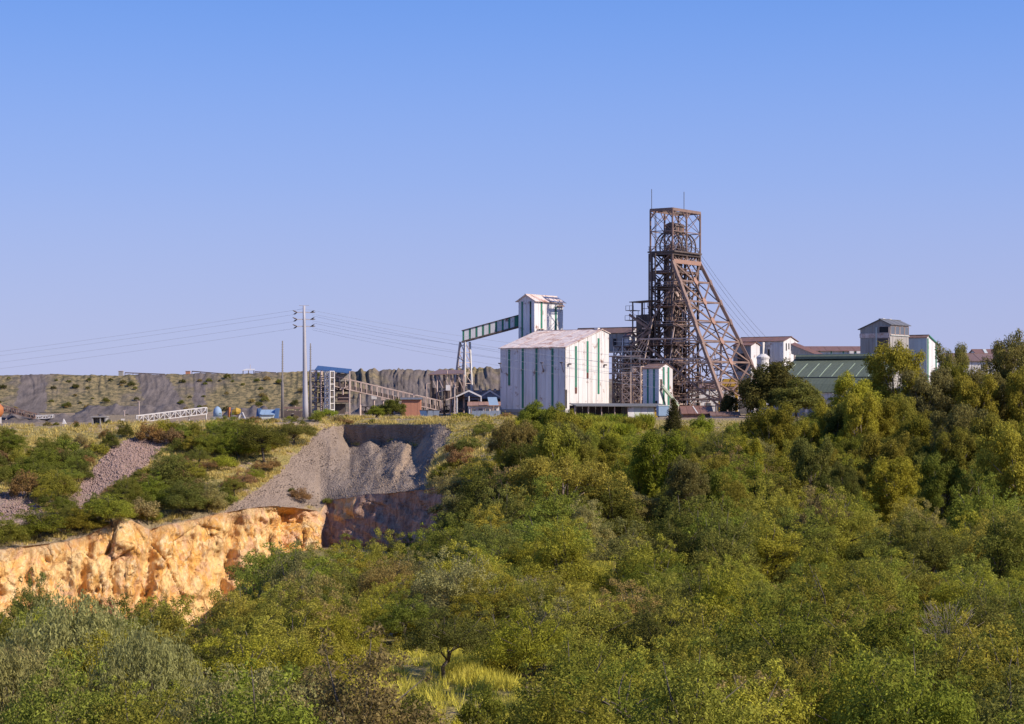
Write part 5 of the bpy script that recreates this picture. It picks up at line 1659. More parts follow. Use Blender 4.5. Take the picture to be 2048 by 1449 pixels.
m = MB(); m.prism([q + Vector((-.7, 0, -1)), q + Vector((.3, 0, -1)), q + Vector((.8, .2, .9)), q + Vector((.0, .2, .9))], Vector((0, .1, 0))); m.build('plate_sheet', 'white_paint', R)
R = thing('white_boom', 'long white boom lying almost level on the yard', 'boom', P(100, 852, 432))
beam(R, 'boom_tube', 'white_paint', P(72, 853, 432), P(128, 849, 432), .3); m = MB(); q = P(128, 846, 432)
m.prism([q + Vector((-.5, 0, -.5)), q + Vector((.6, 0, -.4)), q + Vector((-.1, 0, .9))], Vector((0, .4, 0))); m.build('counterweight', 'white_paint', R)
for t in (.2, .6):
    a = P(72, 853, 432).lerp(P(128, 849, 432), t); beam(R, 'trestle_leg', 'pale_steel', a, Vector((a.x, a.y, -7.2)), .15)
R = thing('yellow_railing', 'low yellow pipe railing along the yard edge', 'railing', P(130, 858, 428))
for i in range(12):
    a = P(96 + i * 7.5, 858, 428); beam(R, 'railing_post', 'yellow_paint', a, a + UP * 1.0, .08)
for z in (.5, 1.0):
    beam(R, 'rail', 'yellow_paint', P(96, 858, 428) + UP * z, P(179, 858, 428) + UP * z, .07)
R = thing('stacker_conveyor', 'dark stacker conveyor sloping down at the yard end beside the orange tank', 'conveyor', P(50, 826, 450))
truss(R, P(-60, 806, 452), P(72, 838, 452), 1.2, 1.6, 14, 'rust_steel', bw=.15)
beam(R, 'prop', 'pale_steel', P(22, 825, 452), P(8, 846, 452), .25); beam(R, 'prop', 'pale_steel', P(-20, 815, 452), P(-20, 846, 452), .25)
truss(R, P(72, 838, 452), P(106, 836, 452), .7, 1.4, 5, 'white_paint', bw=.12)
R = thing('orange_tank', 'orange round tank on white legs cut by the photo edge', 'tank', P(-6, 828, 440))
q = P(-8, 826, 440)
m = MB(); m.tube([q + UP * z for z in (-1.2, 0, 1.2, 2.1)], [1.0, 1.7, 1.7, .9], 14); m.build('tank_body', 'orange_paint', R, smooth=True)
for s in (-1.2, 1.2):
    beam(R, 'leg', 'white_paint', q + Vector((s, -.6, -1)), q + Vector((s, -.6, -3.6)), .25)
beam(R, 'leg_tie', 'white_paint', q + Vector((-1.2, -.6, -3.0)), q + Vector((1.2, -.6, -3.0)), .2)
for px, y0, Yp, lab in ((278, 803, 445, 'slender mast beside the white truss conveyor foot'), (249, 822, 445, 'short slender mast near the block shelter')):
    q = P(px, HZ, Yp); R = thing('thin_mast', lab, 'mast', (q.x, q.y, BASE)); beam(R, 'mast_tube', 'pale_steel', Vector((q.x, q.y, BASE)), Vector((q.x, q.y, Z(y0, Yp))), .14); beam(R, 'mast_head', 'pale_steel', Vector((q.x - .3, q.y, Z(y0, Yp))), Vector((q.x + .3, q.y, Z(y0, Yp))), .12)
# pipework between poles
R = thing('pump_rack', 'dark pump and pipe rack on the yard between the thin poles', 'pipe rack', P(585, 838, 446))
for i in range(7):
    q = P(566 + i * 8, 836, 446); beam(R, 'rack_post', 'pale_steel', Vector((q.x, 446, BASE)), Vector((q.x, 446, Z(812 + (i % 3) * 5, 446))), .2)
for yy, mt in ((816, 'rust_steel'), (824, 'dark_steel'), (831, 'dark_steel')):
    beam(R, 'pipe', mt, P(562, yy, 446), P(622, yy, 446), .5)
for px in (574, 596):
    q = P(px, 830, 445); box(R, 'pump', 'dark_steel', q, (1.8, 1.2, 1.4))
# things on top of the dump
for k, (px, lab) in enumerate(((498, 'low white roofed shelter on the dump crest'), (242, 'small pale block hut on the dump crest above the first gully'), (376, 'small pink block hut on the dump crest above the bare gully'))):
    q = P(px, 744 if k == 0 else 748, 641); R = thing('crest_hut', lab, 'hut', q, 'huts on the dump crest')
    if k == 0:
        m = MB(); m.prism([q + Vector((-2.2, -1.5, .3)), q + Vector((2.2, -1.5, .5)), q + Vector((1.8, 1.5, .9)), q + Vector((-1.2, 1.5, .9))], Vector((0, 0, .12))); m.build('roof', 'white_paint', R)
        for s in (-1.8, 0, 1.8):
            beam(R, 'post', 'dark_steel', q + Vector((s, -1.3, -1.2)), q + Vector((s, -1.3, .4)), .2)
        beam(R, 'aerial', 'pale_steel', q + Vector((.4, 0, .9)), q + Vector((.4, 0, 2.4)), .1)
    else:
        box(R, 'wall', 'brick_orange' if k == 2 else 'concrete', q, (1.4, 1.4, 1.6)); box(R, 'roof', 'pale_steel', q + UP * .9, (1.7, 1.7, .15))
for k, (x0, y0, x1, y1, lab) in enumerate(((100, 749, 160, 752, 'thin crest conveyor over the vegetated end of the dump'), (250, 746, 330, 749, 'thin crest conveyor beside the pale block hut'), (384, 743, 470, 750, 'thin crest conveyor sloping down from the pink block hut'), (510, 744, 552, 746, 'thin crest conveyor beside the white roofed shelter'))):
    R = thing('crest_conveyor', lab, 'conveyor', P(x0, y0, 642), 'conveyors on the dump crest')
    beam(R, 'belt_frame', 'dark_steel', P(x0, y0, 642), P(x1, y1, 642), .35)
    for i in range(6):
        a = P(x0, y0, 642).lerp(P(x1, y1, 642), i / 5); beam(R, 'leg', 'rust_steel', a, a - UP * 1.4, .15)

# ------------------------------------------------------------------ vegetation prototypes
def leaf_quads(centers, normals, length, width, droop=0.0, r=rng):
    """diamond leaf quads: one per centre"""
    n = len(centers)
    t = r.normal(size=(n, 3)); t[:, 2] -= droop * 2.5
    t -= (t * normals).sum(1, keepdims=True) * normals
    t /= np.linalg.norm(t, axis=1, keepdims=True) + 1e-9
    s = np.cross(normals, t)
    L = length * r.uniform(.6, 1.35, (n, 1)) / 2; W = width * r.uniform(.7, 1.3, (n, 1)) / 2
    v = np.stack([centers - t * L, centers + s * W, centers + t * L, centers - s * W], 1).reshape(-1, 3)
    f = np.arange(4 * n, dtype=np.int32).reshape(n, 4)
    return v, f


def clump_leaves(clumps, n_each, out_bias=.8, r=rng, shell=.55):
    """clumps: list of (centre, (rx, ry, rz)); leaf positions in each clump's outer shell"""
    C_, N_ = [], []
    for c, rad in clumps:
        vol = (rad[0] * rad[1] * rad[2]) ** (2 / 3)
        n = int(n_each * vol)
        d = r.normal(size=(n, 3)); d /= np.linalg.norm(d, axis=1, keepdims=True)
        rr_ = shell + (1 - shell) * r.random((n, 1)) + .12 * r.normal(size=(n, 1))
        C_.append(np.array(c) + d * rr_ * np.array(rad))
        nn = d * out_bias + r.normal(size=(n, 3)) * .55 + np.array([0, 0, .35])
        N_.append(nn / np.linalg.norm(nn, axis=1, keepdims=True))
    return np.concatenate(C_), np.concatenate(N_)


def limbs(targets, base_h, r0, fork=3, rnd=random, wob=.25):
    """tapered trunk and limbs reaching to target points"""
    m = MB()
    pts = [Vector((rnd.uniform(-wob, wob) * i * .4, rnd.uniform(-wob, wob) * i * .4, base_h * i / 3)) for i in range(4)]
    pts[0] = Vector((0, 0, -.6))
    m.tube(pts, [r0 * 1.25, r0, r0 * .88, r0 * .75], 7)
    top = pts[-1]
    ts = [Vector(t) for t in targets]
    rnd.shuffle(ts)
    groups = [ts[i::fork] for i in range(fork)]
    for g in groups:
        if not g:
            continue
        ctr = sum(g, Vector()) / len(g)
        b = top.lerp(ctr, .55) + Vector((rnd.uniform(-wob, wob), rnd.uniform(-wob, wob), 0)) * 1.5
        m.tube([top - UP * r0, top.lerp(b, .5) + Vector((rnd.uniform(-wob, wob), rnd.uniform(-wob, wob), .1)), b], [r0 * .7, r0 * .55, r0 * .42], 6)
        for t in g:
            mid = b.lerp(t, .5) + Vector((rnd.uniform(-wob, wob), rnd.uniform(-wob, wob), rnd.uniform(0, wob)))
            m.tube([b, mid, t], [r0 * .36, r0 * .22, r0 * .07], 4)
    return m


PROTO = {}


def make_proto(key, kind, seed):
    r = np.random.default_rng(seed); pr = random.Random(seed)
    cl = []
    if kind == 'thorn':          # thorn tree: low fork, broad uneven dome about 5.6 m wide, 4.6 m tall
        W = r.uniform(2.4, 3.0); top = r.uniform(4.2, 5.0); lop = r.uniform(-.6, .6, 2)
        for i in range(58):
            a = r.uniform(0, 2 * math.pi); u = math.sqrt(r.random())
            h = math.sqrt(max(0, 1 - u * u * .9))
            z = lerp(1.3, top - .6, h * r.uniform(.40, 1.0))
            rad = r.uniform(.42, .85)
            cl.append(((math.cos(a) * u * W + lop[0] * h, math.sin(a) * u * W + lop[1] * h, z), (rad, rad, rad * r.uniform(.5, .75))))
        for i in range(40):
            a = r.uniform(0, 2 * math.pi); e = r.uniform(.15, 1.3)
            k_ = r.uniform(1.0, 1.25); rad = r.uniform(.16, .34)
            cl.append(((math.cos(a) * math.cos(e) * W * k_ + lop[0] * math.sin(e), math.sin(a) * math.cos(e) * W * k_ + lop[1] * math.sin(e), 1.3 + (top - 1.5) * math.sin(e) * k_), (rad * 1.4, rad * 1.4, rad)))
        C_, N_ = clump_leaves(cl, 680, r=r)
        v, f = leaf_quads(C_, N_, .155, .065, r=r)
        bh, r0, fork, bark = r.uniform(.9, 1.5), .14, 4, 'bark_dark'
    elif kind == 'leafy':        # full round-headed tree, foliage almost to the ground, 6 m wide, 5.5 m tall
        W = r.uniform(2.5, 3.0); top = r.uniform(5.0, 5.9); lop = r.uniform(-.7, .7, 2)
        for i in range(74):
            a = r.uniform(0, 2 * math.pi); u = math.sqrt(r.random())
            h = math.sqrt(max(0, 1 - u * u * .92))
            z = lerp(.6, top - .6, h * r.uniform(.22, 1.0))
            rad = r.uniform(.45, .95)
            wob = 1 + .25 * math.sin(a * 3 + seed)
            cl.append(((math.cos(a) * u * W * wob + lop[0] * h, math.sin(a) * u * W * wob + lop[1] * h, z), (rad, rad, rad * r.uniform(.6, .9))))
        for i in range(46):      # loose sprays reaching out of the dome
            a = r.uniform(0, 2 * math.pi); e = r.uniform(.05, 1.35)
            k_ = r.uniform(.98, 1.22); rad = r.uniform(.16, .36)
            wob = 1 + .25 * math.sin(a * 3 + seed)
            cl.append(((math.cos(a) * math.cos(e) * W * wob * k_ + lop[0] * math.sin(e), math.sin(a) * math.cos(e) * W * wob * k_ + lop[1] * math.sin(e), .5 + (top - .8) * math.sin(e) * k_), (rad * 1.3, rad * 1.3, rad)))
        C_, N_ = clump_leaves(cl, 600, r=r)
        v, f = leaf_quads(C_, N_, .17, .07, r=r)
        bh, r0, fork, bark = r.uniform(.7, 1.2), .15, 4, 'bark_dark'
    elif kind == 'bush':         # dense bush to the ground
        W = r.uniform(1.5, 2.0); top = r.uniform(2.2, 2.9)
        for i in range(34):
            a = r.uniform(0, 2 * math.pi); u = math.sqrt(r.random())
            z = lerp(.25, top - .4, math.sqrt(max(0, 1 - u * u)) * r.uniform(.35, 1))
            rad = r.uniform(.4, .7)
            cl.append(((math.cos(a) * u * W, math.sin(a) * u * W, z), (rad, rad, rad * .75)))
        C_, N_ = clump_leaves(cl, 520, r=r)
        v, f = leaf_quads(C_, N_, .17, .09, r=r)
        bh, r0, fork, bark = .3, .09, 4, 'bark_dark'
    elif kind == 'gum':          # gum tree, about 15 m, ascending limbs, clumped hanging foliage
        Hh = 15.0
        ends = []
        nl = 32
        for i in range(nl):
            f_ = i / (nl - 1)
            a = i * 2.4 + r.uniform(-.5, .5)
            z = lerp(3.6, Hh - 1.2, f_ ** .85)
            env = 4.3 * math.sin(math.pi * min(1, .18 + .74 * (1 - f_) + .02)) ** .7 * r.uniform(.45, 1.0)
            x, y = math.cos(a) * env, math.sin(a) * env
            ends.append((x, y, z))
            rad = r.uniform(1.0, 1.6)
            cl.append(((x, y, z), (rad, rad, rad * .95)))
            for k in range(2):
                q = r.normal(size=3) * .95
                r2 = r.uniform(.55, .95)
                cl.append(((x + q[0], y + q[1], z + q[2] * .9 - .3), (r2, r2, r2 * 1.15)))
        C_, N_ = clump_leaves(cl, 300, .75, r=r, shell=.5)
        v, f = leaf_quads(C_, N_, .40, .13, droop=.8, r=r)
        bh, r0, fork, bark = r.uniform(2.6, 4.0), .26, 4, 'bark_pale'
        cl = [(e, 0) for e in ends]
    elif kind == 'spreading_gum':
        ends = []
        for i in range(44):
            a = r.uniform(0, 2 * math.pi); u = math.sqrt(r.random())
            z = lerp(3.2, 11.2, math.sqrt(max(0, 1 - u * u * .85)) * r.uniform(.55, 1))
            x, y = math.cos(a) * u * 6.4, math.sin(a) * u * 6.4
            ends.append((x, y, z))
            rad = r.uniform(1.0, 1.6)
            cl.append(((x, y, z), (rad, rad, rad * .8)))
            q = r.normal(size=3) * 1.0
            cl.append(((x + q[0], y + q[1], z + q[2] * .6), (.8, .8, .8)))
        C_, N_ = clump_leaves(cl, 300, .75, r=r, shell=.5)
        v, f = leaf_quads(C_, N_, .34, .12, droop=.7, r=r)
        bh, r0, fork, bark = 1.6, .34, 5, 'bark_pale'
        cl = [(e, 0) for e in ends]
    elif kind == 'evergreen':    # dense broad dark tree about 11 m
        for i in range(60):
            a = r.uniform(0, 2 * math.pi); u = math.sqrt(r.random())
            z = lerp(1.2, 10.2, math.sqrt(max(0, 1 - u * u)) * r.uniform(.35, 1))
            rad = r.uniform(1.0, 1.7)
            cl.append(((math.cos(a) * u * 5.2, math.sin(a) * u * 5.2, z), (rad, rad, rad * .85)))
        C_, N_ = clump_leaves(cl, 190, .8, r=r)
        v, f = leaf_quads(C_, N_, .42, .20, droop=.3, r=r)
        bh, r0, fork, bark = 2, .35, 4, 'bark_dark'
    elif kind == 'willow':       # weeping grey-green tree, hanging strands, 9 m wide
        C_l, N_l = [], []
        ends = []
        for i in range(260):
            a = r.uniform(0, 2 * math.pi); u = math.sqrt(r.random()) * 1.02
            x, y = math.cos(a) * u * 3.9, math.sin(a) * u * 3.9
            z = lerp(2.0, 6.1, math.sqrt(max(0, 1 - u * u * .92))) + r.normal() * .35
            if i % 12 == 0:
                ends.append((x * .85, y * .85, z * .9))
            ln = r.uniform(.7, 2.0)
            k = int(50 * ln)
            t = r.random(k)
            sway = r.normal(size=2) * .22 + np.array([x, y]) * .05
            px_ = x + sway[0] * t + r.normal(size=k) * .13; py_ = y + sway[1] * t + r.normal(size=k) * .13
            C_l.append(np.stack([px_, py_, z + .25 - ln * t + r.normal(size=k) * .06], 1))
            nn = np.array([x, y, 2.0]) * .25 + r.normal(size=(k, 3)) * .6
            N_l.append(nn / np.linalg.norm(nn, axis=1, keepdims=True))
        C_, N_ = np.concatenate(C_l), np.concatenate(N_l)
        v, f = leaf_quads(C_, N_, .24, .06, droop=1.2, r=r)
        bh, r0, fork, bark = 1.8, .22, 4, 'bark_dark'
        cl = [(e, 0) for e in ends]
    elif kind == 'cypress':
        for i in range(60):
            f_ = i / 59; a = i * 2.4; rr_ = 1.9 * (1 - f_) ** .7 * r.uniform(.4, 1)
            rad = lerp(.8, .35, f_)
            cl.append(((math.cos(a) * rr_, math.sin(a) * rr_, lerp(.6, 9.6, f_)), (rad, rad, rad * 1.2)))
        C_, N_ = clump_leaves(cl, 420, .7, r=r)
        v, f = leaf_quads(C_, N_, .28, .10, droop=.4, r=r)
        bh, r0, fork, bark = 2, .2, 3, 'bark_dark'
    elif kind == 'reed':
        n = 900
        a = r.uniform(0, 2 * math.pi, n); u = np.sqrt(r.random(n)) * 1.6
        base = np.stack([np.cos(a) * u, np.sin(a) * u, np.zeros(n)], 1)
        ln = r.uniform(1.6, 3.4, (n, 1)); d = np.concatenate([r.normal(size=(n, 2)) * .25, np.ones((n, 1))], 1)
        s = np.stack([-np.sin(a * 3), np.cos(a * 3), np.zeros(n)], 1) * .06
        mid = base + d * ln * .6; tip = base + d * ln + np.concatenate([r.normal(size=(n, 2)) * .5, -.4 * np.ones((n, 1))], 1)
        v = np.stack([base - s, base + s, mid + s * 1.5, mid - s * 1.5], 1).reshape(-1, 3)
        f = np.arange(4 * n, dtype=np.int32).reshape(n, 4)
        v2 = np.stack([mid - s * 1.5, mid + s * 1.5, tip + s * .2, tip - s * .2], 1).reshape(-1, 3)
        f = np.concatenate([f, f + 4 * n]); v = np.concatenate([v, v2])
        me = np_mesh('reed_clump', v, f, 'leaf', False, {'tint': ('FACE', r.random(len(f)))})
        PROTO[key] = (me, None); return
    elif kind == 'bare':
        m = limbs([Vector((r.normal() * 1.7, r.normal() * 1.7, r.uniform(2.4, 5.2))) for _ in range(34)], 1.2, .13, 4, pr, .3)
        for _ in range(240):
            a = r.uniform(0, 6.28); u = math.sqrt(r.random()) * 2.2
            p = Vector((math.cos(a) * u, math.sin(a) * u, r.uniform(1.8, 5.2)))
            m.tube([p, p + Vector((math.cos(a) * r.uniform(.2, .8), math.sin(a) * r.uniform(.2, .8), r.uniform(.1, .8)))], [.022, .01], 3)
        PROTO[key] = (m.mesh('bare_tree', 'bark_grey', smooth=True), None); return
    me = np_mesh(kind + '_crown', v, f, 'leaf', False, {'tint': ('FACE', r.random(len(f)))})
    ends = [Vector(c[0]) for c in cl]
    pr.shuffle(ends)
    tm = limbs(ends[:26], bh, r0, fork, pr)
    tme = tm.mesh(kind + '_trunk', bark, smooth=True)
    if kind in ('bush',):
        # one mesh: leaves plus short stems
        pass
    PROTO[key] = (me, tme)


for i in range(5):
    make_proto(('thorn', i), 'thorn', 100 + i)
for i in range(5):
    make_proto(('leafy', i), 'leafy', 150 + i)
for i in range(3):
    make_proto(('bush', i), 'bush', 200 + i)
for i in range(4):
    make_proto(('gum', i), 'gum', 300 + i)
make_proto(('spreading_gum', 0), 'spreading_gum', 400)
for i in range(2):
    make_proto(('evergreen', i), 'evergreen', 500 + i)
for i in range(3):
    make_proto(('willow', i), 'willow', 600 + i)
make_proto(('cypress', 0), 'cypress', 700)
make_proto(('reed', 0), 'reed', 800)
for i in range(2):
    make_proto(('bare', i), 'bare', 900 + i)

LAND = [(40, 'the orange tank'), (130, 'the yellow railing'), (205, 'the block shelter'), (262, 'the cliff peak'), (345, 'the white conveyor truss'), (440, 'the dome tank'), (535, 'the blue-roofed box'), (607, 'the power pole'), (665, 'the screening tower'), (735, 'the inclined conveyor'), (820, 'the orange brick hut'), (905, 'the trestle'), (975, 'the carports'), (1065, 'the shaded shed wall'), (1175, 'the sunlit shed gable'), (1255, 'the lattice gantry'), (1318, 'the bin house'), (1395, 'the backstay'), (1455, 'the white hut'), (1545, 'the winder house'), (1640, 'the green hall'), (1780, 'the grey mill'), (1860, 'the white annex'), (1960, 'the rusted store'), (2060, 'the far rusted roof')]
ORD = ['frontmost', 'second', 'third', 'fourth', 'fifth', 'sixth', 'seventh', 'eighth', 'ninth', 'tenth', 'eleventh', 'twelfth', 'thirteenth', 'fourteenth', 'fifteenth', 'sixteenth', 'seventeenth', 'eighteenth', 'nineteenth', 'twentieth']
PAL = {      # leaf colour; about half is reflected, the rest shines through
    'olive': (.245, .228, .036), 'green': (.190, .215, .034), 'yellow-green': (.285, .278, .036), 'dark green': (.140, .148, .032),
    'brown-grey': (.262, .205, .075), 'grey-green': (.230, .218, .072), 'bright green': (.235, .270, .032), 'golden': (.42, .32, .030), 'rusty brown': (.270, .170, .070), 'deep green': (.090, .090, .028),
}
PLANTS = []      # (root, kindword, colourname, sizeword, px, Y, groundpy, zone)
WORDK = {'bare': ('bare_tree', 'bare tree', 'tree'), 'leafy': ('leafy_tree', 'leafy tree', 'tree'), 'thorn': ('thorn_tree', 'thorn tree', 'tree'), 'bush': ('shrub', 'shrub', 'shrub'), 'gum': ('gum_tree', 'gum tree', 'tree'), 'spreading_gum': ('gum_tree', 'spreading gum tree', 'tree'),
         'evergreen': ('evergreen_tree', 'dense evergreen', 'tree'), 'willow': ('weeping_tree', 'weeping tree', 'tree'), 'cypress': ('cypress', 'narrow cypress', 'tree'), 'reed': ('reed_clump', 'reed clump', 'reeds')}
cr = random.Random(99)


def plant(kind, px, Y, scale, colour, zone, sz=None, dz=0.0, flat=1.0, z=None, label=None, idx=None):
    n = len([k for k in PROTO if k[0] == kind])
    me, tm = PROTO[(kind, cr.randrange(n) if idx is None else idx)]
    zz = gz(px, Y) if z is None else z
    loc = ((px - 1024) / F * Y, Y, zz + dz)
    nm, word, cat = WORDK[kind]
    c = PAL[colour]; j = cr.uniform(.74, 1.28)
    j *= {'gum': .86, 'spreading_gum': .9, 'evergreen': .9}.get(kind, 1.03)
    colr = (c[0] * 1.06 * j * cr.uniform(.93, 1.07), c[1] * j, c[2] * j * cr.uniform(.85, 1.15), 1)
    rz = cr.uniform(0, 6.28); s3 = (scale * cr.uniform(.9, 1.12), scale * cr.uniform(.9, 1.12), (sz or scale) * flat)
    if tm is None or (kind == 'bush' and zone in ('dump', 'slope')):
        o = bpy.data.objects.new(nm, me); col.objects.link(o)
        o.location = loc; o.rotation_euler = (0, 0, rz); o.scale = s3; o.color = colr
        root = o
    else:
        root = bpy.data.objects.new(nm, None); col.objects.link(root)
        root.location = loc; root.rotation_euler = (0, 0, rz); root.scale = s3
        o = bpy.data.objects.new('crown', me); link(o, root); o.color = colr
        t = bpy.data.objects.new('trunk', tm); link(t, root)
    root['category'] = cat
    if label:
        root['label'] = label
    else:
        PLANTS.append((root, word, colour, scale, px, Y, zone))
    return root


SPOTS = []


def free(X, Y, r):
    for (x, y, q) in SPOTS:
        if (x - X) ** 2 + (y - Y) ** 2 < (r + q) ** 2:
            return False
    return True


def claim(px, Y, r):
    SPOTS.append(((px - 1024) / F * Y, Y, r))


# --- named trees, placed where they stand
EXT = {}
for k_, (me_, tm_) in PROTO.items():
    co = np.zeros(len(me_.vertices) * 3, np.float32); me_.vertices.foreach_get('co', co); co = co.reshape(-1, 3)
    EXT[k_] = (float(np.percentile(co[:, 2], 99.7)), float(np.percentile(np.hypot(co[:, 0], co[:, 1]), 96)) * 2)


def hero(kind, px, ytop, Y, colour, label, wpx=None):
    idx = cr.randrange(len([k for k in PROTO if k[0] == kind]))
    hb, wb = EXT[(kind, idx)]
    z0 = gz(px, Y); h = Z(ytop, Y) - z0
    sz = h / hb
    sx = (wpx / F * Y / wb) if wpx else sz
    o = plant(kind, px, Y, sx, colour, 'hero', sz=sz, label=label, idx=idx)
    claim(px, Y, wb * sx * .36)
    return o


hero('gum', 1540, 806, 300, 'olive', 'tall slender gum tree with pale trunk standing clear below the dark evergreens', 105)
hero('gum', 1512, 880, 292, 'grey-green', 'shorter gum leaning on the slender pale-trunked gum tree', 80)
hero('evergreen', 1545, 724, 425, 'deep green', 'broad dark evergreen before the winder house', 150)
hero('evergreen', 1592, 760, 415, 'dark green', 'dark evergreen shoulder spreading in front of the green hall', 110)
hero('evergreen', 1460, 782, 425, 'deep green', 'small black-green tree beside the yellow chute frame', 40)
hero('gum', 1705, 748, 335, 'yellow-green', 'sunlit yellow-green gum in front of the green hall', 115)
hero('gum', 1668, 800, 325, 'olive', 'olive gum crowding the sunlit one before the green hall', 85)
hero('gum', 1790, 688, 350, 'olive', 'big domed gum rising before the grey mill', 135)
hero('gum', 1745, 800, 318, 'olive', 'mid-sized gum below the big domed gum', 110)
hero('gum', 1850, 735, 345, 'grey-green', 'grey-green gum under the white annex', 100)
hero('gum', 1902, 688, 372, 'grey-green', 'thin-topped gum against the sky beside the white annex', 70)
hero('gum', 1950, 752, 340, 'olive', 'olive gum before the rusted store', 110)
hero('gum', 1908, 728, 352, 'olive', 'gum screening the white wall of the rusted store at its near end', 90)
hero('gum', 1972, 734, 346, 'grey-green', 'gum screening the middle of the rusted store wall', 95)
hero('gum', 2046, 738, 340, 'olive', 'gum at the far end of the rusted store wall', 95)
hero('gum', 1925, 812, 280, 'grey-green', 'large rounded gum standing over the dark hollow', 120)
hero('gum', 2022, 668, 352, 'grey-green', 'gum whose top stands above the rusted store roof', 105)
hero('gum', 2035, 850, 225, 'yellow-green', 'pale-trunked gum at the last column of the photo, sunlit', 130)
hero('gum', 1985, 830, 270, 'olive', 'gum with hanging sprays next to the large rounded gum', 100)
hero('gum', 1830, 830, 290, 'olive', 'loose gum between the domed gum and the dark hollow', 105)
hero('gum', 1620, 850, 330, 'dark green', 'dark gum under the evergreen shoulder', 100)
hero('gum', 1690, 900, 285, 'olive', 'ragged olive gum above the bright bushes', 95)
hero('spreading_gum', 1130, 915, 232, 'olive', 'spreading gum with forked pale trunk at the slope foot', 250)
hero('gum', 1085, 900, 290, 'olive', 'gum behind the spreading one with pale upright limbs', 110)
hero('gum', 1165, 905, 300, 'yellow-green', 'yellowish gum directly behind the spreading gum', 120)
hero('gum', 1225, 900, 285, 'yellow-green', 'golden-edged gum beside the spreading gum', 100)
hero('gum', 1305, 905, 300, 'grey-green', 'airy grey-green gum below the bin house', 120)
hero('gum', 1265, 985, 240, 'grey-green', 'thin grey gum with bare stems above the dry slope', 100)
hero('gum', 1000, 930, 320, 'green', 'green gum over the shaded end of the pit wall', 90)
hero('gum', 950, 955, 300, 'grey-green', 'gum on the lip of the shaded pit wall', 110)
hero('gum', 910, 985, 268, 'grey-green', 'lower gum hanging over the shaded pit wall', 90)
hero('gum', 1385, 925, 300, 'green', 'soft green gum below the backstay', 100)
hero('cypress', 1347, 798, 380, 'deep green', 'narrow dark cypress in front of the rust-roofed shed', 46)
hero('bush', 1405, 830, 378, 'bright green', 'rounded bright green tree below the white cottage', 58)
hero('evergreen', 1075, 804, 378, 'green', 'leafy green tree mass against the shaded shed wall', 80)
hero('evergreen', 1115, 808, 374, 'green', 'leafy tree at the shed corner', 62)
hero('evergreen', 1055, 838, 362, 'green', 'green tree below the one against the shaded shed wall', 80)
hero('evergreen', 1135, 846, 358, 'dark green', 'dark bush-tree below the shed corner', 66)
for i, (px, Y, c, w) in enumerate(((1165, 392, 'bright green', 46), (1195, 388, 'yellow-green', 52), (1232, 391, 'bright green', 50), (1262, 386, 'yellow-green', 50), (1292, 392, 'bright green', 42), (1215, 376, 'yellow-green', 54), (1175, 372, 'yellow-green', 46), (1250, 372, 'bright green', 48))):
    hero('reed', px, 826 + (392 - Y) * 1.0, Y, c, ['bright reeds just below the shed gable', 'yellow-green reeds left of the open shed front', 'bright reeds under the open shed front', 'yellow-green reeds below the white front panels', 'bright reeds under the yellow door', 'tall yellow-green reeds lowest in the reed bed', 'yellow-green reeds at the bed edge near the dark bush-tree', 'bright lower reeds nearest the cypress'][i], w)
def slope_hero(kind, px, ybase, ytop, w, colour, label):
    """a plant standing on the hillside where the ground shows at row ybase"""
    Y = min(np.linspace(300, 407, 300), key=lambda y: abs(HZ - gz(px, y) / y * F - ybase))
    return hero(kind, px, ytop, float(Y), colour, label, w)


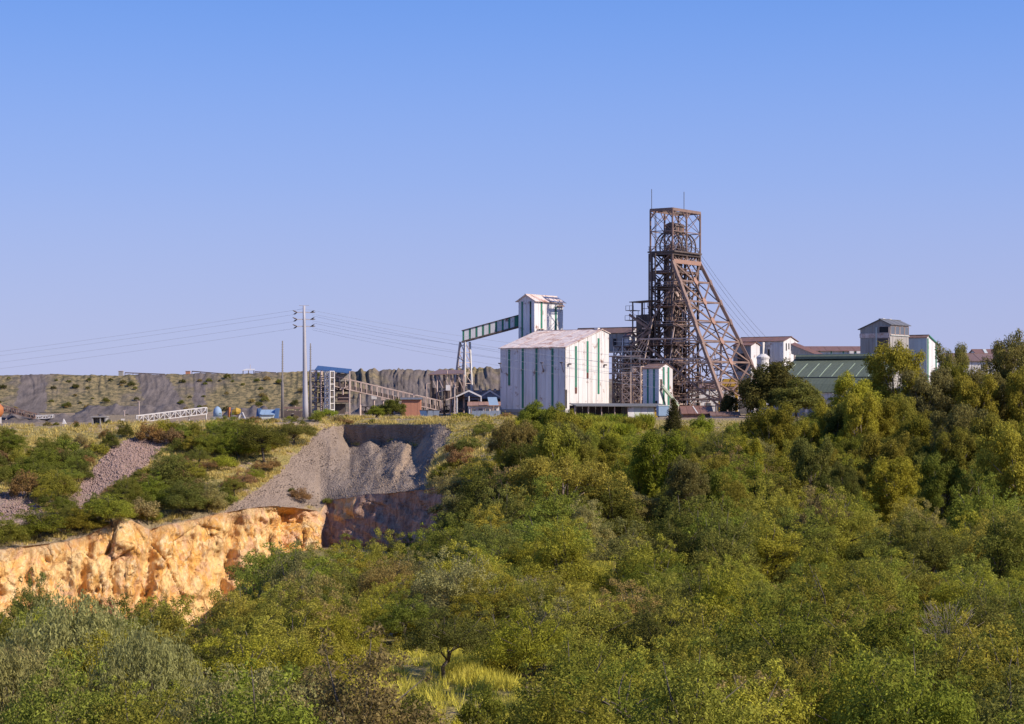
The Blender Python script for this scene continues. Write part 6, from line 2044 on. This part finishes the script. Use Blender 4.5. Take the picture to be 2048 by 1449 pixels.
for args in (
        ('thorn', 528, 924, 842, 105, 'dark green', 'dark thorn tree with forked pale stem leaning over the spoil edge'),
        ('thorn', 588, 888, 836, 90, 'dark green', 'dark thorn tree crowning the spoil edge below the power pole'),
        ('leafy', 500, 890, 838, 75, 'dark green', 'dark leafy tree between the dome tank and the thorn with forked stem'),
        ('leafy', 450, 882, 828, 72, 'green', 'tall green leafy tree reaching up before the yellow machine'),
        ('leafy', 478, 918, 858, 80, 'bright green', 'fresh green tree just below the tall one before the yellow machine'),
        ('leafy', 420, 912, 862, 66, 'green', 'green tree beside the top of the yellow grass strip'),
        ('leafy', 392, 880, 842, 52, 'olive', 'olive tree in front of the white conveyor truss upper end'),
        ('bush', 330, 872, 838, 62, 'olive', 'olive shrub half hiding the white conveyor truss foot'),
        ('bush', 300, 888, 846, 60, 'rusty brown', 'rusty shrub at the very top of the pink scree strip'),
        ('bush', 345, 892, 856, 56, 'rusty brown', 'brown shrub on the corner beside the pink scree top'),
        ('leafy', 252, 875, 842, 46, 'dark green', 'dark round tree beside the block shelter'),
        ('leafy', 222, 898, 860, 44, 'dark green', 'dark small tree below the block shelter'),
        ('bush', 160, 893, 868, 32, 'brown-grey', 'lone brown shrub in the yellow grass below the railing'),
        ('bush', 128, 892, 866, 28, 'dark green', 'lone dark shrub in the yellow grass below the railing'),
        ('leafy', 25, 905, 862, 70, 'green', 'green tree at the hillside end below the orange tank'),
        ('leafy', 95, 950, 896, 92, 'green', 'broad green tree at the middle of the hillside left of the scree'),
        ('leafy', 158, 962, 912, 60, 'dark green', 'dark round tree touching the pink scree strip'),
        ('leafy', 120, 1000, 940, 84, 'olive', 'olive tree above the lower scree patch'),
        ('leafy', 335, 958, 896, 92, 'dark green', 'large dark tree at the right edge of the pink scree strip'),
        ('leafy', 300, 1008, 946, 80, 'green', 'green tree between the scree strip and the rock notch'),
        ('leafy', 362, 1030, 962, 120, 'dark green', 'largest dark tree right above the rock notch'),
        ('leafy', 415, 1024, 960, 70, 'grey-green', 'grey-green tree at the lower end of the yellow grass strip'),
        ('leafy', 225, 1052, 990, 120, 'green', 'wide green tree on the rim above the cliff peak'),
        ('leafy', 165, 1062, 1012, 96, 'olive', 'olive tree on the rim beside the wide green one'),
        ('leafy', 80, 1078, 1010, 130, 'green', 'wide green tree on the rim below the lower scree'),
        ('leafy', 10, 1090, 1026, 100, 'green', 'green tree on the rim at the photo edge'),
        ('bush', 50, 1000, 940, 60, 'rusty brown', 'rusty thicket shrub left of the lower scree patch')):
    slope_hero(*args)
hero('bush', 652, 818, 416, 'bright green', 'bright green bush at the foot of the screening tower', 55)
hero('evergreen', 785, 799, 428, 'dark green', 'dark round tree beside the orange brick hut', 62)
hero('evergreen', 752, 812, 426, 'green', 'lower green tree next to the round one by the brick hut', 46)
hero('bush', 690, 838, 410, 'rusty brown', 'rust-brown bush between the bright bush and the spoil lip', 40)
hero('bush', 876, 834, 408, 'rusty brown', 'brown bush at the end of the spoil lip', 46)
hero('bush', 925, 826, 412, 'green', 'small green bush under the trestle feet', 50)
hero('bush', 1012, 826, 412, 'rusty brown', 'brown bush in front of the sheet fence end', 40)
# trees standing in the open grass in front
hero('thorn', 888, 1210, 122, 'dark green', 'thorn tree with forked trunk alone in the bright grass', 195)
hero('thorn', 985, 1205, 126, 'olive', 'second thorn tree with slanting trunk in the bright grass', 185)
hero('thorn', 920, 1085, 168, 'yellow-green', 'broad yellow-topped thorn tree above the two in the grass', 200)
hero('thorn', 790, 1112, 178, 'brown-grey', 'half-bare brown thorn tree beside the upper grass gap', 140)
for px_, yt, Y_, c_, w_, l_ in ((735, 1395, 92, 'olive', 90, 'low olive shrub at the edge of the bright grass strip'), (830, 1385, 96, 'dark green', 95, 'dark shrub in the middle of the bottom clearing'), (965, 1375, 98, 'green', 100, 'green shrub beside the slanting thorn trunk in the clearing'), (900, 1432, 88, 'yellow-green', 60, 'small yellowish shrub lowest in the bottom clearing')):
    hero('bush', px_, yt, Y_, c_, l_, w_)
hero('leafy', 700, 1072, 222, 'green', 'green tree at the foot of the shaded pit wall, nearest the bright rock', 110)
hero('leafy', 775, 1062, 226, 'olive', 'olive tree at the middle of the shaded pit wall foot', 120)
hero('leafy', 850, 1050, 228, 'bright green', 'bright tree closing the far end of the shaded pit wall foot', 110)
hero('leafy', 620, 1085, 214, 'dark green', 'dark tree below the meeting of bright rock and shaded wall', 100)
hero('willow', 140, 1190, 92, 'grey-green', 'large weeping tree below the orange rock face', 330)
hero('willow', 20, 1290, 78, 'grey-green', 'weeping tree at the bottom photo corner', 320)
hero('willow', 500, 1335, 76, 'grey-green', 'silvery weeping tree at the bottom below the cliff end', 380)
hero('willow', 290, 1250, 84, 'grey-green', 'weeping tree overlapping the large one below the cliff', 260)
hero('willow', 640, 1350, 80, 'grey-green', 'silvery weeping tree beside the bottom grass strip', 200)
hero('leafy', 75, 1148, 140, 'dark green', 'dark leafy tree standing before the orange rock face', 125)
hero('thorn', 330, 1185, 132, 'brown-grey', 'thin thorn tree at the foot of the orange rock', 80)
hero('thorn', 560, 1085, 212, 'green', 'big green thorn tree hiding the cliff end', 200)
hero('leafy', 492, 1112, 158, 'green', 'round green tree masking the end of the orange rock', 120)
hero('thorn', 640, 1110, 190, 'green', 'green thorn tree below the shaded pit wall', 170)
hero('thorn', 1290, 1120, 190, 'brown-grey', 'dry grey thorn tree on the bare slope patch', 120)


for px_, yt_, Y_, l_, w_ in ((1655, 1375, 92, 'bare grey tree poking out of the thicket at the bottom under the grey mill', 110), (1340, 1355, 96, 'bare grey twigs above the bush at the bottom under the bin house', 120), (1550, 1250, 118, 'bare grey tree among the bushes under the slender gum', 90), (1080, 1150, 165, 'leafless grey tree next to the yellow-topped thorn tree', 90), (1895, 1205, 120, 'leafless brownish tree under the white annex', 110), (820, 1160, 170, 'leafless tree beside the half-bare brown thorn tree', 80), (455, 1190, 140, 'leafless sapling against the foot of the orange rock', 40), (1420, 1080, 205, 'leafless grey tree below the backstay', 80)):
    hero('bare', px_, yt_, Y_, 'brown-grey', l_, w_)


# --- filling thicket
LIMX = [440, 640, 880, 905, 1020, 1035, 1140, 1150, 1320, 1400, 1480, 1520, 1620, 1660, 1750, 1850, 1950, 2060, 2250]
LIMY = [1090, 1070, 1060, 900, 872, 812, 818, 838, 838, 838, 836, 812, 798, 788, 770, 745, 748, 745, 735]


def thick(n, kinds, Yr, pxr, rr_, pal, zone, ok=lambda px, Y, py: True, sc=(.75, 1.15), pack=.62, tries=40, weights=None):
    made = 0
    for _ in range(n * tries):
        if made >= n:
            break
        Y = math.sqrt(cr.uniform(Yr[0] ** 2, Yr[1] ** 2)); px = cr.uniform(*pxr)
        s = cr.uniform(*sc); r = rr_ * s * pack
        X = (px - 1024) / F * Y
        z = gz(px, Y); py = HZ - z / Y * F
        if not ok(px, Y, py) or not free(X, Y, r):
            continue
        k = cr.choice(kinds)
        if zone == 'slope' and HZ - (z + EXT[(k, 0)][0] * s * 1.12) / Y * F < np.interp(px, [0, 60, 75, 270, 285, 430, 440, 500, 515, 560, 570, 700], [848, 850, 858, 856, 843, 840, 834, 834, 845, 845, 838, 838]):
            continue
        if zone == 'mid' and HZ - (z + EXT[(k, 0)][0] * s * 1.12) / Y * F < np.interp(px, LIMX, LIMY):
            continue
        fld = noise.noise(Vector((X * .06, Y * .06, 3)))
        c = cr.choices(list(pal.keys()), list(pal.values()))[0]
        if fld > .28 and 'yellow-green' in pal and cr.random() < .55:
            c = 'yellow-green'
        if fld < -.3 and 'dark green' in pal and cr.random() < .5:
            c = 'dark green'
        plant(k, px, Y, s, c, zone, sz=s * cr.uniform(.85, 1.2)); claim(px, Y, r); made += 1
    return made


GAPS = [(880, 1480, 180, 180), (725, 1480, 95, 160), (760, 1200, 45, 40), (1185, 1180, 45, 60), (1180, 1275, 55, 50), (1320, 1110, 50, 60), (960, 1330, 80, 35), (870, 1150, 25, 25)]


def open_ok(px, Y, py):
    return all(((px - x) / a) ** 2 + ((py - y) / b) ** 2 > 1 for x, y, a, b in GAPS)


def near_ok(px, Y, py):
    if not open_ok(px, Y, py):
        return False
    if px < 520 and Y > 160:
        return False
    return True


def mid_ok(px, Y, py):
    if px < 560:
        return False
    if px < 890:
        return Y < 300 and open_ok(px, Y, py)
    if px < 1030 and Y > 382:
        return False
    if px < 960 and Y > 330:
        return px > 880 + (Y - 330) * .5
    return open_ok(px, Y, py)


palN = {'olive': 4.5, 'green': 3.2, 'yellow-green': 2.0, 'dark green': 2.4, 'brown-grey': .8, 'grey-green': .7}
palM = {'olive': 4, 'green': 3.5, 'yellow-green': 1.5, 'dark green': 3, 'grey-green': 1.4, 'bright green': .8, 'brown-grey': .5}
n1 = thick(85, ['thorn'], (66, 160), (-220, 2260), 2.7, palN, 'near', near_ok, (.75, 1.15), .56)
n1 += thick(120, ['leafy'], (64, 160), (-220, 2260), 2.8, palN, 'near', near_ok, (.65, 1.1), .52)
n2 = thick(75, ['gum'], (225, 388), (890, 2220), 4.2, palM, 'mid', mid_ok, (.5, .85), .52)
n3 = thick(170, ['leafy'], (160, 394), (440, 2240), 2.8, palM, 'mid', mid_ok, (.85, 1.6), .52)
n3 += thick(95, ['thorn'], (160, 394), (440, 2240), 2.7, palM, 'mid', mid_ok, (.9, 1.5), .5)
n4 = thick(36, ['bush'], (64, 170), (-50, 2100), 1.7, palN, 'near', near_ok, (.6, 1.1), .4)
n5 = thick(30, ['bush'], (170, 392), (450, 2150), 1.9, palM, 'mid', mid_ok, (.9, 1.6), .4)
n5 += thick(44, ['bush'], (350, 398), (1030, 1490), 1.9, {'bright green': 2, 'green': 3, 'olive': 2}, 'mid', mid_ok, (.5, 1.3), .3, tries=120)


def slope_ok(px, Y, py):
    if Y < np.interp(px, COLS, Yc) + 1.5 or Y > np.interp(px, COLS, topY) + 4:
        return False
    for ox, oy in ((0, 0), (0, -24), (20, -8), (-20, -8)):
        if inpoly(px + ox, py + oy, SPOIL) or inpoly(px + ox, py + oy, SCREE) or inpoly(px + ox, py + oy, SCREE2):
            return False
    if px > 890:
        return cr.random() < .35
    # leave the yellow grass patches open
    for x, y, a, b in ((120, 885, 105, 22), (470, 945, 75, 34), (400, 985, 40, 15), (150, 868, 80, 12), (940, 880, 60, 40)):
        if ((px - x) / a) ** 2 + ((py - y) / b) ** 2 < 1:
            return cr.random() < .08
    return True


palS = {'green': 3, 'dark green': 2.6, 'olive': 2.4, 'rusty brown': 2.2, 'bright green': .6}
n6 = thick(85, ['bush'], (320, 405), (-60, 960), 2.0, palS, 'slope', slope_ok, (.6, 1.5), .42, tries=140)
def hill_tree_ok(px, Y, py):
    if not slope_ok(px, Y, py) or px > 640:
        return False
    low = py > np.interp(px, [0, 150, 300, 450], [1000, 985, 950, 925])
    up = 330 < px < 630 and py < np.interp(px, [330, 480, 630], [905, 930, 880])
    mid_ = 40 < px < 260 and 905 < py < 985
    return low or up or (mid_ and cr.random() < .6)


n7 = thick(70, ['thorn'], (325, 404), (-60, 640), 2.7, {'green': 3, 'dark green': 4, 'olive': 2.5, 'rusty brown': .8}, 'slope', hill_tree_ok, (.5, .95), .42, tries=150)
for px, py_, w, c, lab in ((905, 905, 40, 'rusty brown', 'rusty bush hanging at the grey spoil corner'), (905, 940, 50, 'olive', 'olive bush below the rusty one at the spoil corner'), (880, 960, 50, 'dark green', 'dark bush at the shaded pit wall top'), (600, 1000, 46, 'rusty brown', 'brown bush on the brink of the bright rock'), (655, 1008, 26, 'dark green', 'dark tuft where bright and shaded rock meet'), (583, 980, 16, 'dark green', 'lone small bush in the middle of the grey spoil'), (280, 1040, 90, 'brown-grey', 'brown thicket sitting in the notch of the bright rock'), (345, 985, 110, 'dark green', 'large dark bush above the rock notch'), (390, 1000, 80, 'brown-grey', 'grey-brown bush beside the large dark one above the notch'), (970, 868, 50, 'dark green', 'lone dark bush on the yellow grass knoll')):
    # find the distance where the ground shows at that row
    best = min(np.linspace(300, 405, 200), key=lambda y: abs(HZ - gz(px, y) / y * F - (py_ + 4)))
    s = w / F * best / 4.2
    plant('bush', px, best, s, c, 'slope', sz=s, label=lab)
# dump shrubs
for _ in range(85):
    px = cr.uniform(-5, 700); t = cr.uniform(.05, .92)
    if px > 640 and cr.random() < .82:
        continue
    if any(abs(px - cx) < wd for cx, wd in ((62, 30), (320, 40))):
        continue
    zt = (HZ - np.interp(px, [0, 400, 700, 1000], [751, 748, 742, 737])) / F * 640
    Y = lerp(598, 640, t) - .5
    plant('bush', px, Y, cr.uniform(.3, .8), cr.choice(['deep green', 'dark green', 'brown-grey', 'dark green']), 'dump', z=lerp(-5.6, zt, t ** 1.06) - .2)
# yard bushes along the brow
for i in range(60):
    px = cr.uniform(-20, 1010)
    Y = np.interp(px, COLS, topY) + cr.uniform(2, 12)
    if 700 < px < 870 and cr.random() < .7 or 75 < px < 200 and cr.random() < .6:
        continue
    sb = cr.uniform(.35, .85)
    if HZ - (gz(px, Y) + EXT[('bush', 0)][0] * sb) / Y * F < np.interp(px, [0, 60, 75, 270, 285, 430, 440, 500, 515, 560, 570, 640, 700, 1020], [846, 848, 856, 854, 840, 838, 830, 830, 842, 842, 832, 820, 826, 826]):
        continue
    plant('bush', px, Y, sb, cr.choice(['rusty brown', 'olive', 'green', 'dark green', 'brown-grey']), 'brow')

for i in range(34):
    px = cr.choice([cr.uniform(0, 270), cr.uniform(430, 640)])
    Y = np.interp(px, COLS, topY) + cr.uniform(-2, 9)
    plant('bush', px, Y, cr.uniform(.22, .48), cr.choice(['rusty brown', 'olive', 'brown-grey', 'dark green', 'green']), 'brow')
# labels for the thicket: kind, colour, size, landmark it stands below, rank from the front
byk = {}
for rec in PLANTS:
    root, word, colour, scale, px, Y, zone = rec
    land = min(LAND, key=lambda q: abs(q[0] - px))[1]
    byk.setdefault((word, colour, land, zone), []).append(rec)
for (word, colour, land, zone), recs in byk.items():
    recs.sort(key=lambda q: q[5])
    art = {'near': 'in the front thicket below', 'mid': 'in the rising thicket below', 'slope': 'on the pit hillside below', 'dump': 'on the dump slope behind', 'brow': 'on the yard brow before', 'hero': 'near'}[zone]
    grp = {'near': 'trees and shrubs of the front thicket', 'mid': 'trees and shrubs of the rising thicket', 'slope': 'shrubs on the pit hillside', 'dump': 'shrubs on the dump slope', 'brow': 'shrubs on the yard brow'}[zone]
    for i, (root, _, _, scale, px, Y, _) in enumerate(recs):
        if len(recs) == 1:
            lead = f'{colour} {word}'
        elif i == len(recs) - 1:
            lead = f'{colour} {word} farthest up' if zone != 'dump' else f'{colour} {word} highest'
        else:
            lead = f'{ORD[min(i, 19)]} {colour} {word}'
        if zone == 'mid' and px > 2000 or zone == 'mid' and px < 700:
            pass
        if zone == 'mid':
            lead = lead.replace(' farthest up', ' farthest')
        root['label'] = f'{lead} {art} {land}'
        root['group'] = grp + (', ' + word)

# ------------------------------------------------------------------ ground cover
def leaf_mass():
    """low undergrowth between the bushes"""
    N = 150000
    pxs, Ys = [], []
    Y = np.sqrt(rng.uniform(64 ** 2, 396 ** 2, N * 2)); px = rng.uniform(-120, 2180, N * 2)
    C_, T_ = [], []
    hgt = rng.random(N * 2)
    keep = []
    ys_cache = {}
    for i in range(N * 2):
        x, y = px[i], Y[i]
        if x < 540 and y > 160 or (x < 900 and y > 250):
            continue
        xk = int(x // 12)
        if xk not in ys_cache:
            ys_cache[xk] = ([np.interp(xk * 12, COLS, r) for r in KY], [np.interp(xk * 12, COLS, r) for r in KZ])
        a, b = ys_cache[xk]
        z = np.interp(y, a, b); py = HZ - z / y * F
        X = (x - 1024) / F * y
        d = noise.noise(Vector((X * .25, y * .25, 11)))
        if d < -.05 or not open_ok(x, y, py):
            continue
        C_.append((X, y, z + .1 + hgt[i] * (1.0 + 1.5 * d)))
        if len(C_) >= N:
            break
    C_ = np.array(C_); n = len(C_)
    nn = rng.normal(size=(n, 3)) * .7 + np.array([.3, -.3, .8]); nn /= np.linalg.norm(nn, axis=1, keepdims=True)
    sc_ = (.5 + C_[:, 1] / 260)[:, None]
    t = rng.normal(size=(n, 3)); t -= (t * nn).sum(1, keepdims=True) * nn; t /= np.linalg.norm(t, axis=1, keepdims=True)
    s = np.cross(nn, t)
    v = np.stack([C_ - t * .12 * sc_, C_ + s * .06 * sc_, C_ + t * .12 * sc_, C_ - s * .06 * sc_], 1).reshape(-1, 3)
    me = np_mesh('undergrowth', v, np.arange(4 * n, dtype=np.int32).reshape(n, 4), 'leaf', False, {'tint': ('FACE', rng.random(n))})
    o = bpy.data.objects.new('undergrowth', me); link(o); o.color = (.25, .21, .04, 1)
    o['kind'] = 'stuff'; o['label'] = 'low olive undergrowth between the bushes'


def grass_field(name, label, N, sampler, h, w, colour):
    P0 = sampler(N); n = len(P0)
    a = rng.uniform(0, 6.28, n)
    ln = h * rng.uniform(.5, 1.3, (n, 1)) * P0[:, 3:4]
    s = np.stack([np.cos(a), np.sin(a), np.zeros(n)], 1) * (w * P0[:, 3:4])
    d = np.concatenate([rng.normal(size=(n, 2)) * .35, np.ones((n, 1))], 1)
    b = P0[:, :3]
    v = np.stack([b - s, b + s, b + d * ln], 1).reshape(-1, 3)
    me = np_mesh(name, v, np.arange(3 * n, dtype=np.int32).reshape(n, 3), 'grass_blade', False, {'tint': ('FACE', rng.random(n))})
    o = bpy.data.objects.new(name, me); link(o); o.color = (*colour, 1)
    o['kind'] = 'stuff'; o['label'] = label


def gap_sampler(N):
    out = []
    while len(out) < N:
        g = GAPS[rng.integers(len(GAPS))] if rng.random() < .75 else None
        if g:
            r = math.sqrt(rng.random()) * 1.15; a = rng.uniform(0, 6.28)
            px, py = g[0] + math.cos(a) * r * g[2], g[1] + math.sin(a) * r * g[3]
            ysr = np.linspace(66, 260, 60)
            zz = np.array([gz(px, y) for y in (80, 100, 120, 150, 180, 210, 240)])
            pys = HZ - zz / np.array([80, 100, 120, 150, 180, 210, 240]) * F
            Y = float(np.interp(-py, -pys, [80, 100, 120, 150, 180, 210, 240])) + rng.uniform(-1, 1)
        else:
            Y = math.sqrt(rng.uniform(66 ** 2, 300 ** 2)); px = rng.uniform(0, 2048)
            if px < 540 and Y > 160:
                continue
        z = gz(px, Y)
        k = 40
        x0 = (px - 1024) / F * Y
        rad = .5
        aa = rng.uniform(0, 6.28, k); rr_ = rng.random(k) * rad
        s = .8 + Y / 300
        for i in range(k):
            out.append((x0 + math.cos(aa[i]) * rr_[i], Y + math.sin(aa[i]) * rr_[i], z - .15, s))
    return np.array(out)


def slope_sampler(N):
    out = []
    while len(out) < N:
        px = rng.uniform(-60, 1040); y0, y1 = np.interp(px, COLS, Yc), np.interp(px, COLS, topY)
        Y = rng.uniform(y0 + .5, y1 + (2.5 if px < 640 else 14))
        z = gz(px, Y); py = HZ - z / Y * F
        if Y < y1 and (inpoly(px, py, SPOIL) or inpoly(px, py, SCREE) or inpoly(px, py, SCREE2)):
            continue
        X = (px - 1024) / F * Y
        if noise.noise(Vector((X * .15, Y * .15, 33))) < -.2:
            continue
        for i in range(18):
            out.append((X + rng.normal() * .3, Y + rng.normal() * .2, z - .1 , 1.0 + rng.random() * .6))
    return np.array(out)


leaf_mass()
grass_field('bright_grass', 'tall yellow-green grass in the clearings of the thicket', 110000, gap_sampler, .8, .028, (.56, .50, .085))
grass_field('dry_grass', 'dry yellow grass tufts on the hillside and brow', 70000, slope_sampler, .55, .05, (.52, .41, .14))


def stones(name, label, N, poly, mat, size, yr=(355, 408)):
    xs = [p[0] for p in poly]; ys_ = [p[1] for p in poly]
    V, Fc = [], []
    base = np.array([(1, 0, 0), (-1, 0, 0), (0, 1, 0), (0, -1, 0), (0, 0, 1), (0, 0, -1)], float)
    tri = np.array([(0, 2, 4), (2, 1, 4), (1, 3, 4), (3, 0, 4), (2, 0, 5), (1, 2, 5), (3, 1, 5), (0, 3, 5)])
    n = 0
    for _ in range(N * 30):
        if n >= N:
            break
        px = rng.uniform(min(xs), max(xs)); Y = rng.uniform(np.interp(px, COLS, Yc), np.interp(px, COLS, topY))
        z = gz(px, Y); py = HZ - z / Y * F
        if not inpoly(px, py, poly):
            continue
        s = size * rng.uniform(.4, 1.0) * (2.0 if rng.random() < .04 else 1)
        b = base * rng.uniform(.6, 1.2, (6, 1)) * s * rng.uniform(.7, 1.2, 3)
        th = rng.uniform(0, 6.28); R_ = np.array([[math.cos(th), -math.sin(th), 0], [math.sin(th), math.cos(th), 0], [0, 0, 1]])
        V.append(b @ R_ + np.array([(px - 1024) / F * Y, Y, z + .08])); Fc.append(tri + 6 * n); n += 1
    if not n:
        return
    me = np_mesh(name, np.concatenate(V), np.concatenate(Fc), mat)
    o = bpy.data.objects.new(name, me); link(o); o['kind'] = 'stuff'; o['label'] = label


stones('scree_stones', 'pinkish scree stones spilling down the hillside strip', 5200, SCREE, 'stone_pink', .28)
stones('lower_scree_stones', 'pale scree stones in the small lower patch', 1500, SCREE2, 'stone_pink', .28)
stones('spoil_stones', 'loose stones scattered over the grey spoil slope', 3200, SPOIL, 'stone_grey', .17)
print('PLANTS', len(PLANTS), n1, n2, n3, n4, n5, n6, 'objects', len(bpy.data.objects))
